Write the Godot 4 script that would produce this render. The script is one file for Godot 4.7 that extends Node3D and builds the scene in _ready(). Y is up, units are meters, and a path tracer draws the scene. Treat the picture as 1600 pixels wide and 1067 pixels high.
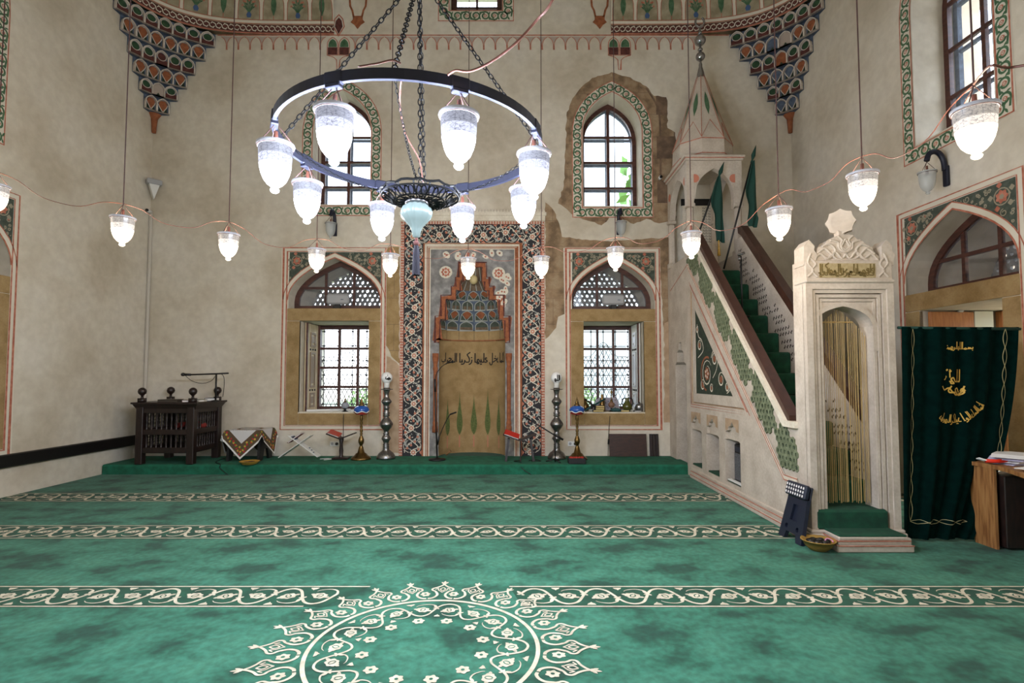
extends Node3D
# Interior of a small domed mosque: qibla wall with mihrab, minbar on the right, lamp ring overhead.
# Units are metres. The eye stands at (0, 1.5, 0); the qibla wall is the plane z = -9.5.
const F := 850.0
const TILT := 42.0 / 850.0
const LIFT := 15.0 / 850.0
const EYE := Vector3(0, 1.5, 0)
const ZB := -9.5
const XL := -6.4
const GREEN_PAINT := Color(0.20, 0.36, 0.23)

var M := {}
var rng := RandomNumberGenerator.new()
var back_wall := Transform3D(Basis(), Vector3(0, 0, ZB))
var right_wall: Transform3D
var left_wall: Transform3D
var taken := {}
var wall_back: Node3D
var wall_left: Node3D
var wall_right: Node3D

func _ready():
	rng.seed = 7
	setup_view()
	make_materials()
	build_room()
	build_outside()
	build_mihrab()
	build_muqarnas()
	build_minbar()
	build_chandelier()
	build_outer_lamps()
	build_furniture()

func setup_view():
	var cam := Camera3D.new()
	cam.name = "camera"
	cam.projection = Camera3D.PROJECTION_FRUSTUM
	cam.near = 0.05
	cam.far = 200.0
	cam.size = 2.0 * cam.near * 533.5 / F
	cam.frustum_offset = Vector2(0, LIFT * cam.near)
	cam.position = EYE
	cam.rotation.x = atan(TILT)
	add_child(cam)
	cam.current = true
	var env := Environment.new()
	var sky := Sky.new()
	var sm := ProceduralSkyMaterial.new()
	sm.sky_top_color = Color(0.80, 0.86, 0.95)
	sm.sky_horizon_color = Color(0.93, 0.95, 0.98)
	sm.ground_bottom_color = Color(0.40, 0.40, 0.38)
	sm.ground_horizon_color = Color(0.75, 0.76, 0.76)
	sm.sky_energy_multiplier = 1.0
	sky.sky_material = sm
	env.background_mode = Environment.BG_SKY
	env.sky = sky
	env.background_energy_multiplier = 9.0
	env.tonemap_mode = Environment.TONE_MAPPER_LINEAR
	env.tonemap_exposure = 1.0
	env.sdfgi_enabled = true
	env.ssao_enabled = true
	env.ssil_enabled = true
	var we := WorldEnvironment.new()
	we.name = "environment"
	we.environment = env
	add_child(we)
	var n := Vector3(0.04, 0, 1).normalized()
	right_wall = Transform3D(Basis(n, Vector3.UP, Vector3(-n.z, 0, n.x)), Vector3(4.98, 0, ZB))
	left_wall = Transform3D(Basis(Vector3(0, 0, -1), Vector3.UP, Vector3(1, 0, 0)), Vector3(XL, 0, ZB))

# ---------------------------------------------------------------- naming
func numbered(called: String) -> String:
	var k: int = taken.get(called, 0)
	taken[called] = k + 1
	return called if k == 0 else "%s_%03d" % [called, k]

func thing(called: String, label: String, category: String, at := Vector3.ZERO, group := "") -> Node3D:
	var o := Node3D.new()
	o.name = numbered(called)
	add_child(o)
	o.position = at
	tag(o, label, category, group)
	return o

func tag(o: Node, label: String, category: String, group := "") -> Node:
	if label: o.set_meta("label", label)
	if category: o.set_meta("category", category)
	if group: o.set_meta("group", group)
	return o

func obj(called: String, st: SurfaceTool, m: Material, parent: Node = self) -> MeshInstance3D:
	var o := MeshInstance3D.new()
	o.name = numbered(called) if parent == self else called
	st.generate_normals()
	o.mesh = st.commit()
	o.material_override = m
	parent.add_child(o, true)
	return o

func mesh_obj(called: String, mesh: Mesh, m: Material, parent: Node, xf := Transform3D()) -> MeshInstance3D:
	var o := MeshInstance3D.new()
	o.name = numbered(called) if parent == self else called
	o.mesh = mesh
	o.material_override = m
	o.transform = xf
	parent.add_child(o, true)
	return o

func structure(o: Node) -> Node:
	o.set_meta("kind", "structure")
	return o

func stuff(o: Node) -> Node:
	o.set_meta("kind", "stuff")
	return o

# ---------------------------------------------------------------- measuring: a sight line met with a plane
func sight(px: float, py: float) -> Vector3:
	var v := Vector3((px - 800.0) / F, -(py - 533.5) / F + LIFT, -1)
	return v.rotated(Vector3.RIGHT, atan(TILT))

func P(px: float, py: float, d: float) -> Vector3:
	var r := sight(px, py)
	return EYE + r * (d / -r.z)

func on(xf: Transform3D, px: float, py: float, w := 0.0) -> Vector2:
	var r := sight(px, py)
	var o := xf.origin + xf.basis.z * w
	var t := (o - EYE).dot(xf.basis.z) / r.dot(xf.basis.z)
	var p := xf.affine_inverse() * (EYE + r * t)
	return Vector2(p.x, p.y)

func B(px: float, py: float) -> Vector2:
	return on(back_wall, px, py)

# ---------------------------------------------------------------- shape helpers
func ns(smooth := false) -> SurfaceTool:
	var st := SurfaceTool.new()
	st.begin(Mesh.PRIMITIVE_TRIANGLES)
	st.set_smooth_group(0 if smooth else -1)
	return st

func tri(st: SurfaceTool, a: Vector3, b: Vector3, c: Vector3):   # counter-clockwise seen from outside
	st.add_vertex(a); st.add_vertex(c); st.add_vertex(b)

func quad(st: SurfaceTool, a: Vector3, b: Vector3, c: Vector3, d: Vector3):
	st.add_vertex(a); st.add_vertex(c); st.add_vertex(b)
	st.add_vertex(a); st.add_vertex(d); st.add_vertex(c)

func at(p: Vector3) -> Transform3D:
	return Transform3D(Basis(), p)

func box(st: SurfaceTool, c: Vector3, s: Vector3, bev := 0.0, xf := Transform3D()):
	var h := s * 0.5
	var b := minf(bev, minf(h.x, minf(h.y, h.z)) * 0.9)
	if b <= 0.0:
		var v := []
		for k in 8:
			v.append(xf * (c + Vector3(h.x if k & 1 else -h.x, h.y if k & 2 else -h.y, h.z if k & 4 else -h.z)))
		quad(st, v[4], v[5], v[7], v[6]); quad(st, v[1], v[0], v[2], v[3]); quad(st, v[5], v[1], v[3], v[7])
		quad(st, v[0], v[4], v[6], v[2]); quad(st, v[6], v[7], v[3], v[2]); quad(st, v[0], v[1], v[5], v[4])
		return
	# chamfered: rings of an octagonal outline at four levels
	var rings := []
	for lv in [[-h.y, b], [-h.y + b, 0.0], [h.y - b, 0.0], [h.y, b]]:
		var x: float = h.x - lv[1]
		var z: float = h.z - lv[1]
		var e: float = b if lv[1] == 0.0 else b * 0.4
		var ring := []
		for p in [Vector2(x - e, z), Vector2(x, z - e), Vector2(x, -z + e), Vector2(x - e, -z), Vector2(-x + e, -z), Vector2(-x, -z + e), Vector2(-x, z - e), Vector2(-x + e, z)]:
			ring.append(xf * (c + Vector3(p.x, lv[0], p.y)))
		rings.append(ring)
	for k in 3:
		for i in 8:
			var j := (i + 1) % 8
			quad(st, rings[k][i], rings[k][j], rings[k + 1][j], rings[k + 1][i])
	for i in range(1, 7):
		tri(st, rings[3][0], rings[3][i], rings[3][i + 1])
		tri(st, rings[0][0], rings[0][i + 1], rings[0][i])

func ccw(poly: PackedVector2Array) -> PackedVector2Array:
	var p := poly.duplicate()
	if Geometry2D.is_polygon_clockwise(p):   # y-up: true means counter-clockwise turning the other way
		p.reverse()
	return p

func area(p: PackedVector2Array) -> float:
	var s := 0.0
	for i in p.size():
		s += p[i].cross(p[(i + 1) % p.size()])
	return s * 0.5

func prism(st: SurfaceTool, poly: PackedVector2Array, z0: float, z1: float, xf := Transform3D(), caps := true):
	var p := poly.duplicate()
	if area(p) < 0.0: p.reverse()
	if caps:
		var t := Geometry2D.triangulate_polygon(p)
		for i in range(0, t.size(), 3):
			var a := p[t[i]]; var b := p[t[i + 1]]; var c := p[t[i + 2]]
			if (b - a).cross(c - a) < 0.0:
				var q := b; b = c; c = q
			tri(st, xf * Vector3(a.x, a.y, z1), xf * Vector3(b.x, b.y, z1), xf * Vector3(c.x, c.y, z1))
			tri(st, xf * Vector3(a.x, a.y, z0), xf * Vector3(c.x, c.y, z0), xf * Vector3(b.x, b.y, z0))
	for i in p.size():
		var a := p[i]; var b := p[(i + 1) % p.size()]
		quad(st, xf * Vector3(a.x, a.y, z0), xf * Vector3(b.x, b.y, z0), xf * Vector3(b.x, b.y, z1), xf * Vector3(a.x, a.y, z1))

func frame_between(st: SurfaceTool, outer: PackedVector2Array, inner: PackedVector2Array, z0: float, z1: float, xf := Transform3D(), closed := true):
	# a band between two outlines with the same number of points, given thickness
	var n := outer.size()
	for i in (n if closed else n - 1):
		var j := (i + 1) % n
		var a := outer[i]; var b := outer[j]; var c := inner[j]; var d := inner[i]
		quad(st, xf * Vector3(a.x, a.y, z1), xf * Vector3(b.x, b.y, z1), xf * Vector3(c.x, c.y, z1), xf * Vector3(d.x, d.y, z1))
		quad(st, xf * Vector3(a.x, a.y, z0), xf * Vector3(d.x, d.y, z0), xf * Vector3(c.x, c.y, z0), xf * Vector3(b.x, b.y, z0))
		quad(st, xf * Vector3(a.x, a.y, z0), xf * Vector3(b.x, b.y, z0), xf * Vector3(b.x, b.y, z1), xf * Vector3(a.x, a.y, z1))
		quad(st, xf * Vector3(d.x, d.y, z0), xf * Vector3(d.x, d.y, z1), xf * Vector3(c.x, c.y, z1), xf * Vector3(c.x, c.y, z0))

func lathe(st: SurfaceTool, prof: Array, n := 20, xf := Transform3D(), a0 := 0.0, a1 := TAU):
	for k in prof.size() - 1:
		var p: Vector2 = prof[k]
		var q: Vector2 = prof[k + 1]
		for i in n:
			var s := a0 + (a1 - a0) * i / n
			var t := a0 + (a1 - a0) * (i + 1) / n
			if i == n - 1 and absf(a1 - a0 - TAU) < 0.001: t = a0
			var u := Vector3(sin(s), 0, cos(s))
			var v := Vector3(sin(t), 0, cos(t))
			var a := xf * (u * p.x + Vector3(0, p.y, 0)); var b := xf * (v * p.x + Vector3(0, p.y, 0))
			var c := xf * (v * q.x + Vector3(0, q.y, 0)); var d := xf * (u * q.x + Vector3(0, q.y, 0))
			if p.x > 1e-6: tri(st, a, b, c if q.x > 1e-6 else d)
			if q.x > 1e-6: tri(st, a, c, d)

func tube(st: SurfaceTool, pts: Array, r: float, n := 6, closed := false, r1 := -1.0):
	var rings := []
	var m := pts.size()
	var up := Vector3.UP
	for i in m:
		var d: Vector3 = (pts[(i + 1) % m] - pts[(i - 1 + m) % m]) if closed else (pts[mini(i + 1, m - 1)] - pts[maxi(i - 1, 0)])
		d = d.normalized()
		if absf(d.dot(up)) > 0.95: up = Vector3.RIGHT if absf(d.x) < 0.8 else Vector3.BACK
		var x := d.cross(up).normalized()
		up = x.cross(d).normalized()
		var rr := r if r1 < 0.0 else lerpf(r, r1, float(i) / (m - 1))
		var ring := []
		for k in n:
			var a := TAU * k / n
			ring.append(pts[i] + (x * cos(a) + up * sin(a)) * rr)
		rings.append(ring)
	for i in (m if closed else m - 1):
		var p: Array = rings[i]
		var q: Array = rings[(i + 1) % m]
		for k in n:
			var l := (k + 1) % n
			quad(st, p[l], p[k], q[k], q[l])
	if not closed:
		for k in range(1, n - 1):
			tri(st, rings[0][0], rings[0][k], rings[0][k + 1])
			tri(st, rings[m - 1][0], rings[m - 1][k + 1], rings[m - 1][k])

func ball(st: SurfaceTool, c: Vector3, r: Vector3, n := 14, rows := 8):
	var prof := []
	for k in rows + 1:
		var a := PI * k / rows - PI / 2
		prof.append(Vector2(maxf(cos(a), 0.0) if k > 0 and k < rows else 0.0, sin(a)))
	lathe(st, prof, n, Transform3D(Basis.from_scale(r), c))

func bez(a: Vector2, b: Vector2, c: Vector2, d: Vector2, n: int, first := true) -> PackedVector2Array:
	var o := PackedVector2Array()
	for i in range(0 if first else 1, n + 1):
		o.append(a.bezier_interpolate(b, c, d, float(i) / n))
	return o

func smooth_line(pts: Array, n := 6) -> PackedVector2Array:   # Catmull-Rom through the points
	var o := PackedVector2Array()
	for i in pts.size() - 1:
		var p0: Vector2 = pts[maxi(i - 1, 0)]; var p1: Vector2 = pts[i]; var p2: Vector2 = pts[i + 1]; var p3: Vector2 = pts[mini(i + 2, pts.size() - 1)]
		for k in n:
			o.append(p1.cubic_interpolate(p2, p0, p3, float(k) / n))
	o.append(pts[-1])
	return o

func smooth_line3(pts: Array, n := 6) -> Array:
	var o := []
	for i in pts.size() - 1:
		var p0: Vector3 = pts[maxi(i - 1, 0)]; var p1: Vector3 = pts[i]; var p2: Vector3 = pts[i + 1]; var p3: Vector3 = pts[mini(i + 2, pts.size() - 1)]
		for k in n:
			o.append(p1.cubic_interpolate(p2, p0, p3, float(k) / n))
	o.append(pts[-1])
	return o

func sag(a: Vector3, b: Vector3, drop: float, n := 12) -> Array:
	var o := []
	for i in n + 1:
		var t := float(i) / n
		o.append(a.lerp(b, t) + Vector3(0, -4.0 * drop * t * (1.0 - t), 0))
	return o

func rect(u0: float, u1: float, v0: float, v1: float) -> PackedVector2Array:
	return PackedVector2Array([Vector2(u0, v0), Vector2(u1, v0), Vector2(u1, v1), Vector2(u0, v1)])

func arch(u0: float, u1: float, v0: float, vs: float, va: float, n := 10, k := 0.54) -> PackedVector2Array:
	# pointed arch outline, counter-clockwise from the lower left; vs is the springing, va the apex
	var a := (u1 - u0) * 0.5
	var m := (u0 + u1) * 0.5
	var h := va - vs
	var o := PackedVector2Array([Vector2(u0, v0), Vector2(u1, v0)])
	o.append_array(bez(Vector2(u1, vs), Vector2(u1, vs + k * h), Vector2(m + k * a, vs + (0.56 + 0.5 * k) * h), Vector2(m, va), n))
	o.append_array(bez(Vector2(m, va), Vector2(m - k * a, vs + (0.56 + 0.5 * k) * h), Vector2(u0, vs + k * h), Vector2(u0, vs), n, false))
	return o

func grown(poly: PackedVector2Array, d: float) -> PackedVector2Array:   # outline moved outward by d, same number of points
	var n := poly.size()
	var o := PackedVector2Array()
	for i in n:
		var a := (poly[i] - poly[(i - 1 + n) % n]).normalized()
		var b := (poly[(i + 1) % n] - poly[i]).normalized()
		if a == Vector2.ZERO: a = b
		if b == Vector2.ZERO: b = a
		var na := Vector2(a.y, -a.x); var nb := Vector2(b.y, -b.x)
		var s := (na + nb)
		o.append(poly[i] + s * (d / maxf(0.35, s.dot(na))))
	return o

# ---------------------------------------------------------------- painting on a surface: «paper» turns (point, height) into space
func paper(xf: Transform3D) -> Callable:
	return func(p: Vector2, z: float) -> Vector3: return xf * Vector3(p.x, p.y, z)

func stroke(st: SurfaceTool, on_: Callable, pts: PackedVector2Array, w: float, z: float, closed := false, taper := 0):
	# taper 1: thin at both ends, 2: thins towards the end
	var n := pts.size()
	if n < 2: return
	var l := []
	var r := []
	for i in n:
		var a: Vector2 = pts[(i - 1 + n) % n] if closed or i > 0 else pts[i]
		var b: Vector2 = pts[(i + 1) % n] if closed or i < n - 1 else pts[i]
		var d := (b - a).normalized()
		var t := float(i) / (n - 1)
		var k := w * 0.5
		if taper == 1: k *= 0.25 + 0.75 * sin(PI * t)
		elif taper == 2: k *= 1.0 - 0.8 * t
		elif not closed and i > 0 and i < n - 1 or closed:
			var d1: Vector2 = (pts[i] - a).normalized()
			k /= maxf(0.45, absf(d.dot(d1)))
		var m := Vector2(-d.y, d.x) * k
		l.append(on_.call(pts[i] + m, z)); r.append(on_.call(pts[i] - m, z))
	for i in (n if closed else n - 1):
		var j := (i + 1) % n
		quad(st, r[i], r[j], l[j], l[i])

func fill(st: SurfaceTool, on_: Callable, poly: PackedVector2Array, z: float):
	var p := poly.duplicate()
	if area(p) < 0.0: p.reverse()
	var v := []
	for q in p: v.append(on_.call(q, z))
	var t := Geometry2D.triangulate_polygon(p)
	for i in range(0, t.size(), 3):
		if (p[t[i + 1]] - p[t[i]]).cross(p[t[i + 2]] - p[t[i]]) < 0.0:
			tri(st, v[t[i]], v[t[i + 2]], v[t[i + 1]])
		else:
			tri(st, v[t[i]], v[t[i + 1]], v[t[i + 2]])

func disc(st: SurfaceTool, on_: Callable, c: Vector2, rx: float, ry: float, z: float, rot := 0.0, n := 10):
	var v := []
	for i in n:
		v.append(on_.call(c + Vector2(cos(TAU * i / n) * rx, sin(TAU * i / n) * ry).rotated(rot), z))
	for i in range(1, n - 1): tri(st, v[0], v[i], v[i + 1])

func leaf(st: SurfaceTool, on_: Callable, a: Vector2, b: Vector2, w: float, z: float):   # a pointed leaf from a to b
	var d := b - a
	var m := Vector2(-d.y, d.x).normalized() * w * 0.5
	fill(st, on_, PackedVector2Array([a, a + d * 0.3 - m * 0.85, a + d * 0.55 - m, a + d * 0.8 - m * 0.6, b, a + d * 0.8 + m * 0.6, a + d * 0.55 + m, a + d * 0.3 + m * 0.85]), z)

func circle_pts(c: Vector2, r: float, n := 14, a0 := 0.0, a1 := TAU, r1 := -1.0) -> PackedVector2Array:
	var o := PackedVector2Array()
	for i in n + 1:
		var t := float(i) / n
		var a := lerpf(a0, a1, t)
		o.append(c + Vector2(cos(a), sin(a)) * (r if r1 < 0.0 else lerpf(r, r1, t)))
	return o

func flower(st: SurfaceTool, on_: Callable, c: Vector2, r: float, z: float, petals := 6, rot := 0.0):
	var p := PackedVector2Array()
	var n := petals * 4
	for i in n:
		p.append(c + Vector2.from_angle(TAU * i / n + rot) * r * (0.88 + 0.13 * cos(TAU * i / n * petals)))
	fill(st, on_, p, z)

func lengths(path: PackedVector2Array) -> Array:
	var s := [0.0]
	for i in path.size() - 1: s.append(s[i] + path[i].distance_to(path[i + 1]))
	return s

func along(path: PackedVector2Array, s: Array, t: float) -> Array:   # [point, unit tangent] at length t
	var i := clampi(s.bsearch(t) - 1, 0, path.size() - 2)
	var d := path[i + 1] - path[i]
	return [path[i] + d * ((t - s[i]) / maxf(s[i + 1] - s[i], 1e-6)), d.normalized()]

# ---------------------------------------------------------------- materials
func plain(c: Color, rough := 0.8, metal := 0.0) -> StandardMaterial3D:
	var m := StandardMaterial3D.new()
	m.albedo_color = c
	m.roughness = rough
	m.metallic = metal
	return m

func noise_tex(freq: float, c: Array, seed_ := 1, size := 512, kind := FastNoiseLite.TYPE_SIMPLEX_SMOOTH, octaves := 5) -> NoiseTexture2D:
	var n := FastNoiseLite.new()
	n.noise_type = kind
	n.frequency = freq
	n.seed = seed_
	n.fractal_octaves = octaves
	n.fractal_gain = 0.55
	var t := NoiseTexture2D.new()
	t.width = size
	t.height = size
	t.seamless = true
	t.noise = n
	var g := Gradient.new()
	g.offsets = PackedFloat32Array()
	var off := PackedFloat32Array()
	var cols := PackedColorArray()
	for i in c.size():
		off.append(0.2 + 0.6 * i / maxf(1, c.size() - 1))
		cols.append(c[i])
	g.offsets = off
	g.colors = cols
	t.color_ramp = g
	return t

func noisy(c: Array, freq: float, scale: Vector3, rough := 0.85, seed_ := 1, fine: Array = [], fine_scale := 1.0) -> StandardMaterial3D:
	var m := StandardMaterial3D.new()
	m.albedo_texture = noise_tex(freq, c, seed_)
	m.uv1_triplanar = true
	m.uv1_world_triplanar = true
	m.uv1_scale = scale
	m.roughness = rough
	if fine:
		m.detail_enabled = true
		m.detail_albedo = noise_tex(0.03, fine, seed_ + 40)
		m.detail_blend_mode = BaseMaterial3D.BLEND_MODE_MUL
		m.detail_uv_layer = BaseMaterial3D.DETAIL_UV_2
		m.uv2_triplanar = true
		m.uv2_world_triplanar = true
		m.uv2_scale = Vector3.ONE * fine_scale
	return m

func wood(c0: Color, c1: Color, scale: Vector3, rough := 0.5, seed_ := 3) -> StandardMaterial3D:
	var m := noisy([c0, c1], 0.012, scale, rough, seed_)
	m.uv1_world_triplanar = false
	return m

func glow(c: Color, e: float) -> StandardMaterial3D:
	var m := plain(c, 0.4)
	m.emission_enabled = true
	m.emission = c
	m.emission_energy_multiplier = e
	return m

func make_materials():
	var fine := [Color(0.95, 0.945, 0.94), Color(1, 1, 1)]
	M.plaster = noisy([Color(0.745, 0.70, 0.62), Color(0.80, 0.765, 0.695), Color(0.82, 0.79, 0.73)], 0.006, Vector3.ONE * 0.16, 0.92, 11, fine, 0.35)
	M.whitewash = noisy([Color(0.80, 0.76, 0.68), Color(0.86, 0.83, 0.76)], 0.012, Vector3.ONE * 0.6, 0.9, 12, fine, 1.7)
	M.minbar = noisy([Color(0.70, 0.65, 0.59), Color(0.775, 0.73, 0.67)], 0.010, Vector3.ONE * 0.5, 0.75, 13, fine, 1.5)
	M.minbar_dark = noisy([Color(0.62, 0.52, 0.41), Color(0.70, 0.60, 0.49)], 0.012, Vector3.ONE * 0.7, 0.8, 14)
	M.ochre = noisy([Color(0.545, 0.445, 0.285), Color(0.60, 0.495, 0.33), Color(0.635, 0.535, 0.37)], 0.012, Vector3.ONE * 0.55, 0.9, 15, fine, 1.9)
	M.stone = noisy([Color(0.45, 0.37, 0.28), Color(0.57, 0.47, 0.36), Color(0.62, 0.54, 0.43)], 0.012, Vector3.ONE * 0.5, 0.92, 16, fine, 1.8)
	M.stone_dark = noisy([Color(0.36, 0.29, 0.23), Color(0.47, 0.38, 0.30)], 0.012, Vector3.ONE * 0.7, 0.92, 17)
	M.carpet = noisy([Color(0.05, 0.27, 0.20), Color(0.135, 0.39, 0.30), Color(0.19, 0.45, 0.36), Color(0.22, 0.475, 0.38)], 0.010, Vector3(0.30, 0.5, 0.42), 0.95, 18, [Color(0.80, 0.82, 0.80), Color(1, 1, 1)], 0.9)
	M.carpet.rim_enabled = true
	M.carpet.rim = 0.1
	M.carpet_dark = noisy([Color(0.03, 0.22, 0.15), Color(0.06, 0.30, 0.21)], 0.014, Vector3.ONE * 0.7, 0.95, 19)
	M.carpet_dark.rim_enabled = true
	M.carpet_dark.rim = 0.08
	M.carpet_step = noisy([Color(0.03, 0.21, 0.14), Color(0.06, 0.28, 0.19)], 0.014, Vector3.ONE * 0.9, 0.95, 20)
	M.cream = noisy([Color(0.70, 0.66, 0.57), Color(0.80, 0.77, 0.68)], 0.02, Vector3.ONE, 0.95, 21)
	M.red_line = noisy([Color(0.60, 0.34, 0.26), Color(0.74, 0.49, 0.40)], 0.02, Vector3.ONE, 0.9, 22)
	M.orange = noisy([Color(0.48, 0.265, 0.15), Color(0.60, 0.36, 0.22)], 0.02, Vector3.ONE, 0.85, 23)
	M.red = plain(Color(0.62, 0.17, 0.12), 0.8)
	M.green_paint = noisy([Color(0.21, 0.33, 0.22), Color(0.31, 0.43, 0.31)], 0.02, Vector3.ONE, 0.9, 24)
	M.green_dark = noisy([Color(0.10, 0.15, 0.10), Color(0.17, 0.22, 0.15)], 0.02, Vector3.ONE, 0.9, 25)
	M.spandrel = noisy([Color(0.22, 0.25, 0.21), Color(0.30, 0.33, 0.29)], 0.02, Vector3.ONE, 0.9, 26)
	M.maroon = noisy([Color(0.27, 0.13, 0.11), Color(0.38, 0.20, 0.17)], 0.02, Vector3.ONE, 0.9, 27)
	M.slate = noisy([Color(0.26, 0.30, 0.36), Color(0.36, 0.41, 0.48)], 0.02, Vector3.ONE, 0.9, 28)
	M.navy = plain(Color(0.15, 0.145, 0.16), 0.85)
	M.grey_paint = noisy([Color(0.42, 0.41, 0.40), Color(0.49, 0.48, 0.47), Color(0.58, 0.57, 0.55)], 0.014, Vector3.ONE * 0.7, 0.9, 29)
	M.pale_paint = plain(Color(0.80, 0.77, 0.70), 0.9)
	M.grey_leaf = plain(Color(0.60, 0.61, 0.58), 0.9)
	M.pink_paint = plain(Color(0.72, 0.45, 0.36), 0.9)
	M.ink = plain(Color(0.10, 0.09, 0.08), 0.9)
	M.gold = noisy([Color(0.62, 0.47, 0.17), Color(0.80, 0.64, 0.28)], 0.03, Vector3.ONE * 2.0, 0.45, 30)
	M.brown_wood = noisy([Color(0.23, 0.125, 0.10), Color(0.33, 0.19, 0.15)], 0.012, Vector3(0.6, 2.5, 0.6), 0.5, 31)
	M.dark_wood = noisy([Color(0.085, 0.05, 0.04), Color(0.16, 0.095, 0.075)], 0.012, Vector3(3, 0.8, 3), 0.42, 32)
	M.handrail = noisy([Color(0.22, 0.135, 0.105), Color(0.30, 0.19, 0.15)], 0.012, Vector3(1, 1, 1), 0.4, 33)
	M.black = plain(Color(0.035, 0.035, 0.04), 0.5)
	M.iron = plain(Color(0.075, 0.085, 0.155), 0.5, 0.1)
	M.wrought = plain(Color(0.05, 0.05, 0.055), 0.5, 0.6)
	M.tin = noisy([Color(0.40, 0.40, 0.40), Color(0.62, 0.61, 0.60)], 0.02, Vector3.ONE * 3.0, 0.30, 34)
	M.tin.metallic = 0.95
	M.chrome = plain(Color(0.62, 0.62, 0.64), 0.15, 1.0)
	M.brass = noisy([Color(0.38, 0.30, 0.17), Color(0.52, 0.42, 0.26)], 0.02, Vector3.ONE * 3.0, 0.30, 35)
	M.brass.metallic = 0.95
	M.copper = plain(Color(0.42, 0.25, 0.20), 0.5, 0.0)
	M.cord = plain(Color(0.24, 0.14, 0.12), 0.7)
	M.white_plastic = plain(Color(0.82, 0.82, 0.80), 0.4)
	M.grey_plastic = plain(Color(0.60, 0.60, 0.60), 0.4)
	M.navy_plastic = plain(Color(0.10, 0.12, 0.18), 0.4)
	M.paper = plain(Color(0.85, 0.84, 0.82), 0.9)
	M.window_white = plain(Color(0.80, 0.80, 0.77), 0.6)
	var g := plain(Color(0.9, 0.95, 1.0, 0.06), 0.03)
	g.transparency = BaseMaterial3D.TRANSPARENCY_ALPHA
	M.glass = g
	M.shutter_beige = noisy([Color(0.66, 0.58, 0.45), Color(0.76, 0.69, 0.56)], 0.012, Vector3(2, 0.5, 2), 0.6, 36)
	M.shutter_line = plain(Color(0.50, 0.41, 0.30), 0.6)
	M.arabesque_pale = plain(Color(0.55, 0.52, 0.44), 0.9)
	M.arcade_grey = plain(Color(0.66, 0.60, 0.55), 0.9)
	M.duct = plain(Color(0.74, 0.71, 0.66), 0.5)
	M.cypress = noisy([Color(0.27, 0.32, 0.15), Color(0.38, 0.41, 0.22)], 0.03, Vector3.ONE * 1.5, 0.9, 37)
	M.hood_brown = noisy([Color(0.33, 0.27, 0.21), Color(0.45, 0.38, 0.30)], 0.02, Vector3.ONE, 0.9, 38)
	M.cell_lip = noisy([Color(0.70, 0.65, 0.60), Color(0.80, 0.76, 0.71)], 0.02, Vector3.ONE, 0.9, 39)
	M.green_dark2 = noisy([Color(0.12, 0.22, 0.14), Color(0.20, 0.32, 0.20)], 0.02, Vector3.ONE, 0.9, 40)
	M.squinch = noisy([Color(0.52, 0.48, 0.38), Color(0.66, 0.62, 0.52)], 0.012, Vector3.ONE * 0.5, 0.92, 41)
	M.honeycomb = noisy([Color(0.33, 0.36, 0.26), Color(0.46, 0.49, 0.38)], 0.02, Vector3.ONE, 0.85, 42)
	M.hole = plain(Color(0.24, 0.21, 0.18), 0.95)
	M.gold_dark = noisy([Color(0.60, 0.53, 0.38), Color(0.66, 0.60, 0.45)], 0.02, Vector3.ONE * 2, 0.6, 43)
	M.beads = plain(Color(0.66, 0.55, 0.33), 0.45)
	M.flag_green = plain(Color(0.03, 0.21, 0.17), 0.85)
	M.pencil = plain(Color(0.45, 0.43, 0.40), 0.9)
	M.speckle = noisy([Color(0.10, 0.10, 0.11), Color(0.45, 0.45, 0.47), Color(0.12, 0.12, 0.13)], 0.03, Vector3.ONE * 2.5, 0.4, 44)
	M.opaline = glow(Color(0.66, 0.74, 0.73), 0.30)
	M.opaline.roughness = 0.2
	M.opaline.albedo_color = Color(0.30, 0.34, 0.33)
	M.tassel = plain(Color(0.075, 0.06, 0.10), 0.9)
	M.globe = plain(Color(0.88, 0.88, 0.87), 0.25)
	M.globe_grey = noisy([Color(0.35, 0.36, 0.40), Color(0.72, 0.73, 0.76)], 0.05, Vector3.ONE * 6, 0.25, 45)
	M.globe_brown = noisy([Color(0.35, 0.22, 0.16), Color(0.62, 0.50, 0.42)], 0.05, Vector3.ONE * 5, 0.25, 46)
	M.blue_glass = noisy([Color(0.05, 0.15, 0.45), Color(0.10, 0.30, 0.62), Color(0.30, 0.50, 0.75)], 0.06, Vector3.ONE * 4, 0.2, 47)
	M.teal = plain(Color(0.10, 0.26, 0.26), 0.7)
	M.plaque = plain(Color(0.60, 0.58, 0.62), 0.7)
	M.cream_pages = plain(Color(0.80, 0.70, 0.45), 0.9)
	M.olive = noisy([Color(0.20, 0.20, 0.08), Color(0.36, 0.37, 0.14)], 0.05, Vector3.ONE * 4, 0.25, 48)
	M.board = noisy([Color(0.17, 0.09, 0.06), Color(0.24, 0.13, 0.09)], 0.012, Vector3(1, 4, 1), 0.5, 49)
	M.ochre_plain = plain(Color(0.45, 0.33, 0.20), 0.8)
	M.velvet = noisy([Color(0.006, 0.075, 0.066), Color(0.012, 0.115, 0.10)], 0.02, Vector3.ONE, 0.8, 50)
	M.velvet.roughness = 1.0
	M.velvet.metallic_specular = 0.15
	M.gold_thread = plain(Color(0.78, 0.62, 0.26), 0.5)
	M.pale_thread = plain(Color(0.60, 0.56, 0.40), 0.6)
	M.platform = noisy([Color(0.05, 0.31, 0.22), Color(0.085, 0.40, 0.30)], 0.014, Vector3.ONE * 0.7, 0.95, 54)
	M.oak = noisy([Color(0.48, 0.31, 0.17), Color(0.60, 0.42, 0.24), Color(0.66, 0.48, 0.29)], 0.010, Vector3(6, 0.5, 6), 0.45, 51)
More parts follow.
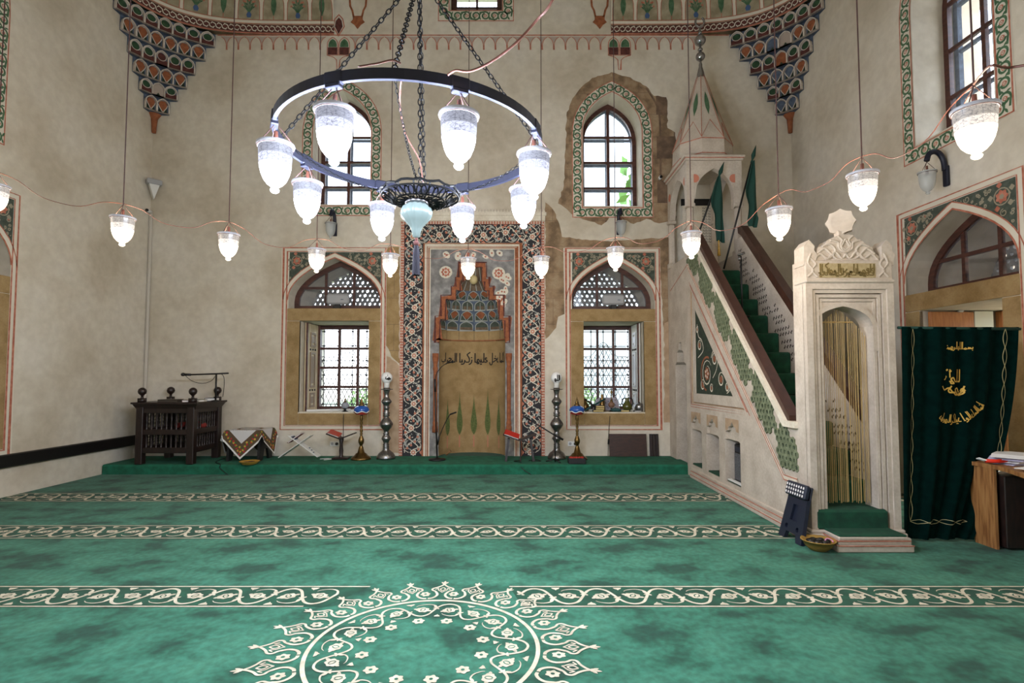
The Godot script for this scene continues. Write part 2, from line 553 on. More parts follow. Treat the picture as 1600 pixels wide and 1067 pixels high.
	M.lilac = plain(Color(0.72, 0.70, 0.78), 0.9)
	M.porch_white = plain(Color(0.80, 0.80, 0.74), 0.9)
	M.pine = noisy([Color(0.60, 0.37, 0.19), Color(0.68, 0.45, 0.25)], 0.012, Vector3(4, 0.6, 4), 0.45, 52)
	M.pine_dark = plain(Color(0.45, 0.27, 0.14), 0.5)
	M.gold_relief = noisy([Color(0.36, 0.30, 0.15), Color(0.46, 0.39, 0.21)], 0.03, Vector3.ONE * 2.0, 0.55, 53)

# ---------------------------------------------------------------- the room
func cut(parent: CSGCombiner3D, poly: PackedVector2Array, depth := 3.0, out := 0.2):
	var c := CSGPolygon3D.new()
	var p := poly.duplicate()
	if area(p) < 0.0: p.reverse()
	c.polygon = p
	c.depth = depth
	c.position.z = out   # the polygon is pushed towards -z
	c.operation = CSGShape3D.OPERATION_SUBTRACTION
	c.material = M.plaster
	c.name = "opening"
	parent.add_child(c, true)

func wall(called: String, xf: Transform3D, u0: float, u1: float, thick: float, holes: Array, niches := []) -> CSGCombiner3D:
	var w := CSGCombiner3D.new()
	w.name = called
	w.transform = xf
	add_child(w)
	var b := CSGBox3D.new()
	b.name = "body"
	b.size = Vector3(u1 - u0, 9.9, thick)
	b.position = Vector3((u0 + u1) * 0.5, 4.65, -thick * 0.5)
	b.material = M.plaster
	w.add_child(b)
	for h in holes: cut(w, h, thick + 1.0, 0.3)
	for h in niches: cut(w, h[0], h[1] + 0.3 if h[1] > 0.0 else 1.2, 0.3 if h[1] > 0.0 else h[1])
	structure(w)
	return w

# measured outlines
var up_left := [-3.54, -2.52, 4.56, 5.85, 6.64]
var up_right := [1.265, 2.305, 4.53, 5.85, 6.60]
var up_side := [2.78, 3.87, 4.42, 6.10, 7.05]
var low_left := [-4.03, -2.22, 0.60, 3.80]
var low_right := [0.945, 2.60, 0.60, 3.79]
var low_side := [2.43, 4.13, -0.05, 3.64]
var up_west := [-4.20, -2.98, 4.62, 6.10, 7.05]
var low_west := [-4.30, -2.53, 0.52, 3.87]

func lunette(p: Array) -> PackedVector2Array:
	return arch(p[0] + 0.085, p[1] - 0.085, p[3] - 1.08, p[3] - 0.93, p[3] - 0.18, 10, 0.46)

func low_hole(p: Array) -> PackedVector2Array:
	var b: float = p[2] + 0.29 if p[2] > 0.0 else -0.4
	return rect(p[0] + 0.31, p[1] - 0.29, b, p[3] - 1.30)

func up_hole(p: Array) -> PackedVector2Array:
	return arch(p[0], p[1], p[2], p[3], p[4])

func build_room():
	var st := ns()
	# floor slab and its woven bands
	box(st, Vector3(-0.7, -0.15, -3.0), Vector3(16, 0.3, 15))
	var fl := obj("floor", st, M.carpet)
	structure(fl)
	build_carpet(fl)
	st = ns()
	box(st, Vector3(-0.7, 9.75, -3.0), Vector3(15, 0.3, 15))
	structure(obj("ceiling", st, M.plaster))
	# carpeted platform along the qibla wall
	st = ns()
	var pl := [Vector2(0, 0), Vector2(0.95, 0), Vector2(0.95, 0.125), Vector2(0.935, 0.145), Vector2(0.91, 0.152), Vector2(0, 0.152)]
	var pp := PackedVector2Array()
	for q in pl: pp.append(q)
	prism(st, pp, 0.02, 9.20, Transform3D(Basis(Vector3(0, 0, 1), Vector3(0, 1, 0), Vector3(-1, 0, 0)), Vector3(2.82, 0, ZB)))
	var pf := structure(obj("trim_1", st, M.platform))
	pf.set_meta("label", "low green carpeted platform running along the foot of the qibla wall")

	var mih := rect(-1.30, -0.08, 0.10, 2.55)
	var mih2 := rect(-1.2, -0.19, 2.5, 3.56)
	wall_back = wall("wall_back", back_wall, -7.6, 6.4, 1.3, [up_hole(up_left), up_hole(up_right), lunette(low_left), lunette(low_right), low_hole(low_left), low_hole(low_right), rect(-1.13, -0.18, 8.08, 9.2)], [[mih, 0.8], [mih2, 0.55], [grown(up_hole(up_left), 0.30), -0.62], [grown(up_hole(up_right), 0.30), -0.62]])
	var rear := []
	for c in [[-9.2], [-11.4]]: pass
	var far_up := [9.6, 10.7, 4.42, 6.10, 7.05]
	var far_low := [9.3, 11.0, 0.55, 3.64]
	wall_right = wall("wall_right", right_wall, -0.6, 14.2, 1.3, [up_hole(up_side), lunette(low_side), low_hole(low_side), up_hole(far_up), low_hole(far_low)], [[grown(up_hole(up_side), 0.45), -0.62]])
	wall_left = wall("wall_left", left_wall, -14.2, 0.6, 1.3, [up_hole(up_west), lunette(low_west), low_hole(low_west), up_hole([-10.7, -9.6, 4.42, 6.10, 7.05]), low_hole([-11.0, -9.3, 0.55, 3.64])], [[grown(up_hole(up_west), 0.30), -0.62]])
	var front := Transform3D(Basis(Vector3(-1, 0, 0), Vector3.UP, Vector3(0, 0, -1)), Vector3(0, 0, 3.4))
	wall("wall_front", front, -6.6, 7.8, 1.3, [rect(-3.2, -2.0, 0.9, 2.6), rect(3.4, 4.6, 0.9, 2.6), rect(0.1, 1.5, 0.0, 2.6), rect(-3.1, -2.1, 4.5, 6.6), rect(3.5, 4.5, 4.5, 6.6)])

	upper_window("window_1", back_wall, wall_back, up_left, "arched window with red-brown glazing bars behind the near lamps")
	upper_window("window_2", back_wall, wall_back, up_right, "arched window with red-brown glazing bars ringed by bare stone")
	upper_window("window_3", right_wall, wall_right, up_side, "tall arched window high in the right wall")
	upper_window("window_4", left_wall, wall_left, up_west, "arched window high in the left wall at the edge of the view")
	lower_window("window_5", back_wall, wall_back, low_left, 0, "barred window with a beige shutter left of the prayer niche")
	lower_window("window_6", back_wall, wall_back, low_right, 1, "barred window with a white shutter right of the prayer niche")
	lower_window("door_1", right_wall, wall_right, low_side, 2, "doorway under a pointed fanlight behind the green curtain")
	lower_window("window_7", left_wall, wall_left, low_west, 3, "barred window of the left wall at the edge of the view")
	top_window()
	wall_paint()
	# skirting rail on the left wall
	st = ns()
	box(st, Vector3(-3.2, 0.455, 0.03), Vector3(6.6, 0.165, 0.06), 0.012, left_wall)
	structure(obj("baseboard_left", st, plain(Color(0.06, 0.045, 0.045), 0.45)))
	exposed_stone()

func top_window():
	var hole := rect(-1.13, -0.18, 8.08, 9.2)
	var w := thing("window_8", "small square window cut off by the upper edge of the view", "window")
	structure(w)
	w.transform = back_wall
	var st := ns()
	frame_between(st, hole, grown(hole, -0.10), -0.42, -0.34)
	box(st, Vector3(-0.655, 8.6, -0.38), Vector3(0.04, 1.2, 0.05)); box(st, Vector3(-0.655, 8.42, -0.38), Vector3(0.8, 0.035, 0.05))
	obj("frame", st, M.brown_wood, w)
	st = ns()
	quad(st, Vector3(-1.1, 8.1, -0.39), Vector3(-0.2, 8.1, -0.39), Vector3(-0.2, 9.1, -0.39), Vector3(-1.1, 9.1, -0.39))
	obj("pane", st, M.glass, w)
	border_scroll(wall_back, back_wall, PackedVector2Array([Vector2(-1.23, 9.2), Vector2(-1.23, 8.02), Vector2(-0.07, 8.02), Vector2(-0.07, 9.2)]), 0.19, 0.17)

func border_scroll(wall_: Node, xf: Transform3D, mid: PackedVector2Array, wid: float, unit: float, closed := false):
	# pale band with green spirals and little red roundels, along the line «mid»
	var pa := paper(Transform3D())
	var path := mid.duplicate()
	if closed: path.append(mid[0])
	var base := ns(); var gr := ns(); var rd := ns()
	stroke(base, pa, mid, wid, 0.004, closed)
	var off := PackedVector2Array(); var inn := PackedVector2Array()
	for k in mid.size():
		var a: Vector2 = mid[k] - mid[k - 1] if k > 0 or closed else mid[k + 1] - mid[k]
		var b: Vector2 = mid[(k + 1) % mid.size()] - mid[k] if k < mid.size() - 1 or closed else a
		a = a.normalized(); b = b.normalized()
		var m := Vector2(-a.y - b.y, a.x + b.x)
		m *= 1.0 / maxf(0.4, m.dot(Vector2(-a.y, a.x)))
		off.append(mid[k] + m * wid * 0.5); inn.append(mid[k] - m * wid * 0.5)
	stroke(rd, pa, off, 0.016, 0.006, closed)
	stroke(rd, pa, inn, 0.016, 0.006, closed)
	var s := lengths(path)
	var total: float = s[-1]
	var n := int(round(total / unit))
	var u := total / n
	for k in n:
		var c: Array = along(path, s, u * (k + 0.5))
		var t: Vector2 = c[1]
		var nn := Vector2(-t.y, t.x)
		var side := 1.0 if k % 2 == 0 else -1.0
		var sp := PackedVector2Array()
		var a0 := t.angle() + PI * 0.5 * side + PI
		var r0 := wid * 0.40
		sp.append(c[0] - t * u * 0.62 - nn * side * wid * 0.30)
		for i in 15:
			var a := a0 - side * 0.5 + side * TAU * 1.05 * i / 14.0
			sp.append(c[0] + Vector2.from_angle(a) * r0 * (1.0 - 0.030 * i))
		stroke(gr, pa, sp, wid * 0.15, 0.006, false, 0)
		leaf(gr, pa, c[0] + t * u * 0.40 + nn * side * wid * 0.05, c[0] + t * u * 0.62 + nn * side * wid * 0.42, wid * 0.16, 0.0065)
		leaf(gr, pa, c[0] + t * u * 0.42 - nn * side * wid * 0.1, c[0] + t * u * 0.5 - nn * side * wid * 0.44, wid * 0.12, 0.0065)
		stroke(rd, pa, circle_pts(c[0], wid * 0.13, 8), wid * 0.06, 0.0065, true)
		disc(rd, pa, c[0], wid * 0.045, wid * 0.045, 0.0065, 0, 6)
	obj("painted_band", base, M.pale_paint, wall_)
	obj("painted_scroll", gr, M.green_paint, wall_)
	obj("painted_lines", rd, M.red_line, wall_)

func upper_window(called: String, xf: Transform3D, wall_: Node, p: Array, label: String):
	var hole := up_hole(p)
	var w := thing(called, label, "window")
	structure(w)
	w.transform = xf
	var m: float = (p[0] + p[1]) * 0.5
	var bars := []
	var vb: float = p[3] + 0.12
	for k in 3: bars.append(vb - k * (vb - p[2]) / 3.0)
	for lay in [[-0.44, 0.075, M.brown_wood, "frame"], [-0.58, 0.065, M.slate, "outer_frame"]]:
		var z: float = lay[0]
		var st := ns()
		var inn := grown(hole, -lay[1])
		frame_between(st, grown(hole, 0.02), inn, z - 0.03, z + 0.03)
		box(st, Vector3(m, (p[2] + p[4]) * 0.5, z), Vector3(0.055, p[4] - p[2], 0.05))
		for b in bars: box(st, Vector3(m, b, z + 0.002), Vector3(p[1] - p[0], 0.04, 0.045))
		obj(lay[3], st, lay[2], w)
		if z > -0.5:
			var rows: Array = [p[2]] + [bars[2], bars[1], bars[0]] + [p[4]]
			for r in 4:
				for c in 2:
					for q in Geometry2D.intersect_polygons(rect(p[0] if c == 0 else m, m if c == 0 else p[1], rows[r], rows[r + 1]), inn):
						st = ns()
						fill(st, paper(Transform3D()), q, z)
						obj("pane", st, M.glass, w)
	# sill of the reveal, painted band round the opening
	var st2 := ns()
	box(st2, Vector3(m, p[2] - 0.01, -0.2), Vector3(p[1] - p[0], 0.06, 0.38), 0.01)
	obj("sill", st2, M.whitewash, w)
	var mid := grown(hole, 0.105)
	border_scroll(wall_, xf, mid, 0.17, 0.165, true)

func lower_window(called: String, xf: Transform3D, wall_: Node, p: Array, kind: int, label: String):
	# kind 0: shutter on the left, 1: shutter on the right, 2: doorway, 3: plain
	var pa := paper(Transform3D())
	var lun := lunette(p)
	var hole := low_hole(p)
	var lin: float = p[3] - 1.08     # top of the lintel
	var m: float = (p[0] + p[1]) * 0.5
	# --- painted panel on the wall
	var pale := ns(); var red := ns(); var dark := ns()
	var R := rect(p[0], p[1], p[2], p[3])
	stroke(pale, pa, grown(R, -0.04), 0.08, 0.003, true)
	stroke(red, pa, grown(R, -0.006), 0.02, 0.005, true)
	stroke(red, pa, grown(R, -0.072), 0.015, 0.005, true)
	var out := grown(lun, 0.075)
	# arch band over the opening: follows the curve and the two sides
	var curve := PackedVector2Array(); var curve_out := PackedVector2Array(); var curve_mid := PackedVector2Array()
	var g2 := grown(lun, 0.04)
	for k in range(2, lun.size()):
		curve.append(lun[k]); curve_out.append(out[k]); curve_mid.append(g2[k])
	stroke(pale, pa, curve_mid, 0.075, 0.0035)
	stroke(red, pa, curve, 0.02, 0.005)
	stroke(red, pa, curve_out, 0.014, 0.005)
	# dark spandrels with arabesque
	var top: float = p[3] - 0.085
	for s in [0, 1]:
		var poly := PackedVector2Array()
		var half := curve_out.size() / 2
		var x_out: float = p[1] - 0.085 if s == 0 else p[0] + 0.085
		poly.append(Vector2(m, top))
		for k in range(half + 1):
			var q: Vector2 = curve_out[half - k] if s == 0 else curve_out[half + k]
			q.x = minf(q.x, x_out) if s == 0 else maxf(q.x, x_out)
			q.y = minf(q.y, top)
			if q.distance_to(poly[-1]) > 0.012: poly.append(q)
		poly.append(Vector2(x_out, top))
		if poly.size() > 3: fill(dark, pa, poly, 0.0028)
		arabesque(wall_, Vector2(x_out, top), -1.0 if s == 0 else 1.0, poly)
	obj("painted_frame", pale, M.pale_paint, wall_)
	obj("painted_lines", red, M.red_line, wall_)
	obj("painted_spandrel", dark, M.spandrel, wall_)
	# --- the window itself
	var w := thing(called, label, "door" if kind == 2 else "window")
	structure(w)
	w.transform = xf
	# stone surround in separate blocks
	var b0: float = p[2] + 0.085 if p[2] > 0.0 else 0.0
	var hx0: float = p[0] + 0.31
	var hx1: float = p[1] - 0.29
	var hb: float = hole[0].y
	for blk in [[p[0] + 0.085, p[1] - 0.085, p[3] - 1.30, lin], [p[0] + 0.085, hx0, b0, p[3] - 1.305], [hx1, p[1] - 0.085, b0, p[3] - 1.305], [hx0 + 0.003, hx1 - 0.003, b0, hb]]:
		if blk[3] - blk[2] < 0.05: continue
		var sb := ns()
		box(sb, Vector3((blk[0] + blk[1]) * 0.5, (blk[2] + blk[3]) * 0.5, -0.02), Vector3(blk[1] - blk[0], blk[3] - blk[2], 0.055), 0.006)
		obj("stone_block", sb, M.ochre, w)
	# lunette: glazed wooden frame and a pierced stone screen behind it
	var st := ns()
	var inn := grown(lun, -0.085)
	frame_between(st, grown(lun, 0.015), inn, -0.37, -0.31)
	var lw: float = p[1] - p[0] - 0.17
	for k in [-1, 1]: box(st, Vector3(m + k * lw * 0.155, lin + 0.45, -0.34), Vector3(0.045, 0.78, 0.045))
	box(st, Vector3(m, lin + 0.41, -0.338), Vector3(lw * 0.82, 0.045, 0.045))
	obj("fanlight_frame", st, M.brown_wood, w)
	var xs := [p[0], m - lw * 0.155, m + lw * 0.155, p[1]]
	for c in 3:
		for r in 2:
			for q in Geometry2D.intersect_polygons(rect(xs[c], xs[c + 1], lin if r == 0 else lin + 0.41, lin + 0.41 if r == 0 else lin + 1.2), inn):
				st = ns()
				fill(st, pa, q, -0.34)
				obj("fanlight_pane", st, M.glass, w)
	st = ns()
	var lat := grown(lun, 0.06)
	var pitch := 0.098
	for j in range(-1, 13):
		for i in range(-1, 21):
			var c := Vector2(p[0] + (i + 0.5 * (j & 1)) * pitch, lin - 0.02 + j * pitch * 0.866)
			if not Geometry2D.is_point_in_polygon(c, lat): continue
			var r := pitch * (0.36 if (i + j * 2) % 3 == 0 else 0.27)
			var o6 := PackedVector2Array(); var i6 := PackedVector2Array()
			for k in 6:
				o6.append(c + Vector2.from_angle(PI / 6 + k * PI / 3) * pitch * 0.5774)
				i6.append(c + Vector2.from_angle(PI / 6 + k * PI / 3) * r)
			frame_between(st, o6, i6, -1.22, -1.15)
	stuff(obj("pierced_screen", st, M.grey_paint, w))
	if kind == 2: return
	# glazed sash deep in the opening
	var z := -0.88
	st = ns()
	var sash := rect(hx0, hx1, hb, p[3] - 1.30)
	frame_between(st, grown(sash, 0.03), grown(sash, -0.075), z - 0.04, z + 0.04)
	var iw: float = hx1 - hx0 - 0.15
	var ih: float = p[3] - 1.30 - hb - 0.15
	for k in [1, 2]: box(st, Vector3(hx0 + 0.075 + iw * k / 3.0, hb + 0.075 + ih * 0.5, z), Vector3(0.045, ih, 0.05))
	for k in [1, 2, 3]: box(st, Vector3(hx0 + 0.075 + iw * 0.5, hb + 0.075 + ih * k / 4.0, z + 0.002), Vector3(iw, 0.045, 0.045))
	obj("sash", st, M.brown_wood, w)
	for c in 3:
		for r in 4:
			st = ns()
			fill(st, pa, rect(hx0 + 0.075 + iw * c / 3.0, hx0 + 0.075 + iw * (c + 1) / 3.0, hb + 0.075 + ih * r / 4.0, hb + 0.075 + ih * (r + 1) / 4.0), z)
			obj("pane", st, M.glass, w)
	st = ns()
	box(st, Vector3((hx0 + hx1) * 0.5, hb + 0.004, -0.42), Vector3(hx1 - hx0 + 0.02, 0.03, 0.85))
	obj("sill", st, M.whitewash, w)
	# wrought grille outside
	st = ns()
	for k in 5:
		var x := lerpf(hx0 + 0.05, hx1 - 0.05, k / 4.0)
		tube(st, [Vector3(x, hb - 0.05, -1.12), Vector3(x, p[3] - 1.25, -1.12)], 0.009, 5)
		for j in 6: box(st, Vector3(x, hb + 0.10 + j * (ih + 0.1) / 5.5, -1.12), Vector3(0.034, 0.034, 0.034))
	for j in 6: tube(st, [Vector3(hx0 - 0.05, hb + 0.10 + j * (ih + 0.1) / 5.5, -1.12), Vector3(hx1 + 0.05, hb + 0.10 + j * (ih + 0.1) / 5.5, -1.12)], 0.008, 5)
	obj("grille", st, M.wrought, w)
	st = ns()
	var width: float = hx1 - hx0
	var net_top := func(x: float) -> float: return hb + 1.02 + 0.28 * pow(maxf(0.0, cos((x - m) / width * PI * 1.6)), 3.0)
	for k in range(-10, 22):
		for s in [-1, 1]:
			var run := []
			for i in 25:
				var y := i * 0.06
				var x: float = hx0 + k * 0.088 + s * y * 0.52
				if x < hx0 or x > hx1 or hb + y > net_top.call(x):
					if run.size() > 1: tube(st, [run[0], run[-1]], 0.006, 4)
					run = []
				else: run.append(Vector3(x, hb + y, -1.04))
			if run.size() > 1: tube(st, [run[0], run[-1]], 0.006, 4)
	var edge := []
	for i in 21:
		var x := hx0 + width * i / 20.0
		edge.append(Vector3(x, net_top.call(x), -1.04))
	tube(st, edge, 0.006, 4)
	obj("wire_net", st, M.wrought, w)
	if kind < 2:
		# folded shutter leaf standing against the side of the opening
		var dir := 1.0 if kind == 0 else -1.0
		var x0: float = hx0 + 0.035 if kind == 0 else hx1 - 0.035
		var ht: float = p[3] - 1.33 - hb
		var sm: Material = M.shutter_beige if kind == 0 else M.window_white
		var sh := Node3D.new()
		sh.name = "shutter"
		w.add_child(sh)
		st = ns()
		box(st, Vector3(x0, hb + 0.02 + ht * 0.5, -0.50), Vector3(0.035, ht, 0.62), 0.006)
		obj("leaf", st, sm, sh)
		st = ns()
		for r in [[0.06, 0.32], [0.42, 1.06], [1.16, 1.42]]:
			var o := rect(-0.62, -0.38, hb + 0.02 + r[0], hb + 0.02 + r[1])
			frame_between(st, o, grown(o, -0.035), -0.012, 0.012, Transform3D(Basis(Vector3(0, 0, 1), Vector3.UP, Vector3(1, 0, 0)), Vector3(x0 + dir * 0.02, 0, 0)))
			var o2 := rect(-0.57, -0.43, hb + 0.09 + r[0], hb - 0.05 + r[1])
			prism(st, o2, -0.008, 0.008, Transform3D(Basis(Vector3(0, 0, 1), Vector3.UP, Vector3(1, 0, 0)), Vector3(x0 + dir * 0.02, 0, 0)))
		obj("panel", st, M.shutter_line if kind == 0 else M.grey_plastic, sh)
		st = ns()
		for yy in [0.37, 1.11]:
			for zz in [-0.62, -0.50, -0.38]: box(st, Vector3(x0 + dir * 0.024, hb + 0.02 + yy, zz), Vector3(0.02, 0.035, 0.035), 0.006)
		obj("stud", st, M.wrought, sh)
		st = ns()
		box(st, Vector3(x0 + dir * 0.025, hb + 0.02 + ht * 0.5, -0.20), Vector3(0.03, ht, 0.025)); box(st, Vector3(x0 + dir * 0.03, hb + 0.02 + ht * 0.5, -0.79), Vector3(0.05, ht, 0.03))
		obj("stile", st, M.brown_wood, sh)

func arabesque(wall_: Node, corner: Vector2, sx: float, poly: PackedVector2Array):
	# swirls and red blossoms on a dark spandrel; corner is its outer upper corner, sx points to the middle
	var pa := paper(Transform3D())
	var pale := ns(); var red := ns()
	var inside := func(q: Vector2, d: float) -> bool:
		for a in 8:
			if not Geometry2D.is_point_in_polygon(q + Vector2.from_angle(a * TAU / 8) * d, poly): return false
		return true
	var c := corner + Vector2(sx * 0.155, -0.155)
	if inside.call(c, 0.05):
		flower(red, pa, c, 0.075, 0.0045, 7)
		stroke(pale, pa, circle_pts(c, 0.088, 16), 0.014, 0.005, true)
		flower(pale, pa, c, 0.03, 0.0055, 5)
		for k in 5:
			var a := c + Vector2.from_angle(k * TAU / 5 + 0.5) * 0.13
			if inside.call(a, 0.018): flower(red if k % 2 else pale, pa, a, 0.032, 0.005, 4)
	var r2 := RandomNumberGenerator.new()
	r2.seed = int(absf(corner.x) * 100) + 5
	var rad := 0.05
	for k in 260:
		var q := corner + Vector2(sx * r2.randf() * 0.95, -r2.randf() * 0.85)
		if q.distance_to(c) < 0.15: continue
		rad = r2.randf_range(0.016, 0.048) if k < 90 else r2.randf_range(0.013, 0.024)
		if inside.call(q, rad + 0.004):
			var a0 := r2.randf() * TAU
			var dir := 1.0 if k % 2 else -1.0
			var pts := circle_pts(q, rad, 12, a0, a0 + dir * TAU * 1.2, rad * 0.35)
			stroke(pale, pa, pts, 0.011, 0.0042 + 0.0001 * (k % 5), false, 0)
			if k % 4 == 0 and rad > 0.03: flower(red, pa, q, rad * 0.42, 0.0055, 5)
		elif inside.call(q, 0.012):
			disc(pale, pa, q, 0.012, 0.006, 0.0042, r2.randf() * PI, 6)
	obj("painted_arabesque", pale, M.arabesque_pale, wall_)
	obj("painted_blossoms", red, M.red_line, wall_)

func patch(px: Array) -> PackedVector2Array:
	# ragged outline through points measured on the qibla wall
	var pts := []
	for q in px: pts.append(B(q[0], q[1]))
	pts.append(pts[0])
	var o := PackedVector2Array()
	for i in pts.size() - 1:
		var a: Vector2 = pts[i]; var b: Vector2 = pts[i + 1]
		var n := maxi(1, int(a.distance_to(b) / 0.06))
		for k in n:
			var j := 0.0 if k == 0 else 0.014
			o.append(a.lerp(b, float(k) / n) + Vector2(rng.randf_range(-j, j), rng.randf_range(-j, j)))
	return o

func exposed_stone():
	# where the plaster has come away the ashlar shows, block by block
	var right_frame := rect(low_right[0] - 0.012, low_right[1] + 0.012, 0.5, low_right[3] + 0.012)
	var win := grown(up_hole(up_right), 0.19)
	var regions := [
		patch([[852, 316], [866, 330], [874, 350], [878, 370], [905, 373], [960, 377], [1000, 374], [1052, 370], [1052, 500], [1037, 520], [1030, 395], [890, 395], [884, 490], [872, 495], [869, 512], [852, 530]]),
		patch([[897, 338], [886, 327], [872, 318], [881, 290], [883, 250], [885, 180], [892, 160], [905, 140], [925, 122], [955, 113], [957, 338], [940, 352], [916, 344]]),
		patch([[955, 113], [985, 121], [1010, 135], [1022, 150], [1041, 152], [1043, 165], [1043, 200], [1055, 207], [1059, 240], [1056, 345], [1030, 349], [1010, 342], [990, 350], [968, 340], [955, 340]]),
		patch([[596, 386], [624, 386], [624, 568], [611, 556], [607, 545], [601, 536], [596, 520]])]
	var left_frame := rect(low_left[0], low_left[1] + 0.012, 0.5, low_left[3] + 0.012)
	var st := ns()
	for g in regions.size():
		var rows := 0.46 if g != 2 else 0.40
		for j in 20:
			for i in 22:
				var w := 0.62
				var cell := rect(-3.0 + i * w + (0.31 if j & 1 else 0.0), -3.0 + (i + 1) * w + (0.31 if j & 1 else 0.0), 0.6 + j * rows, 0.6 + (j + 1) * rows)
				for q in Geometry2D.intersect_polygons(grown(cell, -0.003), regions[g]):
					var list := [q]
					for k in [right_frame, win, left_frame]:
						var nxt := []
						for x in list:
							for y in Geometry2D.clip_polygons(x, k):
								if not Geometry2D.is_polygon_clockwise(y): nxt.append(y)
						list = nxt
					for x in list:
						if absf(area(x)) < 0.003: continue
						st = ns()
						prism(st, x, -0.01, 0.0015 + 0.001 * rng.randf())
						obj("stone_block", st, M.stone_dark if g == 2 and cell[0].x > 2.3 else M.stone if g != 3 else M.ochre, wall_back)
		st = ns()
		for part in Geometry2D.clip_polygons(regions[g], right_frame):
			for part2 in Geometry2D.clip_polygons(part, left_frame):
				if g == 1 or g == 2:
					for part3 in Geometry2D.clip_polygons(part2, win):
						if not Geometry2D.is_polygon_clockwise(part3): fill(st, paper(Transform3D()), part3, 0.0006)
				elif not Geometry2D.is_polygon_clockwise(part2): fill(st, paper(Transform3D()), part2, 0.0006)
		obj("stone_joint", st, M.stone_dark, wall_back)
	# worn grey plaster by the minbar and a dark crack
	st = ns()
	stroke(st, paper(Transform3D()), smooth_line([B(1010, 138), B(1026, 165), B(1031, 190), B(1032, 260), B(1032, 300)]), 0.035, 0.006)
	obj("crack", st, M.stone_dark, wall_back)
	st = ns()
	for pz in [patch([[604, 556], [613, 562], [624, 572], [624, 708], [600, 708], [603, 640]]), patch([[1038, 505], [1050, 500], [1048, 660], [1037, 660]])]:
		fill(st, paper(Transform3D()), pz, 0.003)
	obj("rough_plaster", st, M.minbar_dark, wall_back)

func wall_paint():
	# the little painted arcade and the line above it
	var pa := paper(Transform3D())
	var red := ns(); var grey := ns(); var orange := ns(); var gr := ns(); var mar := ns()
	var a := B(530, 50); var b := B(960, 66)
	var y := 7.66
	stroke(red, pa, PackedVector2Array([Vector2(-5.3, y), Vector2(3.9, y)]), 0.02, 0.004)
	for k in range(-25, 20):
		var x := -0.72 + k * 0.21
		if absf(x + 3.12) < 0.19 or absf(x - 1.93) < 0.19: continue
		if x < -5.25 or x > 3.95: continue
		# spandrel between two little arches, ending in a drop
		var s := PackedVector2Array([Vector2(x - 0.10, y - 0.03), Vector2(x - 0.045, y - 0.07), Vector2(x - 0.016, y - 0.13), Vector2(x - 0.008, y - 0.17), Vector2(x - 0.006, y - 0.27), Vector2(x + 0.006, y - 0.27), Vector2(x + 0.008, y - 0.17), Vector2(x + 0.016, y - 0.13), Vector2(x + 0.045, y - 0.07), Vector2(x + 0.10, y - 0.03)])
		stroke(red, pa, s, 0.012, 0.004)
		fill(grey, pa, PackedVector2Array([Vector2(x - 0.09, y - 0.03), Vector2(x - 0.02, y - 0.12), Vector2(x, y - 0.2), Vector2(x + 0.02, y - 0.12), Vector2(x + 0.09, y - 0.03)]), 0.003)
	for cx in [-3.12, 1.93]:
		for s in [-1, 1]:
			var q := Vector2(cx + s * 0.105, y - 0.34)
			fill(gr, pa, arch(q.x - 0.075, q.x + 0.075, q.y + 0.12, q.y + 0.15, q.y + 0.27, 5), 0.004)
			fill(mar, pa, rect(q.x - 0.085, q.x + 0.085, q.y - 0.02, q.y + 0.115), 0.004)
			stroke(red, pa, arch(q.x - 0.095, q.x + 0.095, q.y - 0.03, q.y + 0.16, q.y + 0.30, 5), 0.014, 0.005, true)
		var s2 := PackedVector2Array([Vector2(cx - 0.2, y - 0.37), Vector2(cx - 0.08, y - 0.41), Vector2(cx - 0.03, y - 0.46), Vector2(cx - 0.02, y - 0.64), Vector2(cx + 0.02, y - 0.64), Vector2(cx + 0.03, y - 0.46), Vector2(cx + 0.08, y - 0.41), Vector2(cx + 0.2, y - 0.37)])
		stroke(red, pa, s2, 0.014, 0.005)
		fill(mar, pa, PackedVector2Array([Vector2(cx, y + 0.02), Vector2(cx + 0.07, y + 0.16), Vector2(cx + 0.05, y + 0.27), Vector2(cx, y + 0.33), Vector2(cx - 0.05, y + 0.27), Vector2(cx - 0.07, y + 0.16)]), 0.004)
		stroke(red, pa, PackedVector2Array([Vector2(cx, y - 0.01), Vector2(cx + 0.10, y + 0.16), Vector2(cx + 0.07, y + 0.30), Vector2(cx, y + 0.38), Vector2(cx - 0.07, y + 0.30), Vector2(cx - 0.10, y + 0.16)]), 0.02, 0.005, true)
	# orange pendants either side of the small window
	for cx in [-2.78, 1.58]:
		var q := Vector2(cx, 7.90)
		fill(orange, pa, PackedVector2Array([q + Vector2(0, -0.13), q + Vector2(0.06, -0.05), q + Vector2(0.13, 0.0), q + Vector2(0.09, 0.05), q + Vector2(0.09, 0.12), q + Vector2(-0.09, 0.12), q + Vector2(-0.09, 0.05), q + Vector2(-0.13, 0.0), q + Vector2(-0.06, -0.05)]), 0.004)
		for s in [-1, 1]: stroke(orange, pa, PackedVector2Array([q + Vector2(s * 0.075, 0.10), q + Vector2(s * 0.10, 0.22), q + Vector2(s * 0.14, 0.30), q + Vector2(s * 0.17, 0.7)]), 0.035, 0.004)
	obj("painted_arcade", red, M.red_line, wall_back)
	obj("painted_arcade_shade", grey, M.arcade_grey, wall_back)
	obj("painted_pendant", orange, M.orange, wall_back)
	obj("painted_leaf", gr, M.green_paint, wall_back)
	obj("painted_maroon", mar, M.maroon, wall_back)
	# sconces come with the lamps; a cable duct runs down the left corner
	var st := ns()
	box(st, Vector3(XL + 0.03, 2.35, ZB + 0.03), Vector3(0.045, 4.2, 0.045), 0.008)
	tag(obj("cable_duct", st, M.duct), "thin pale cable duct running down the left corner of the room", "cable duct")

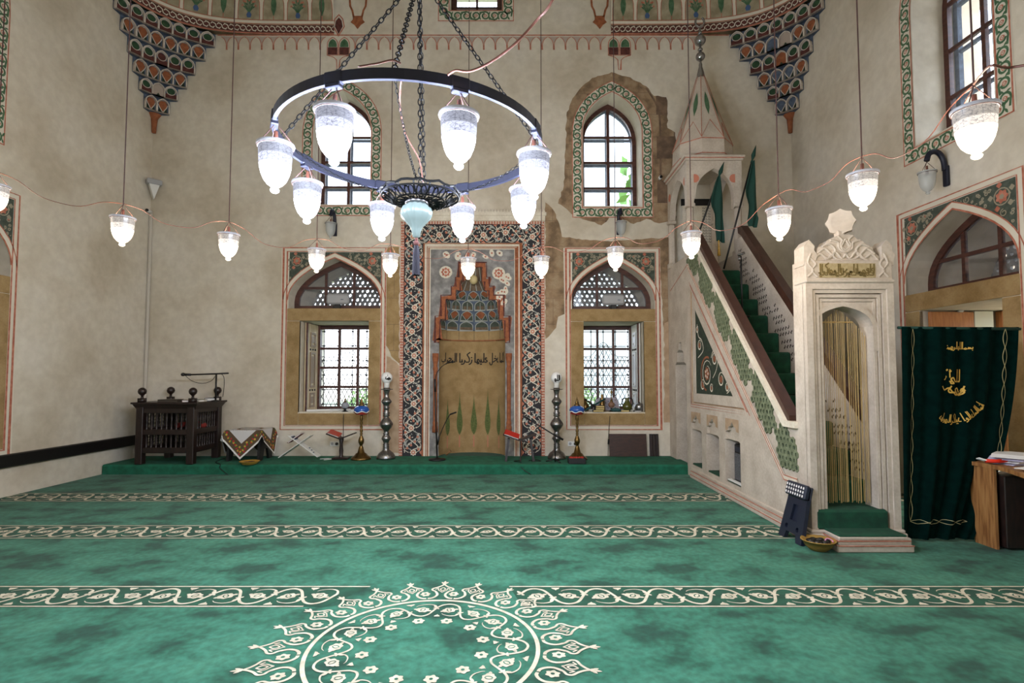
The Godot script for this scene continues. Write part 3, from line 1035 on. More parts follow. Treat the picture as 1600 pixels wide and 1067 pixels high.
# ---------------------------------------------------------------- carpet
func pomegranate(st: SurfaceTool, dark: SurfaceTool, pm: Callable, q: Vector2, fr: float, z: float, rot: float):
	var p := PackedVector2Array()
	for i in 28:
		var a := TAU * i / 28
		p.append(q + (Vector2.from_angle(a) * Vector2(1.12, 0.92) * fr * (0.93 + 0.09 * cos(a * 7.0))).rotated(rot))
	fill(st, pm, p, z)
	for s in [-1, 1]:
		leaf(st, pm, q + Vector2(s * fr * 0.8, 0).rotated(rot), q + Vector2(s * fr * 1.5, s * fr * 0.1).rotated(rot), fr * 0.5, z)
		stroke(dark, pm, circle_pts(q + Vector2(s * -fr * 0.30, 0).rotated(rot), fr * 0.62, 6, rot + (PI if s < 0 else 0.0) - 0.95, rot + (PI if s < 0 else 0.0) + 0.95), fr * 0.15, z + 0.0008)

func vine(st: SurfaceTool, dark: SurfaceTool, pm: Callable, length: float, hw: float, z: float, unit := 0.43):
	# flowing scroll along x from 0 to length: the stem passes over one flower and under the next; tendrils curl back
	var n := int(round(length / unit))
	var u := length / n
	for k in n * 2:
		var up := 1.0 if k % 2 == 0 else -1.0
		var x := k * u * 0.5
		var v := hw * up
		stroke(st, pm, smooth_line([Vector2(x, v * 0.22), Vector2(x + u * 0.09, v * 0.60), Vector2(x + u * 0.22, v * 0.76), Vector2(x + u * 0.36, v * 0.58), Vector2(x + u * 0.45, v * 0.12), Vector2(x + u * 0.50, -v * 0.22)], 4), hw * 0.12, z)
		stroke(st, pm, smooth_line([Vector2(x + u * 0.50, -v * 0.22), Vector2(x + u * 0.46, -v * 0.55), Vector2(x + u * 0.34, -v * 0.70), Vector2(x + u * 0.20, -v * 0.62), Vector2(x + u * 0.14, -v * 0.48)], 4), hw * 0.11, z + 0.0002, false, 2)
		for e in [[-0.06, 0.52, 0.15], [0.05, 0.05, 0.12], [-0.07, 0.16, 0.12]]:
			leaf(st, pm, Vector2(x + u * 0.01, v * 0.20), Vector2(x + u * e[0], v * e[1]), hw * e[2], z + 0.0003)
		pomegranate(st, dark, pm, Vector2(x + u * 0.25, -v * 0.02), minf(u * 0.120, hw * 0.36), z + 0.0004, 0.45 * up)
		var e := Vector2(x + u * 0.06, -v * 0.78)
		if absf(hw) > 0.1:
			fill(st, pm, PackedVector2Array([e + Vector2(-u * 0.070, -v * 0.08), e + Vector2(u * 0.070, -v * 0.08), e + Vector2(u * 0.05, v * 0.05), e + Vector2(u * 0.015, v * 0.12), e + Vector2(0, v * 0.20), e + Vector2(-u * 0.015, v * 0.12), e + Vector2(-u * 0.05, v * 0.05)]), z + 0.0003)

func carpet_band(fl: Node, xa: float, xb: float, zc: float, hw: float, cut_a := 0.0, cut_b := 0.0):
	# cut_a and cut_b lengthen the line nearer the wall beyond the other at the open ends
	var xf := Transform3D(Basis(Vector3(1, 0, 0), Vector3(0, 0, -1), Vector3(0, 1, 0)), Vector3(xa, 0, zc))
	var pm := paper(xf)
	var cr := ns(); var dk := ns(); var sl := ns()
	var L := xb - xa
	fill(dk, pm, PackedVector2Array([Vector2(cut_a * 0.6, -hw), Vector2(L - cut_b * 0.6, -hw), Vector2(L, hw), Vector2(0, hw)]), 0.0015)
	stroke(cr, pm, PackedVector2Array([Vector2(-0.0, hw), Vector2(L, hw)]), 0.016, 0.003)
	stroke(cr, pm, PackedVector2Array([Vector2(cut_a, -hw), Vector2(L - cut_b, -hw)]), 0.016, 0.003)
	var inner := func(p: Vector2, z: float) -> Vector3: return xf * Vector3(p.x + cut_a * 0.55, p.y, z)
	vine(cr, sl, inner, L - (cut_a + cut_b) * 0.55, hw, 0.003)
	obj("carpet_band", dk, M.carpet_dark, fl)
	stuff(obj("carpet_scroll", cr, M.cream, fl))
	stuff(obj("carpet_flower_line", sl, M.carpet_dark, fl))

func build_carpet(fl: Node):
	carpet_band(fl, -6.38, 5.2, -6.93, 0.225)
	carpet_band(fl, -6.38, 2.66, -5.39, 0.215)
	carpet_band(fl, -6.38, -1.02, -3.82, 0.17, 0.0, 0.35)
	carpet_band(fl, -0.02, 4.9, -3.82, 0.17, 0.15, 0.0)
	carpet_band(fl, -6.38, 4.9, -1.9, 0.17)
	# round medallion below the lamp ring
	var c := Vector3(-0.49, 0, -3.11)
	var cr := ns(); var sl := ns()
	var R := 0.635
	var flat := func(p: Vector2, z: float) -> Vector3: return c + Vector3(p.x, z, p.y)
	stroke(cr, flat, circle_pts(Vector2.ZERO, R + 0.0, 96), 0.024, 0.003, true)
	# scroll inside the ring
	var rm := R - 0.145
	var ring := func(p: Vector2, z: float) -> Vector3:
		var a := p.x / rm
		return c + Vector3(sin(a) * (rm + p.y), z, -cos(a) * (rm + p.y))
	vine(cr, sl, ring, TAU * rm, 0.118, 0.003, 0.35)
	for k in 12:
		var a := TAU * (k + 0.5) / 12
		flower(cr, flat, Vector2(sin(a), -cos(a)) * 0.335, 0.040, 0.003, 6, a)
		disc(sl, flat, Vector2(sin(a), -cos(a)) * 0.335, 0.010, 0.010, 0.004)
	# crown of palmettes outside
	var N := 24
	var ra := R + 0.02
	for k in N:
		var a := TAU * k / N
		var o := func(p: Vector2, z: float) -> Vector3:
			var q := Vector2(sin(a), -cos(a)) * (ra + p.y * 1.14) + Vector2(cos(a), sin(a)) * p.x
			return c + Vector3(q.x, z, q.y)
		var w := TAU * ra / N * 0.5
		for s in [-1, 1]:
			stroke(cr, o, smooth_line([Vector2(s * w * 0.97, 0.012), Vector2(s * w * 0.70, 0.016), Vector2(s * w * 0.42, 0.040), Vector2(s * w * 0.32, 0.075), Vector2(s * w * 0.50, 0.112)], 4), 0.017, 0.003)
			stroke(cr, o, smooth_line([Vector2(s * w * 0.36, 0.088), Vector2(s * w * 0.56, 0.120), Vector2(s * w * 0.84, 0.140), Vector2(s * w * 0.82, 0.165), Vector2(s * w * 0.46, 0.186), Vector2(s * w * 0.16, 0.212), Vector2(0, 0.236)], 4), 0.014, 0.0031)
			stroke(cr, o, smooth_line([Vector2(s * w * 0.62, 0.148), Vector2(s * w * 0.40, 0.168), Vector2(s * w * 0.34, 0.140), Vector2(s * w * 0.10, 0.118), Vector2(0, 0.105)], 3), 0.008, 0.003)
			leaf(cr, o, Vector2(0, 0.240), Vector2(s * 0.026, 0.272), 0.018, 0.0032)
		stroke(cr, o, smooth_line([Vector2(0, 0.182), Vector2(0.018, 0.156), Vector2(0, 0.132), Vector2(-0.018, 0.156), Vector2(0, 0.182)], 3), 0.009, 0.003)
		disc(cr, o, Vector2(0, 0.247), 0.016, 0.013, 0.0033)
		leaf(cr, o, Vector2(0, 0.245), Vector2(0, 0.29), 0.018, 0.0034)
		flower(cr, o, Vector2(w * 1.0, 0.078), 0.036, 0.003, 6)
		disc(sl, o, Vector2(w * 1.0, 0.078), 0.010, 0.010, 0.004)
	stuff(obj("carpet_medallion", cr, M.cream, fl))
	stuff(obj("carpet_flower_line", sl, M.carpet, fl))

# ---------------------------------------------------------------- outside
func build_outside():
	var st := ns()
	box(st, Vector3(0, -0.6, -26), Vector3(70, 0.6, 30.2))
	var g := structure(obj("trim_2", st, plain(Color(0.55, 0.60, 0.48), 0.95)))
	g.set_meta("label", "grass outside the windows of the qibla wall")
	# pale house seen through the upper right window
	var h := thing("house", "pale house with a sloping roof seen through the window ringed by stone", "house", Vector3(3.2, -0.3, -19.5))
	st = ns()
	prism(st, PackedVector2Array([Vector2(-4, 0), Vector2(0.9, 0), Vector2(0.9, 12.6), Vector2(-4, 9.8)]), -6, 0)
	obj("house_wall", st, plain(Color(0.86, 0.88, 0.90), 0.9), h)
	st = ns()
	prism(st, PackedVector2Array([Vector2(-4.3, 9.6), Vector2(1.2, 12.75), Vector2(1.2, 13.1), Vector2(-4.3, 9.95)]), -6.3, 0.4)
	obj("roof", st, plain(Color(0.82, 0.80, 0.76), 0.9), h)
	for k in 3:
		st = ns()
		box(st, Vector3(-1.6, 3.2 + k * 2.5, 0.02), Vector3(1.2, 1.4, 0.08), 0.02)
		obj("house_window", st, M.porch_white, h)
	var cols := [Color(0.36, 0.52, 0.22), Color(0.46, 0.58, 0.34), Color(0.50, 0.60, 0.38)]
	var spots := [[Vector3(5.4, -0.3, -16.5), 10.6, "leafy green tree outside the window ringed by stone"], [Vector3(-4.6, -0.3, -17.0), 1.55, "low green bush outside the window left of the prayer niche"], [Vector3(2.3, -0.3, -17.4), 1.55, "small green bush outside the window right of the prayer niche"]]
	for k in spots.size():
		var t := thing("tree" if k % 3 == 0 else "bush", spots[k][2], "tree" if k % 3 == 0 else "bush", spots[k][0])
		var H: float = spots[k][1]
		st = ns(true)
		lathe(st, [Vector2(0.02 * H, 0), Vector2(0.014 * H, H * 0.5), Vector2(0.004 * H, H * 0.8)], 8)
		obj("trunk", st, M.stone_dark, t)
		st = ns()
		var r2 := RandomNumberGenerator.new()
		r2.seed = 30 + k
		for i in 900:
			var d := Vector3(r2.randfn(), r2.randfn(), r2.randfn()).normalized() * pow(r2.randf(), 0.4)
			var c := Vector3(d.x * H * 0.2, H * 0.68 + d.y * H * 0.30, d.z * H * 0.2) if k % 3 == 0 else Vector3(d.x * H * 0.45, H * 0.5 + d.y * H * 0.48, d.z * H * 0.4)
			var x := Vector3(r2.randfn(), r2.randfn(), r2.randfn()).normalized()
			var y := x.cross(Vector3(r2.randfn(), r2.randfn(), r2.randfn())).normalized()
			var s := H * 0.022 + 0.03
			quad(st, c - x * s, c - y * s * 0.5, c + x * s, c + y * s * 0.5)
		var m := plain(cols[k % 3], 0.7)
		m.backlight_enabled = true
		m.backlight = Color(0.25, 0.32, 0.10)
		stuff(obj("foliage", st, m, t))

# ---------------------------------------------------------------- Arabic lettering, drawn with a pen
# every letter: [advance, [strokes of points], [dots]]; the pen runs from right (x = 0) to left
var letters := {
	"A": [0.24, [[[-0.10, 1.0], [-0.12, 0.5], [-0.10, 0.0]]], []],
	"a": [0.20, [[[0, 0], [-0.09, 0.0], [-0.12, 0.12], [-0.12, 1.0]]], []],
	"l": [0.28, [[[-0.05, 1.0], [-0.06, 0.1], [-0.12, 0.0], [-0.28, 0.0]]], []],
	"L": [0.60, [[[0, 0], [-0.10, 0.0]], [[-0.12, 1.0], [-0.13, 0.0], [-0.22, -0.28], [-0.42, -0.28], [-0.52, -0.02]]], []],
	"k": [0.48, [[[0.06, 1.1], [-0.32, 0.82]], [[-0.32, 0.82], [-0.06, 0.42], [-0.06, 0.1], [-0.14, 0.0], [-0.48, 0.0]]], []],
	"m": [0.32, [[[0, 0], [-0.08, 0.13], [-0.20, 0.10], [-0.20, -0.06], [-0.06, -0.06], [0.0, 0.0]], [[-0.12, 0], [-0.32, 0]]], []],
	"M": [0.34, [[[0, 0], [-0.08, 0.13], [-0.20, 0.10], [-0.20, -0.06], [-0.06, -0.06]], [[-0.20, 0.0], [-0.28, -0.15], [-0.28, -0.5]]], []],
	"d": [0.36, [[[-0.10, 0.46], [-0.26, 0.16], [-0.20, 0.0], [0.0, 0.0]]], []],
	"x": [0.48, [[[-0.38, 0.34], [-0.18, 0.40], [0.02, 0.30], [-0.22, 0.12], [-0.48, 0.0]]], [[-0.16, 0.62]]],
	"h": [0.48, [[[-0.38, 0.34], [-0.18, 0.40], [0.02, 0.30], [-0.22, 0.12], [-0.48, 0.0]]], []],
	"e": [0.36, [[[-0.02, 0.42], [-0.18, 0.46], [-0.25, 0.32], [-0.10, 0.20], [0.0, 0.10], [-0.12, 0.0], [-0.36, 0.0]]], []],
	"y": [0.26, [[[0, 0], [-0.08, 0.02], [-0.11, 0.24], [-0.14, 0.02], [-0.26, 0.0]]], [[-0.06, -0.22], [-0.18, -0.22]]],
	"b": [0.24, [[[-0.02, 0.24], [-0.06, 0.02], [-0.24, 0.0]]], [[-0.08, -0.2]]],
	"n": [0.24, [[[-0.02, 0.24], [-0.06, 0.02], [-0.24, 0.0]]], [[-0.08, 0.45]]],
	"s": [0.44, [[[0, 0.18], [-0.05, 0.02], [-0.13, 0.16], [-0.17, 0.02], [-0.25, 0.18], [-0.30, 0.0], [-0.44, 0.0]]], []],
	"H": [0.42, [[[0, 0], [-0.14, 0.30], [-0.30, 0.20], [-0.20, 0.0], [-0.10, -0.14], [-0.30, -0.16], [-0.32, 0.0], [-0.42, 0.0]]], []],
	"o": [0.30, [[[0, 0], [-0.10, 0.02], [-0.14, 0.28], [-0.26, 0.12], [-0.12, 0.0]]], []],
	"z": [0.30, [[[-0.06, 0.28], [-0.10, 0.0], [-0.24, -0.20], [-0.42, -0.24]]], [[-0.10, 0.5]]],
	"r": [0.30, [[[-0.02, 0.05], [-0.08, 0.16], [-0.12, -0.02], [-0.24, -0.20], [-0.40, -0.24]]], []],
	"w": [0.32, [[[-0.02, 0.1], [-0.12, 0.26], [-0.20, 0.10], [-0.06, 0.06], [-0.12, -0.10], [-0.36, -0.22]]], []],
	"B": [0.88, [[[-0.02, 0.28], [-0.10, 0.04], [-0.40, -0.02], [-0.72, 0.04], [-0.80, 0.26]]], [[-0.42, -0.22]]],
	"q": [0.32, [[[0, 0], [-0.08, 0.22], [-0.20, 0.18], [-0.18, 0.0], [-0.32, 0.0]]], [[-0.06, 0.46], [-0.18, 0.46]]],
	" ": [0.22, [], []],
}

func text_width(t: String) -> float:
	var w := 0.0
	for c in t: w += letters[c][0]
	return w

func lettering(st: SurfaceTool, pm: Callable, t: String, right_end: Vector2, size: float, z: float, pen := 0.12, squeeze := 1.0):
	var x := 0.0
	for c in t:
		for s in letters[c][1]:
			var pts := []
			for q in s: pts.append(right_end + Vector2((q[0] + x) * squeeze, q[1]) * size)
			stroke(st, pm, smooth_line(pts, 4), pen * size, z, false, 0)
		for d in letters[c][2]:
			disc(st, pm, right_end + Vector2((d[0] + x) * squeeze, d[1]) * size, pen * 0.75 * size, pen * 0.75 * size, z, 0.7, 4)
		x -= letters[c][0]

# ---------------------------------------------------------------- the prayer niche
const MC := -0.695

func arab_unit(pale: SurfaceTool, grey: SurfaceTool, org: SurfaceTool, pm: Callable, o: Vector2, dx: Vector2, dy: Vector2, r2: RandomNumberGenerator):
	var f := func(x: float, y: float) -> Vector2: return o + dx * x + dy * y
	var c: Vector2 = f.call(0.02, 0.0)
	flower(pale, pm, c, 0.062, 0.006, 8)
	flower(org, pm, c, 0.040, 0.0065, 8, 0.4)
	disc(pale, pm, c, 0.016, 0.016, 0.007)
	for s in [-1, 1]:
		# crescents leaning towards each other
		var p := PackedVector2Array()
		var q := PackedVector2Array()
		for i in 9:
			var t := i / 8.0
			var y: float = 0.075 + 0.05 * (1 + s) + 0.15 * t
			p.append(f.call(s * (0.055 + 0.045 * sin(PI * t)), y))
			q.append(f.call(s * (0.055 + 0.090 * sin(PI * t)), y))
		q.reverse()
		p.append_array(q)
		fill(grey, pm, p, 0.006)
		# vines from bloom to bloom
		stroke(pale if s > 0 else grey, pm, smooth_line([f.call(s * 0.02, 0.05), f.call(s * 0.10, 0.10), f.call(-s * 0.02, 0.21), f.call(-s * 0.12, 0.30), f.call(-s * 0.02, 0.37)], 4), 0.016, 0.0055)
		stroke(pale, pm, smooth_line([f.call(s * 0.06, 0.0), f.call(s * 0.125, 0.04), f.call(s * 0.15, 0.12), f.call(s * 0.12, 0.18)], 4), 0.010, 0.0055)
		stroke(pale, pm, smooth_line([f.call(s * 0.15, 0.21), f.call(s * 0.08, 0.26), f.call(s * 0.11, 0.33), f.call(s * 0.15, 0.30)], 4), 0.010, 0.0055)
		fill(org, pm, PackedVector2Array([f.call(s * 0.162, -0.04), f.call(s * 0.125, 0.0), f.call(s * 0.162, 0.04)]) if s > 0 else PackedVector2Array([f.call(-0.162, 0.17), f.call(-0.125, 0.21), f.call(-0.162, 0.25)]), 0.006)
	for b in [[-0.085, 0.075], [0.095, 0.27], [-0.02, 0.125], [0.045, 0.185], [-0.045, 0.255], [0.11, 0.055], [-0.12, 0.345]]:
		flower(org, pm, f.call(b[0], b[1]), 0.024, 0.0065, 4, b[0] * 20)
		leaf(pale, pm, f.call(b[0], b[1] + 0.012), f.call(b[0] + 0.012, b[1] + 0.05), 0.016, 0.006)
	for k in 34:
		var x := r2.randf_range(-0.155, 0.155)
		var y := r2.randf_range(0.0, 0.42)
		var a := r2.randf() * TAU
		leaf(pale if k % 3 else grey, pm, f.call(x, y), f.call(x + cos(a) * 0.036, y + sin(a) * 0.036), 0.016, 0.0058)

func niche_map(a0: float, b0: float, a1: float, b1: float, v0: float, v1: float) -> Callable:
	# paper bent round the hollow: x metres round the curve, y from v0 up
	return func(p: Vector2, z: float) -> Vector3:
		var t := clampf((p.y - v0) / (v1 - v0), -0.05, 1.05)
		var a := lerpf(a0, a1, t) - z
		var b := lerpf(b0, b1, t) - z
		var phi := p.x / ((a0 + b0) * 0.5)
		phi = clampf(phi, -PI / 2, PI / 2)
		return Vector3(MC + a * sin(phi), p.y, -b * cos(phi))

func hollow(st: SurfaceTool, pm: Callable, half: float, v0: float, v1: float, n := 24):
	for k in n:
		var x0 := lerpf(-half, half, float(k) / n)
		var x1 := lerpf(-half, half, float(k + 1) / n)
		quad(st, pm.call(Vector2(x0, v0), 0), pm.call(Vector2(x1, v0), 0), pm.call(Vector2(x1, v1), 0), pm.call(Vector2(x0, v1), 0))

func build_mihrab():
	var mh := thing("mihrab", "tall painted prayer niche with a stepped stalactite hood and floral border", "prayer niche")
	mh.transform = back_wall
	var pa := paper(Transform3D())
	var c := MC
	var vb := 0.152
	# border plates: chequer, floral, pale
	var u_shape := func(h0: float, t0: float, h1: float, t1: float) -> PackedVector2Array:
		return PackedVector2Array([Vector2(c - h0, vb), Vector2(c - h0, t0), Vector2(c + h0, t0), Vector2(c + h0, vb), Vector2(c + h1, vb), Vector2(c + h1, t1), Vector2(c - h1, t1), Vector2(c - h1, vb)])
	var st := ns()
	prism(st, u_shape.call(1.265, 4.265, 1.205, 4.215), -0.01, 0.012)
	obj("chequer_border", st, M.red_line, mh)
	st = ns()
	for k in 86:
		for j in 2:
			for s in [-1, 1]:
				if (k + j) % 1 == 0:
					var q := Vector2(c + s * (1.221 + j * 0.027), vb + 0.03 + k * 0.048)
					fill(st, pa, PackedVector2Array([q + Vector2(0, -0.013), q + Vector2(0.010, 0), q + Vector2(0, 0.013), q + Vector2(-0.010, 0)]) if j == (k & 1) else rect(q.x - 0.009, q.x + 0.009, q.y - 0.012, q.y + 0.012), 0.014)
	for k in 52:
		for j in 2:
			var q := Vector2(c - 1.22 + k * 0.048, 4.229 + j * 0.024)
			fill(st, pa, rect(q.x - 0.012, q.x + 0.012, q.y - 0.008, q.y + 0.008), 0.014)
	stuff(obj("chequer_dots", st, M.pale_paint, mh))
	st = ns()
	prism(st, u_shape.call(1.205, 4.215, 0.865, 3.875), -0.01, 0.004)
	obj("floral_border", st, M.navy, mh)
	var pale := ns(); var grey := ns(); var org := ns()
	var r2 := RandomNumberGenerator.new()
	r2.seed = 3
	for k in 10:
		for s in [-1, 1]:
			if vb + 0.05 + k * 0.42 < 4.0:
				arab_unit(pale, grey, org, pa, Vector2(c + s * 1.035, vb + 0.06 + k * 0.42), Vector2(s if k % 2 else -s, 0), Vector2(0, 1), r2)
	for k in 5: arab_unit(pale, grey, org, pa, Vector2(c - 0.98 + k * 0.39, 4.045), Vector2(0, -1 if k % 2 else 1), Vector2(1, 0), r2)
	obj("floral_vines", pale, M.pale_paint, mh)
	obj("floral_crescents", grey, M.grey_leaf, mh)
	obj("floral_blossoms", org, M.pink_paint, mh)
	st = ns()
	prism(st, u_shape.call(0.865, 3.875, 0.735, 3.76), -0.01, 0.03)
	obj("pale_moulding", st, M.whitewash, mh)
	st = ns()
	for r in [[0.852, 3.862, 0.026], [0.795, 3.808, 0.014], [0.765, 3.785, 0.020]]:
		stroke(st, pa, PackedVector2Array([Vector2(c - r[0], vb), Vector2(c - r[0], r[1]), Vector2(c + r[0], r[1]), Vector2(c + r[0], vb)]), r[2], 0.032)
	obj("painted_lines", st, M.orange, mh)
	# cornice over the border
	st = ns()
	prism(st, rect(c - 1.28, c + 1.28, 4.27, 4.36), -0.01, 0.03)
	prism(st, rect(c - 1.30, c + 1.30, 4.36, 4.42), -0.01, 0.05)
	for k in 48: prism(st, PackedVector2Array([Vector2(c - 1.28 + k * 0.0535, 4.42), Vector2(c - 1.28 + k * 0.0535 + 0.045, 4.42), Vector2(c - 1.28 + k * 0.0535 + 0.022, 4.48)]), -0.01, 0.035)
	obj("cornice", st, M.whitewash, mh)
	# grey painted plate with the stepped opening
	var steps := [[0.578, 2.17], [0.60, 2.535], [0.50, 2.90], [0.32, 3.06], [0.245, 3.22], [0.195, 3.48]]
	var outline := PackedVector2Array([Vector2(c - steps[0][0], vb)])
	for k in steps.size():
		outline.append(Vector2(c - steps[k][0], steps[k][1]))
		if k < steps.size() - 1: outline.append(Vector2(c - steps[k + 1][0], steps[k][1]))
	var right := outline.duplicate()
	right.reverse()
	for q in right: outline.append(Vector2(2 * c - q.x, q.y))
	var plate := PackedVector2Array([Vector2(c - 0.735, vb)])
	plate.append_array(outline)
	plate.append_array([Vector2(c + 0.735, vb), Vector2(c + 0.735, 3.76), Vector2(c - 0.735, 3.76)])
	st = ns()
	prism(st, plate, -0.03, 0.008)
	obj("grey_plate", st, M.grey_paint, mh)
	var hood := PackedVector2Array()
	for k in range(1, outline.size() - 1): hood.append(outline[k])
	st = ns()
	stroke(st, pa, grown_open(hood, 0.008), 0.08, 0.010)
	obj("stepped_frame", st, M.orange, mh)
	st = ns()
	stroke(st, pa, grown_open(hood, 0.052), 0.02, 0.011)
	stroke(st, pa, grown_open(hood, -0.030), 0.014, 0.012)
	obj("stepped_outline", st, M.maroon, mh)
	# worn pale patches with small red flowers, and two rosettes
	pale = ns(); org = ns()
	for q in [[c - 0.47, 3.36], [c + 0.46, 3.34]]:
		pale = ns(); org = ns()
		disc(pale, pa, Vector2(q[0], q[1]), 0.115, 0.11, 0.010, 0, 14)
		flower(org, pa, Vector2(q[0], q[1]), 0.085, 0.012, 8)
		flower(pale, pa, Vector2(q[0], q[1]), 0.05, 0.013, 6)
		flower(org, pa, Vector2(q[0], q[1]), 0.03, 0.014, 5)
		surfaces("painted_rosette", [[pale, M.pale_paint], [org, M.red_line]], mh)
	pale = ns(); org = ns()
	for k in 26:
		var q := Vector2(c + r2.randf_range(0.45, 0.68), r2.randf_range(2.75, 3.28)) if k < 14 else Vector2(c + r2.randf_range(-0.62, 0.62), r2.randf_range(3.60, 3.71))
		if k < 24: disc(pale, pa, q, r2.randf_range(0.03, 0.085), r2.randf_range(0.03, 0.06), 0.0095 + 0.00005 * k, r2.randf() * 3.0, 9)
		flower(org, pa, q, 0.018, 0.013, 5)
	stuff(obj("worn_patch", pale, M.pale_paint, mh))
	stuff(obj("small_red_flowers", org, M.red_line, mh))
	# the hollow itself
	var low := niche_map(0.578, 0.47, 0.578, 0.47, vb, 2.17)
	var half := 0.524 * PI / 2
	st = ns()
	hollow(st, low, half, vb, 2.17, 40)
	obj("niche_wall", st, M.ochre, mh)
	for k in 5:
		var gr := ns(); org = ns()
		var x := (k - 2) * 0.243
		var top: float = [1.05, 1.18, 1.12, 1.24, 1.10][k]
		var poly := PackedVector2Array()
		for i in 17:
			var t := i / 16.0
			poly.append(Vector2(x + 0.058 * pow(sin(PI * pow(1.0 - t, 2.2)), 0.8) * (1.0 - t * 0.35), lerpf(0.47, top + 0.12, t)))
		for i in 15:
			var q := poly[15 - i]
			poly.append(Vector2(2 * x - q.x, q.y))
		fill(gr, low, poly, 0.008)
		stroke(org, low, PackedVector2Array([Vector2(x, 0.25), Vector2(x, 0.46)]), 0.018, 0.005)
		obj("painted_cypress", gr, M.cypress, mh)
		obj("painted_stem", org, M.pink_paint, mh)
	st = ns()
	var wx := 0.70
	for word in ["klma", "dxL", "elyHa", "zkrya", "AlmhrAB"]:
		st = ns()
		lettering(st, low, word, Vector2(wx, 1.79), 0.165, 0.008, 0.12, 0.90)
		wx -= (text_width(word) + 0.22) * 0.165 * 0.90
		obj("inscription_word", st, M.ink, mh)
	var tiers := ns(); var blue := ns(); var wht := ns(); var green := ns(); var brn := ns()
	org = ns()
	var pan := niche_map(0.578, 0.47, 0.578, 0.47, 2.17, 2.36)
	hollow(tiers, pan, half, 2.17, 2.36)
	for k in 5: stroke(brn, pan, PackedVector2Array([Vector2((k - 2) * 0.26, 2.18), Vector2((k - 2) * 0.26, 2.35)]), 0.008, 0.004)
	obj("panel_joints", brn, M.hood_brown, mh)
	brn = ns()
	stroke(org, pan, PackedVector2Array([Vector2(-half, 2.18), Vector2(-half * 0.5, 2.18), Vector2(0, 2.18), Vector2(half * 0.5, 2.18), Vector2(half, 2.18)]), 0.018, 0.004)
	obj("red_line", org, M.orange, mh)
	var rows := [[0.578, 0.47, 0.56, 0.46, 2.36, 2.535, 6, 0], [0.56, 0.46, 0.47, 0.36, 2.535, 2.72, 6, 1], [0.47, 0.36, 0.46, 0.35, 2.72, 2.90, 6, 2], [0.46, 0.35, 0.31, 0.22, 2.90, 3.06, 5, 1], [0.31, 0.22, 0.20, 0.14, 3.06, 3.22, 8, 3], [0.20, 0.14, 0.16, 0.10, 3.22, 3.48, 6, 3]]
	for r in rows:
		var pm := niche_map(r[0], r[1], r[2], r[3], r[4], r[5])
		var hf: float = (r[0] + r[1]) * 0.25 * PI
		hollow(blue if r[7] < 3 else brn, pm, hf, r[4], r[5])
		var n: int = r[6]
		var w := 2 * hf / n
		var h: float = r[5] - r[4]
		for k in n:
			if r[7] < 3: wht = ns(); green = ns(); org = ns(); brn = ns()
			var x := -hf + (k + 0.5) * w
			var a := arch(x - w * 0.42, x + w * 0.42, r[4] + 0.005, r[4] + h * 0.45, r[4] + h * 0.97, 5)
			if r[7] == 3:
				stroke(wht, pm, PackedVector2Array([Vector2(x, r[4]), Vector2(x, r[5])]), 0.014, 0.004)
				continue
			stroke(wht, pm, a, 0.014, 0.018, true)
			if r[7] == 0:
				fill(green, pm, a, 0.004)
				fill(brn, pm, rect(x - w * 0.40, x + w * 0.40, r[4] + 0.01, r[4] + h * 0.38), 0.013)
			elif r[7] == 1:
				fill(green, pm, a, 0.004)
				fill(org, pm, PackedVector2Array([Vector2(x, r[4] + h * 0.10), Vector2(x + w * 0.30, r[4] + h * 0.62), Vector2(x + w * 0.20, r[4] + h * 0.88), Vector2(x - w * 0.20, r[4] + h * 0.88), Vector2(x - w * 0.30, r[4] + h * 0.62)]), 0.013)
				stroke(wht, pm, PackedVector2Array([Vector2(x - w * 0.36, r[4] + h * 0.60), Vector2(x, r[4] + h * 0.06), Vector2(x + w * 0.36, r[4] + h * 0.60)]), 0.010, 0.018)
			else:
				fill(green, pm, a, 0.004)
				for s in [-1, 1]: fill(brn, pm, rect(x + s * w * 0.18 - w * 0.12, x + s * w * 0.18 + w * 0.12, r[4] + h * 0.10, r[4] + h * 0.45), 0.013)
				stroke(wht, pm, PackedVector2Array([Vector2(x, r[4] + 0.01), Vector2(x, r[4] + h * 0.8)]), 0.008, 0.018)
			if r[7] == 1: surfaces("hood_cell", [[green, M.spandrel], [org, M.orange], [wht, M.grey_leaf]], mh)
			else: surfaces("hood_cell", [[green, M.spandrel], [brn, M.hood_brown], [wht, M.grey_leaf]], mh)
		if r[7] == 3:
			obj("hood_flutes", brn, M.hood_brown, mh)
			stuff(obj("hood_stripes", wht, M.grey_leaf, mh))
			brn = ns(); wht = ns()
	obj("panel_row", tiers, M.ochre, mh)
	obj("hood_tier", blue, M.slate, mh)
	# ledges that close each tier, and the lid
	st = ns()
	for e in [[2.36, 0.58, 0.475, 0.70, 0.60], [3.481, 0.0, 0.0, 0.30, 0.30]]:
		for k in 16:
			var p0 := -PI / 2 + PI * k / 16
			var p1 := -PI / 2 + PI * (k + 1) / 16
			quad(st, Vector3(c + e[1] * sin(p0), e[0], -e[2] * cos(p0)), Vector3(c + e[1] * sin(p1), e[0], -e[2] * cos(p1)), Vector3(c + e[3] * sin(p1), e[0], -e[4] * cos(p1)), Vector3(c + e[3] * sin(p0), e[0], -e[4] * cos(p0)))
	obj("hood_ledge", st, M.hood_brown, mh)
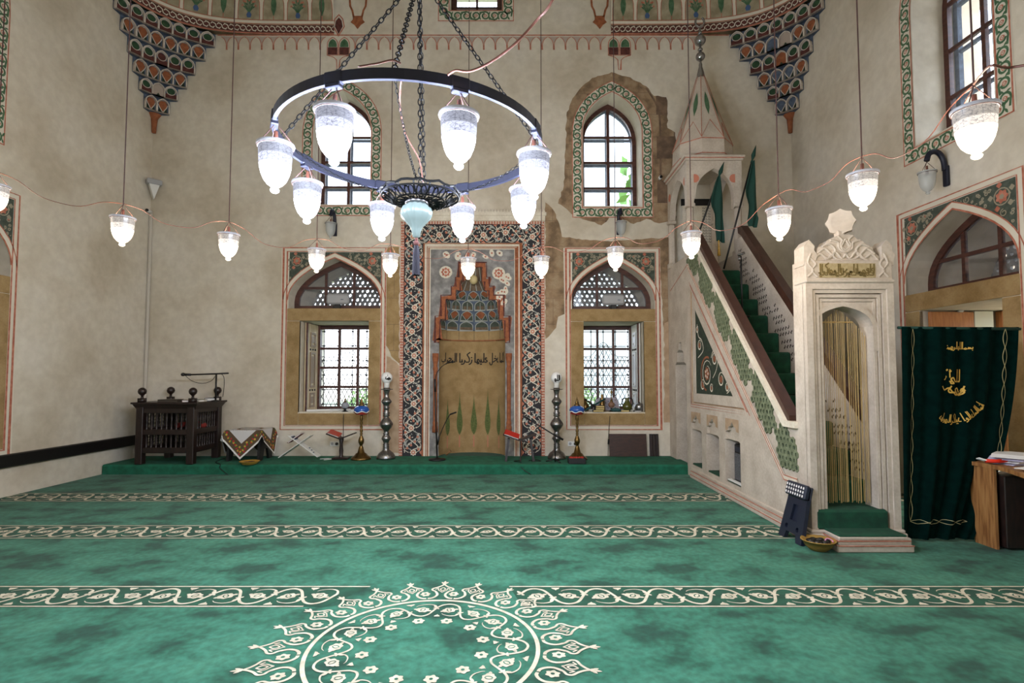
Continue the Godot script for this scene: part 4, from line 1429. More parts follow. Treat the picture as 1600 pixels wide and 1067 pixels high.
	# colonettes
	for s in [-1, 1]:
		st = ns(true)
		var xf := Transform3D(Basis(), Vector3(c + s * 0.64, 0, 0.012))
		lathe(st, [Vector2(0.0, 0.56), Vector2(0.05, 0.56), Vector2(0.05, 0.66), Vector2(0.038, 0.68), Vector2(0.046, 0.72), Vector2(0.036, 0.76), Vector2(0.036, 1.62), Vector2(0.048, 1.66), Vector2(0.036, 1.70), Vector2(0.04, 1.76), Vector2(0.055, 1.84), Vector2(0.055, 1.93), Vector2(0.0, 1.93)], 12, xf)
		obj("colonette", st, M.orange, mh)
	st = ns()
	prism(st, PackedVector2Array([Vector2(c - 0.58, 0), Vector2(c + 0.58, 0), Vector2(c + 0.5, 0.25), Vector2(c + 0.3, 0.42), Vector2(c, 0.48), Vector2(c - 0.3, 0.42), Vector2(c - 0.5, 0.25)]), 0.10, 0.152, Transform3D(Basis(Vector3(1, 0, 0), Vector3(0, 0, -1), Vector3(0, 1, 0)), Vector3.ZERO))
	obj("niche_carpet", st, M.carpet_dark, mh)
	st = ns(true)
	ball(st, P(740, 437, 9.42), Vector3(0.072, 0.085, 0.072))
	tube(st, [P(740, 437, 9.42) + Vector3(0, 0.08, 0), P(740, 437, 9.42) + Vector3(0, 0.26, -0.12)], 0.003, 4)
	tag(obj("pendant_globe", st, plain(Color(0.72, 0.66, 0.48), 0.5)), "small pale round globe hanging inside the hood of the prayer niche", "globe")

func grown_open(line: PackedVector2Array, d: float) -> PackedVector2Array:   # offset of an open line to its left
	var o := PackedVector2Array()
	for i in line.size():
		var a := (line[i] - line[maxi(i - 1, 0)]).normalized()
		var b := (line[mini(i + 1, line.size() - 1)] - line[i]).normalized()
		if a == Vector2.ZERO: a = b
		if b == Vector2.ZERO: b = a
		var m := Vector2(-a.y - b.y, a.x + b.x)
		o.append(line[i] + m * (d / maxf(0.4, m.dot(Vector2(-a.y, a.x)))))
	return o

# ---------------------------------------------------------------- corner stalactites and squinches
func surfaces(called: String, list: Array, parent: Node, xf := Transform3D()) -> MeshInstance3D:   # one mesh, one surface per material
	var mesh := ArrayMesh.new()
	for e in list:
		e[0].generate_normals()
		e[0].commit(mesh)
		mesh.surface_set_material(mesh.get_surface_count() - 1, e[1])
	var o := MeshInstance3D.new()
	o.name = called
	o.mesh = mesh
	o.transform = xf
	parent.add_child(o, true)
	return o

func cell_mesh(w: float, h: float, kind: int, hood: Material) -> ArrayMesh:
	# kind 0: green hood over a maroon panel, 1: petal with green corners, 2: plain pale hollow
	var lip := ns(); var top := ns(); var low := ns(); var back := ns()
	var pa := paper(Transform3D())
	var a := arch(-w * 0.42, w * 0.42, 0.0, h * 0.50, h * 0.94, 6)
	var b := grown(a, 0.013)
	b[0].y = 0.0; b[1].y = 0.0
	frame_between(lip, b, a, 0.0, 0.06)
	box(lip, Vector3(-w * 0.46, h * 0.22, 0.02), Vector3(0.018, h * 0.44, 0.04)); box(lip, Vector3(w * 0.46, h * 0.22, 0.02), Vector3(0.018, h * 0.44, 0.04))
	prism(back, rect(-w * 0.5, w * 0.5, 0, h), -0.04, 0.0)
	if kind == 0:
		var e := PackedVector2Array()
		for i in 14: e.append(Vector2(cos(TAU * i / 14) * w * 0.30, h * 0.60 + sin(TAU * i / 14) * h * 0.26))
		prism(top, e, 0.0, 0.016)
		stroke(lip, pa, grown(e, 0.006), 0.011, 0.034, true)
		prism(low, rect(-w * 0.40, w * 0.40, 0.0, h * 0.38), 0.0, 0.030)
	elif kind == 1:
		prism(top, PackedVector2Array([Vector2(0, h * 0.12), Vector2(w * 0.26, h * 0.46), Vector2(w * 0.31, h * 0.66), Vector2(w * 0.16, h * 0.86), Vector2(-w * 0.16, h * 0.86), Vector2(-w * 0.31, h * 0.66), Vector2(-w * 0.26, h * 0.46)]), 0.0, 0.022)
		for s in [-1, 1]:
			prism(low, PackedVector2Array([Vector2(0, h * 0.02), Vector2(s * w * 0.30, h * 0.02), Vector2(s * w * 0.30, h * 0.46)]), 0.0, 0.012)
			stroke(lip, pa, PackedVector2Array([Vector2(s * w * 0.36, h * 0.60), Vector2(s * w * 0.26, h * 0.40), Vector2(0, h * 0.04)]), 0.012, 0.028)
	else:
		prism(top, a, 0.0, 0.01)
		prism(low, PackedVector2Array([Vector2(-w * 0.2, 0), Vector2(w * 0.2, 0), Vector2(0, h * 0.25)]), 0.0, 0.03)
	var mesh := ArrayMesh.new()
	for e in [[lip, M.cell_lip], [top, hood], [low, M.maroon if kind == 0 else M.green_dark], [back, M.slate]]:
		e[0].generate_normals()
		e[0].commit(mesh)
		mesh.surface_set_material(mesh.get_surface_count() - 1, e[1])
	return mesh

func build_muqarnas():
	for side in 2:
		var C := Vector3(XL, 0, ZB) if side == 0 else Vector3(4.98, 0, ZB)
		var e1 := Vector3(1, 0, 0) if side == 0 else Vector3(-1, 0, 0)
		var e2 := Vector3(0, 0, 1) if side == 0 else right_wall.basis.x
		var N := (e1 + e2).normalized()
		var q := thing("muqarnas_corbel", "painted stalactite corbel high in the left corner of the room" if side == 0 else "painted stalactite corbel high in the right corner behind the minbar", "corbel")
		var s := [1.06, 0.90, 0.72, 0.58, 0.42, 0.28]
		var y := [7.66, 7.42, 7.17, 6.91, 6.66, 6.43, 6.18]
		var count := [7, 6, 5, 4, 3, 2]
		for r in 6:
			var sr: float = s[r]
			var y1: float = y[r]; var y0: float = y[r + 1]
			var curve := func(t: float) -> Vector2:   # in plan: along the qibla wall, along the side wall
				return Vector2(sr, 0) * (1 - t) * (1 - t) + Vector2(0.3 * sr, 0.3 * sr) * 2 * t * (1 - t) + Vector2(0, sr) * t * t
			var plan := PackedVector2Array([Vector2(-0.02, -0.02)])
			for i in 13: plan.append(curve.call(i / 12.0))
			var st := ns()
			prism(st, plan, 0.0, y1 - y0, Transform3D(Basis(e1, e2, Vector3.UP), C + Vector3(0, y0, 0)))
			obj("tier", st, M.slate, q)
			var n: int = count[r]
			var kind := 0 if r % 2 == 0 else 1
			var cache := {}
			for k in n:
				var kk := kind
				var hood: Material = M.green_dark2 if kind == 0 else M.orange
				if side == 0:
					if r == 4 and k == 1: kk = 2; hood = M.arcade_grey
					if r == 2 and k == 2: hood = M.maroon
				else:
					if r == 1 and (k == 2 or k == 3): kk = 2; hood = M.arcade_grey if k == 3 else M.slate
					if r == 2 and k == 2: kk = 2; hood = M.orange
					if r == 3 and (k == 1 or k == 2): hood = M.slate
					if r == 5: hood = M.slate
					if r == 4 and k == 1: kk = 1; hood = M.orange
				var t0 := float(k) / n; var t1 := float(k + 1) / n
				var g0: Vector2 = curve.call(1.0 - t0 if side == 0 else t0)
				var g1: Vector2 = curve.call(1.0 - t1 if side == 0 else t1)
				var p0 := C + e1 * g0.x + e2 * g0.y; var p1 := C + e1 * g1.x + e2 * g1.y
				var cx := (p1 - p0).normalized()
				var cn := cx.cross(Vector3.UP)
				var w := snappedf(p0.distance_to(p1), 0.004)
				var key := "%d %s %.3f" % [kk, hood.get_instance_id(), w]
				if not cache.has(key): cache[key] = cell_mesh(w, y1 - y0, kk, hood)
				mesh_obj("cell", cache[key], null, q, Transform3D(Basis(cx, Vector3.UP, cn), (p0 + p1) * 0.5 + Vector3(0, y0, 0) + cn * 0.02))
		# drop at the foot
		var st2 := ns()
		lathe(st2, [Vector2(0.0, 5.84), Vector2(0.035, 5.85), Vector2(0.045, 6.0), Vector2(0.055, 6.10), Vector2(0.11, 6.18), Vector2(0.0, 6.18)], 10, at(C + N * 0.05))
		obj("drop", st2, M.orange, q)
		squinch(side, C, e1, e2)

func squinch(side: int, C: Vector3, e1: Vector3, e2: Vector3):
	var R := 3.2
	var ctr := C + (e1 + e2) * R
	var y0 := 7.67
	# superellipse in plan, measured off by length from the qibla wall
	var pts := PackedVector2Array()
	for i in 97:
		var a := PI / 2 * i / 96.0
		pts.append(Vector2(pow(maxf(sin(a), 0.0), 2.0 / 4.5), pow(maxf(cos(a), 0.0), 2.0 / 4.5)))
	# x runs along the qibla wall (0 at its springing), the second number along the side wall
	var plan := PackedVector2Array()
	for p in pts: plan.append(Vector2(p.x, p.y) * R)
	var s := lengths(plan)
	var total: float = s[-1]
	var pm := func(p: Vector2, z: float) -> Vector3:
		var g: Vector2 = along(plan, s, clampf(p.x, 0.001, total - 0.001))[0]
		var th := p.y / R
		var k := cos(th) - z / R
		return ctr - e1 * g.x * k - e2 * g.y * k + Vector3(0, y0 + R * sin(th), 0)
	var q := thing("squinch", "painted half dome closing the left corner above the stalactites" if side == 0 else "painted half dome closing the right corner above the stalactites", "squinch")
	var st := ns(true)
	for j in 12:
		for i in 40:
			var x0 := total * i / 40.0; var x1 := total * (i + 1) / 40.0
			var h0 := j * 0.24; var h1 := (j + 1) * 0.24
			quad(st, pm.call(Vector2(x0, h0), 0), pm.call(Vector2(x1, h0), 0), pm.call(Vector2(x1, h1), 0), pm.call(Vector2(x0, h1), 0))
	# underside ledge back to the corner
	for i in 40:
		var x0 := total * i / 40.0; var x1 := total * (i + 1) / 40.0
		var a: Vector3 = pm.call(Vector2(x0, 0), 0); var b: Vector3 = pm.call(Vector2(x1, 0), 0)
		tri(st, a, b, C + Vector3(0, y0, 0))
	obj("shell", st, M.squinch, q)
	var line := func(h: float, x0 := 0.0, x1 := 1.0) -> PackedVector2Array:
		var o := PackedVector2Array()
		for i in 41: o.append(Vector2(total * lerpf(x0, x1, i / 40.0), h))
		return o
	var mar := ns(); var pale := ns(); var red := ns(); var gr := ns(); var blue := ns()
	stroke(red, pm, line.call(0.012), 0.024, 0.012)
	stroke(mar, pm, line.call(0.10), 0.135, 0.006)
	stroke(red, pm, line.call(0.182), 0.014, 0.012)
	stroke(pale, pm, line.call(0.218), 0.05, 0.008)
	stroke(red, pm, line.call(0.25), 0.012, 0.012)
	var n := int(total / 0.10)
	for k in n:
		var x := total * (k + 0.5) / n
		stroke(pale, pm, smooth_line([Vector2(x - 0.07, 0.05), Vector2(x - 0.01, 0.07), Vector2(x + 0.01, 0.125), Vector2(x + 0.07, 0.15)], 3), 0.016, 0.010)
		stroke(pale, pm, smooth_line([Vector2(x - 0.04, 0.15), Vector2(x - 0.02, 0.12)], 2), 0.014, 0.010)
		stroke(pale, pm, smooth_line([Vector2(x + 0.02, 0.08), Vector2(x + 0.05, 0.05)], 2), 0.014, 0.010)
	var m := 13
	for k in m:
		var x := total * (k + 0.5) / m
		var hw := total / m * 0.5
		# ribs that fork upwards
		for e in [-1, 1]:
			stroke(pale, pm, smooth_line([Vector2(x + e * hw, 0.25), Vector2(x + e * hw * 0.98, 0.55), Vector2(x + e * hw * 0.72, 0.68), Vector2(x + e * hw * 0.3, 0.80), Vector2(x, 0.9)], 3), 0.05, 0.008)
			stroke(red, pm, smooth_line([Vector2(x + e * (hw - 0.03), 0.25), Vector2(x + e * (hw - 0.035), 0.55), Vector2(x + e * (hw * 0.72 - 0.03), 0.66), Vector2(x + e * hw * 0.3, 0.76), Vector2(x, 0.86)], 3), 0.012, 0.012)
		if k % 2 == 0:
			leaf(gr, pm, Vector2(x, 0.32), Vector2(x, 0.72), 0.10, 0.008)
			stroke(red, pm, PackedVector2Array([Vector2(x, 0.25), Vector2(x, 0.33)]), 0.012, 0.009)
		else:
			for b in 9:
				var a := lerpf(-1.1, 1.1, b / 8.0)
				var tip := Vector2(x + sin(a) * 0.13, 0.42 + cos(a) * (0.16 + 0.05 * (b % 2)))
				stroke(gr, pm, smooth_line([Vector2(x, 0.36), Vector2(x + sin(a) * 0.05, 0.43), tip], 3), 0.012, 0.008)
				leaf(gr, pm, tip - Vector2(sin(a), cos(a)) * 0.07, tip - Vector2(sin(a + 0.6), cos(a)) * 0.02, 0.02, 0.009)
				flower(red, pm, tip, 0.020, 0.011, 5)
			fill(blue, pm, PackedVector2Array([Vector2(x - 0.03, 0.29), Vector2(x + 0.03, 0.29), Vector2(x + 0.045, 0.34), Vector2(x + 0.02, 0.385), Vector2(x - 0.02, 0.385), Vector2(x - 0.045, 0.34)]), 0.010)
	obj("braid_ground", mar, M.maroon, q)
	obj("painted_braid", pale, M.pale_paint, q)
	obj("painted_lines", red, M.red_line, q)
	obj("painted_plants", gr, M.green_paint, q)
	obj("painted_vase", blue, plain(Color(0.25, 0.34, 0.48), 0.9), q)

# ---------------------------------------------------------------- the stepped pulpit by the right wall
const MX0 := 2.74
const MX1 := 3.56

func rail_h(z: float) -> float: return 1.16 + 0.952 * (-z - 5.40)

func csg_poly(parent: Node3D, poly: Array, depth: float, out: float, subtract: bool, m: Material):
	var c := CSGPolygon3D.new()
	var p := PackedVector2Array()
	for q in poly: p.append(Vector2(q[0], q[1]) if q is Array else q)
	if area(p) < 0.0: p.reverse()
	c.polygon = p
	c.depth = depth
	c.position.z = out
	c.material = m
	c.operation = CSGShape3D.OPERATION_SUBTRACTION if subtract else CSGShape3D.OPERATION_UNION
	c.name = "cutout" if subtract else "block"
	parent.add_child(c, true)

func hex(c: Vector2, r: float, rot := 0.0) -> PackedVector2Array:
	var o := PackedVector2Array()
	for k in 6: o.append(c + Vector2.from_angle(rot + k * PI / 3) * r)
	return o

func build_minbar():
	var mb := thing("minbar", "pale stone stepped pulpit with a pointed canopy, green stairs and a carved portal", "pulpit")
	var side := Transform3D(Basis(Vector3(0, 0, 1), Vector3.UP, Vector3(-1, 0, 0)), Vector3(MX0, 0, 0))
	var inner := Transform3D(Basis(Vector3(0, 0, 1), Vector3.UP, Vector3(-1, 0, 0)), Vector3(MX1 - 0.10, 0, 0))
	var ps := paper(side)
	# --- body: side walls, core under the stairs, openings
	var body := CSGCombiner3D.new()
	body.name = "body"
	body.transform = side
	mb.add_child(body)
	var wall_shape := [[-9.49, 0.0], [-5.2, 0.0], [-5.2, rail_h(-5.42) - 0.10], [-5.42, rail_h(-5.42) - 0.10], [-8.1, rail_h(-8.1) - 0.10], [-8.32, rail_h(-8.1) - 0.10], [-8.32, 3.42], [-9.49, 3.42]]
	csg_poly(body, wall_shape, 0.09, 0.0, false, M.minbar)
	csg_poly(body, wall_shape, 0.10, -(MX1 - MX0) + 0.10, false, M.minbar)
	csg_poly(body, [[-9.49, 0.0], [-5.2, 0.0], [-5.3, 0.2], [-8.15, 2.80], [-8.3, 3.10], [-9.49, 3.10]], MX1 - MX0 - 0.04, -0.02, false, M.minbar)
	for k in 3:
		var z0: float = [-8.38, -7.72, -7.05][k]
		var nt := [[z0, 0.185], [z0 + 0.47, 0.185], [z0 + 0.47, 0.72], [z0, 0.72]]
		csg_poly(body, nt, 0.50, 0.1, true, M.minbar)
		# shallow upper field with a stepped arch
		csg_poly(body, [[z0 + 0.03, 0.70], [z0 + 0.44, 0.70], [z0 + 0.44, 0.82], [z0 + 0.36, 0.84], [z0 + 0.35, 0.88], [z0 + 0.28, 0.90], [z0 + 0.235, 0.95], [z0 + 0.19, 0.90], [z0 + 0.12, 0.88], [z0 + 0.11, 0.84], [z0 + 0.03, 0.82]], 0.14, 0.1, true, M.minbar)
	# triangular panel and the passage under the canopy
	csg_poly(body, [[-8.30, 2.86], [-8.30, 1.12], [-6.44, 1.12]], 0.135, 0.1, true, M.minbar_dark)
	csg_poly(body, [[-9.12, -0.1], [-8.56, -0.1], [-8.56, 1.72], [-8.68, 1.76], [-8.70, 1.92], [-8.78, 1.96], [-8.80, 2.08], [-8.92, 2.08], [-8.94, 1.96], [-9.02, 1.92], [-9.04, 1.76], [-9.12, 1.72]], 1.4, 0.2, true, M.minbar)
	# --- plinth along the foot
	var st := ns()
	for r in [[0.0, 0.055, 0.05], [0.055, 0.10, 0.035], [0.10, 0.14, 0.018]]:
		box(st, Vector3(MX0 - r[2] * 0.5 + 0.005, (r[0] + r[1]) * 0.5, -6.78), Vector3(r[2] + 0.01, r[1] - r[0], 3.06), 0.008)
	obj("plinth", st, M.minbar, mb)
	st = ns()
	for h in [0.048, 0.098]: box(st, Vector3(MX0 - (0.052 if h < 0.06 else 0.037), h, -6.78), Vector3(0.004, 0.010, 3.05))
	# lines that follow the rail, the triangle and the niches
	for o in [0.0, 0.045]:
		stroke(st, ps, PackedVector2Array([Vector2(-8.40, 3.27 - o), Vector2(-5.52, 0.53 - o), Vector2(-5.26, 0.53 - o)]), 0.014, 0.012)
	stroke(st, ps, PackedVector2Array([Vector2(-9.35, 3.0), Vector2(-8.42, 3.27)]), 0.014, 0.004)
	for o in [[0.02, 0.012], [0.055, 0.008]]:
		stroke(st, ps, PackedVector2Array([Vector2(-8.30 - o[0], 2.90 + o[0] * 1.5), Vector2(-8.30 - o[0], 1.12 - o[0]), Vector2(-6.40 + o[0] * 2, 1.12 - o[0])]), o[1], 0.003, true)
	obj("painted_lines", st, M.red_line, mb)
	st = ns()
	stroke(st, ps, PackedVector2Array([Vector2(-8.40, 3.25), Vector2(-5.52, 0.51), Vector2(-5.26, 0.51)]), 0.07, 0.010)
	for s in [[0.0, 0.05]]:
		prism(st, PackedVector2Array([Vector2(-8.05, rail_h(-8.05) - 0.10), Vector2(-5.42, rail_h(-5.42) - 0.10), Vector2(-5.22, rail_h(-5.42) - 0.10), Vector2(-5.22, rail_h(-5.42) - 0.16), Vector2(-5.45, rail_h(-5.42) - 0.16), Vector2(-8.05, rail_h(-8.05) - 0.17)]), 0.0, 0.045, side)
	obj("moulding", st, M.whitewash, mb)
	# triangle: stepped frame, dark ground, swirling blossom
	st = ns()
	var t_out := PackedVector2Array([Vector2(-8.28, 2.80), Vector2(-8.28, 1.14), Vector2(-6.50, 1.14)])
	var t_in := PackedVector2Array([Vector2(-8.18, 2.56), Vector2(-8.18, 1.27), Vector2(-6.80, 1.27)])
	frame_between(st, t_out, t_in, -0.04, -0.012, side)
	obj("triangle_frame", st, M.minbar, mb)
	st = ns()
	fill(st, ps, t_in, -0.028)
	obj("triangle_ground", st, M.green_dark, mb)
	var pale := ns(); var red := ns()
	var swirl := [[-7.72, 1.56, 0.20], [-7.20, 1.48, 0.10], [-8.0, 1.98, 0.08], [-7.90, 1.40, 0.08], [-7.42, 1.76, 0.09], [-8.09, 2.22, 0.05], [-7.0, 1.38, 0.06], [-7.55, 1.36, 0.06]]
	for w in swirl:
		pale = ns(); red = ns()
		var c := Vector2(w[0], w[1])
		stroke(pale, ps, circle_pts(c, w[2], 16, 0.6, 0.6 + TAU * 1.15, w[2] * 0.55), 0.022, -0.024, false, 1)
		flower(red, ps, c, w[2] * 0.52, -0.022, 7)
		if w[2] > 0.15:
			stroke(red, ps, circle_pts(c, w[2] * 1.18, 16, 1.2, 4.6), 0.03, -0.0235)
			for k in 5: disc(pale, ps, c + Vector2.from_angle(k * TAU / 5) * 0.05, 0.02, 0.02, -0.020)
		surfaces("painted_swirl", [[pale, M.pale_paint], [red, M.orange]], mb)
	pale = ns()
	stroke(pale, ps, smooth_line([Vector2(-8.08, 1.80), Vector2(-7.86, 1.90), Vector2(-7.92, 2.05), Vector2(-8.05, 2.12), Vector2(-8.10, 2.3)], 5), 0.016, -0.025)
	stroke(pale, ps, smooth_line([Vector2(-7.5, 1.5), Vector2(-7.36, 1.62), Vector2(-7.3, 1.8), Vector2(-7.45, 1.88), Vector2(-7.55, 1.78)], 5), 0.014, -0.025)
	stroke(pale, ps, smooth_line([Vector2(-7.1, 1.58), Vector2(-7.0, 1.50), Vector2(-6.92, 1.36), Vector2(-7.02, 1.30)], 5), 0.013, -0.025)
	stuff(obj("triangle_scroll", pale, M.pale_paint, mb))
	# brownish upper fields of the niches and the grey carpet strips in them
	for k in 3:
		st = ns()
		var z0: float = [-8.38, -7.72, -7.05][k]
		fill(st, ps, PackedVector2Array([Vector2(z0 + 0.03, 0.83), Vector2(z0 + 0.11, 0.845), Vector2(z0 + 0.12, 0.885), Vector2(z0 + 0.19, 0.905), Vector2(z0 + 0.235, 0.955), Vector2(z0 + 0.28, 0.905), Vector2(z0 + 0.35, 0.885), Vector2(z0 + 0.36, 0.845), Vector2(z0 + 0.44, 0.83), Vector2(z0 + 0.44, 0.99), Vector2(z0 + 0.03, 0.99)]), 0.003)
		obj("niche_head", st, M.minbar_dark, mb)
	for k in 3:
		st = ns()
		box(st, Vector3(MX0 + 0.21, 0.196, [-8.38, -7.72, -7.05][k] + 0.235), Vector3(0.38, 0.022, 0.455), 0.005)
		obj("niche_carpet", st, M.carpet_step, mb)
	# green honeycomb: lobes strung along the slope
	st = ns()
	var knots := ns()
	var pitch := 0.072
	for i in range(0, 60):
		for j in range(0, 62):
			var z := -9.4 + i * pitch * 1.0 + (pitch * 0.5 if j & 1 else 0.0)
			var h := 0.45 + j * pitch * 0.866
			if z > -5.24: continue
			var mid := rail_h(z) - 0.44
			var q := (h - mid) * 0.72          # distance across the slope
			var s := fposmod((-z - 6.51) / 0.555 + 0.5, 1.0) - 0.5
			s += q * 0.45
			var half := 0.19 - 0.06 * absf(s) if absf(s) < 0.37 else 0.045
			if z < -8.33: half = 0.20 if h > 3.32 - (-z - 8.33) * 0.2 and h < 3.40 and z > -9.0 else 0.0
			if absf(q) > maxf(half, 0.03 if z > -8.3 else 0.0): continue
			if h > rail_h(z) - 0.20 or z < -8.2 and h > 3.36: continue
			if z > -5.55 and h < 0.58 or h < rail_h(z) - 0.72 and z < -5.6: continue
			var c := Vector2(z, h)
			frame_between(st, hex(c, pitch * 0.577, PI / 6), hex(c, pitch * 0.34, PI / 6), -0.004, 0.016, side)
			fill(knots if (i + j) % 3 == 0 else st, ps, hex(c, pitch * 0.40, PI / 6), 0.003 if (i + j) % 3 else 0.0035)
	stuff(obj("honeycomb", st, M.honeycomb, mb))
	stuff(obj("honeycomb_hole", knots, M.green_dark, mb))
	# pierced rosettes on the far parapet, seen from inside
	st = ns()
	var pi := paper(inner)
	for i in range(0, 90):
		for j in range(0, 30):
			var z := -8.2 + i * 0.034 + (0.017 if j & 1 else 0.0)
			var q := -0.62 + j * 0.034
			var h := rail_h(z) - 0.52 + q
			var s := fposmod((-z - 6.3) / 0.62 + 0.5, 1.0) - 0.5
			var half := 0.20 if absf(s) < 0.36 else 0.05
			if z > -5.3 or absf(q) > half or (i * 7 + j * 3) % 5 > 1: continue
			disc(st, pi, Vector2(z, h), 0.013, 0.022, 0.002, (i % 3) * 1.0, 5)
	stuff(obj("pierced_hole", st, M.hole, mb))
	# --- stairs
	for k in 11:
		var z1 := -8.15 + 0.285 * k
		var h := 3.13 - 0.262 * k
		st = ns()
		box(st, Vector3((MX0 + MX1) * 0.5 - 0.005, h - 0.135, z1 - 0.16), Vector3(MX1 - MX0 - 0.20, 0.27, 0.32), 0.02)
		obj("stair", st, M.carpet_step, mb)
	st = ns()
	box(st, Vector3((MX0 + MX1) * 0.5, 3.12, -8.9), Vector3(MX1 - MX0 - 0.2, 0.04, 1.15))
	obj("canopy_floor", st, M.carpet_step, mb)
	# --- handrails
	for s in 2:
		st = ns()
		var x := MX0 + 0.045 if s == 0 else MX1 - 0.05
		var shift := 0.0 if s == 0 else 0.06
		var a := -5.37; var b := -8.02 if s == 0 else -8.12
		prism(st, PackedVector2Array([Vector2(a, rail_h(a) - 0.10), Vector2(a - 0.02, rail_h(a) + 0.0 + shift), Vector2(b, rail_h(b) - 0.01 + shift), Vector2(b - 0.12, rail_h(b) + 0.01 + shift), Vector2(b - 0.10, rail_h(b) - 0.04), Vector2(b, rail_h(b) - 0.10)]), -0.055, 0.055, Transform3D(Basis(Vector3(0, 0, 1), Vector3.UP, Vector3(-1, 0, 0)), Vector3(x, 0, 0)))
		obj("handrail", st, M.handrail, mb)
	minbar_canopy(mb)
	minbar_portal(mb)
	minbar_things()

func minbar_canopy(mb: Node3D):
	var x0 := MX0 - 0.01; var x1 := 3.60; var z0 := -9.44; var z1 := -8.36
	var st: SurfaceTool
	for p in [[x0 + 0.06, z1 - 0.06], [x1 - 0.06, z1 - 0.06], [x0 + 0.06, z0 + 0.06], [x1 - 0.06, z0 + 0.06]]:
		st = ns()
		box(st, Vector3(p[0], 3.78, p[1]), Vector3(0.11, 0.80, 0.11), 0.03)
		box(st, Vector3(p[0], 4.20, p[1]), Vector3(0.14, 0.06, 0.14), 0.012)
		box(st, Vector3(p[0], 3.44, p[1]), Vector3(0.14, 0.10, 0.14), 0.012)
		obj("column", st, M.minbar, mb)
	# arched faces: front, left, right
	var faces := [[Transform3D(Basis(), Vector3(0, 0, z1 - 0.06)), x0, x1], [Transform3D(Basis(Vector3(0, 0, 1), Vector3.UP, Vector3(-1, 0, 0)), Vector3(x0 + 0.06, 0, 0)), z0, z1], [Transform3D(Basis(Vector3(0, 0, -1), Vector3.UP, Vector3(1, 0, 0)), Vector3(x1 - 0.06, 0, 0)), -z1, -z0]]
	for f in faces:
		var a := arch(f[1] + 0.14, f[2] - 0.14, 4.14, 4.34, 4.78, 8)
		var poly := PackedVector2Array([Vector2(f[1], 4.22), Vector2(f[1], 4.90), Vector2(f[2], 4.90), Vector2(f[2], 4.22), Vector2(f[2] - 0.10, 4.22)])
		for k in range(1, a.size()): poly.append(a[k])
		poly.append(Vector2(f[1] + 0.10, 4.22))
		st = ns()
		prism(st, poly, -0.05, 0.05, f[0])
		obj("canopy_arch", st, M.minbar, mb)
		st = ns()
		for s in [f[1] + 0.13, f[2] - 0.13]:
			st = ns()
			disc(st, paper(f[0]), Vector2(s, 4.62), 0.068, 0.068, 0.053, 0, 14)
			obj("painted_disc", st, M.pink_paint, mb)
	st = ns()
	box(st, Vector3((x0 + x1) * 0.5, 4.93, (z0 + z1) * 0.5), Vector3(x1 - x0 + 0.04, 0.05, z1 - z0 + 0.04), 0.01)
	box(st, Vector3((x0 + x1) * 0.5, 4.97, (z0 + z1) * 0.5), Vector3(x1 - x0 + 0.10, 0.04, z1 - z0 + 0.06), 0.012)
	obj("eave", st, M.minbar, mb)
	st = ns()
	box(st, Vector3((x0 + x1) * 0.5, 4.94, z1 + 0.022), Vector3(x1 - x0 + 0.05, 0.012, 0.004))
	box(st, Vector3(x0 - 0.022, 4.94, (z0 + z1) * 0.5), Vector3(0.004, 0.012, z1 - z0 + 0.04))
	var c := Vector3(3.17, 0, -8.90)
	lathe(st, [Vector2(0.482, 5.06), Vector2(0.482, 5.075)], 8, at(c), -0.342, TAU - 0.342)
	lathe(st, [Vector2(0.484, 5.30), Vector2(0.484, 5.315)], 8, at(c), -0.342, TAU - 0.342)
	for k in 8:
		var a := -0.342 + TAU * k / 8
		var d := Vector3(sin(a), 0, cos(a))
		tube(st, [c + d * 0.472 + Vector3(0, 5.33, 0), c + d * 0.262 + Vector3(0, 5.93, 0), c + d * 0.062 + Vector3(0, 6.56, 0)], 0.005, 4)
		var am := a + TAU / 16
		var dm := Vector3(sin(am), 0, cos(am))
		tube(st, [c + d * 0.47 + Vector3(0, 5.33, 0), c + dm * 0.335 + Vector3(0, 5.66, 0), c + Vector3(sin(a + TAU / 8), 0, cos(a + TAU / 8)) * 0.47 + Vector3(0, 5.33, 0)], 0.005, 4)
	obj("canopy_lines", st, M.red_line, mb)
	st = ns()
	lathe(st, [Vector2(0.52, 4.98), Vector2(0.48, 5.06), Vector2(0.47, 5.30), Vector2(0.47, 5.33), Vector2(0.26, 5.93), Vector2(0.06, 6.56), Vector2(0.0, 6.60)], 8, at(c), -0.342, TAU - 0.342)
	obj("canopy_roof", st, M.minbar, mb)
	st = ns()
	for k in 8:
		var am := -0.342 + TAU * (k + 0.5) / 8
		var y_ax := (Vector3(sin(am), 0, cos(am)) * 0.06 * 0.924 + Vector3(0, 6.56, 0) - Vector3(sin(am), 0, cos(am)) * 0.26 * 0.924 - Vector3(0, 5.93, 0)).normalized()
		var x_ax := Vector3(cos(am), 0, -sin(am))
		var xf := Transform3D(Basis(x_ax, y_ax, x_ax.cross(y_ax)), c + Vector3(sin(am), 0, cos(am)) * 0.26 * 0.924 + Vector3(0, 5.93, 0))
		leaf(st, paper(xf), Vector2(0, -0.18), Vector2(0, 0.30), 0.075, 0.006)
	obj("painted_cypress", st, M.green_paint, mb)
	st = ns(true)
	lathe(st, [Vector2(0.075, 6.52), Vector2(0.055, 6.62), Vector2(0.03, 6.72), Vector2(0.030, 6.76), Vector2(0.018, 6.80), Vector2(0.018, 7.40), Vector2(0.0, 7.42)], 18, at(c))
	ball(st, c + Vector3(0, 6.90, 0), Vector3(0.078, 0.075, 0.078), 18, 10)
	ball(st, c + Vector3(0, 7.02, 0), Vector3(0.042, 0.035, 0.042), 16, 8)
	ball(st, c + Vector3(0, 7.18, 0), Vector3(0.094, 0.092, 0.094), 18, 10)
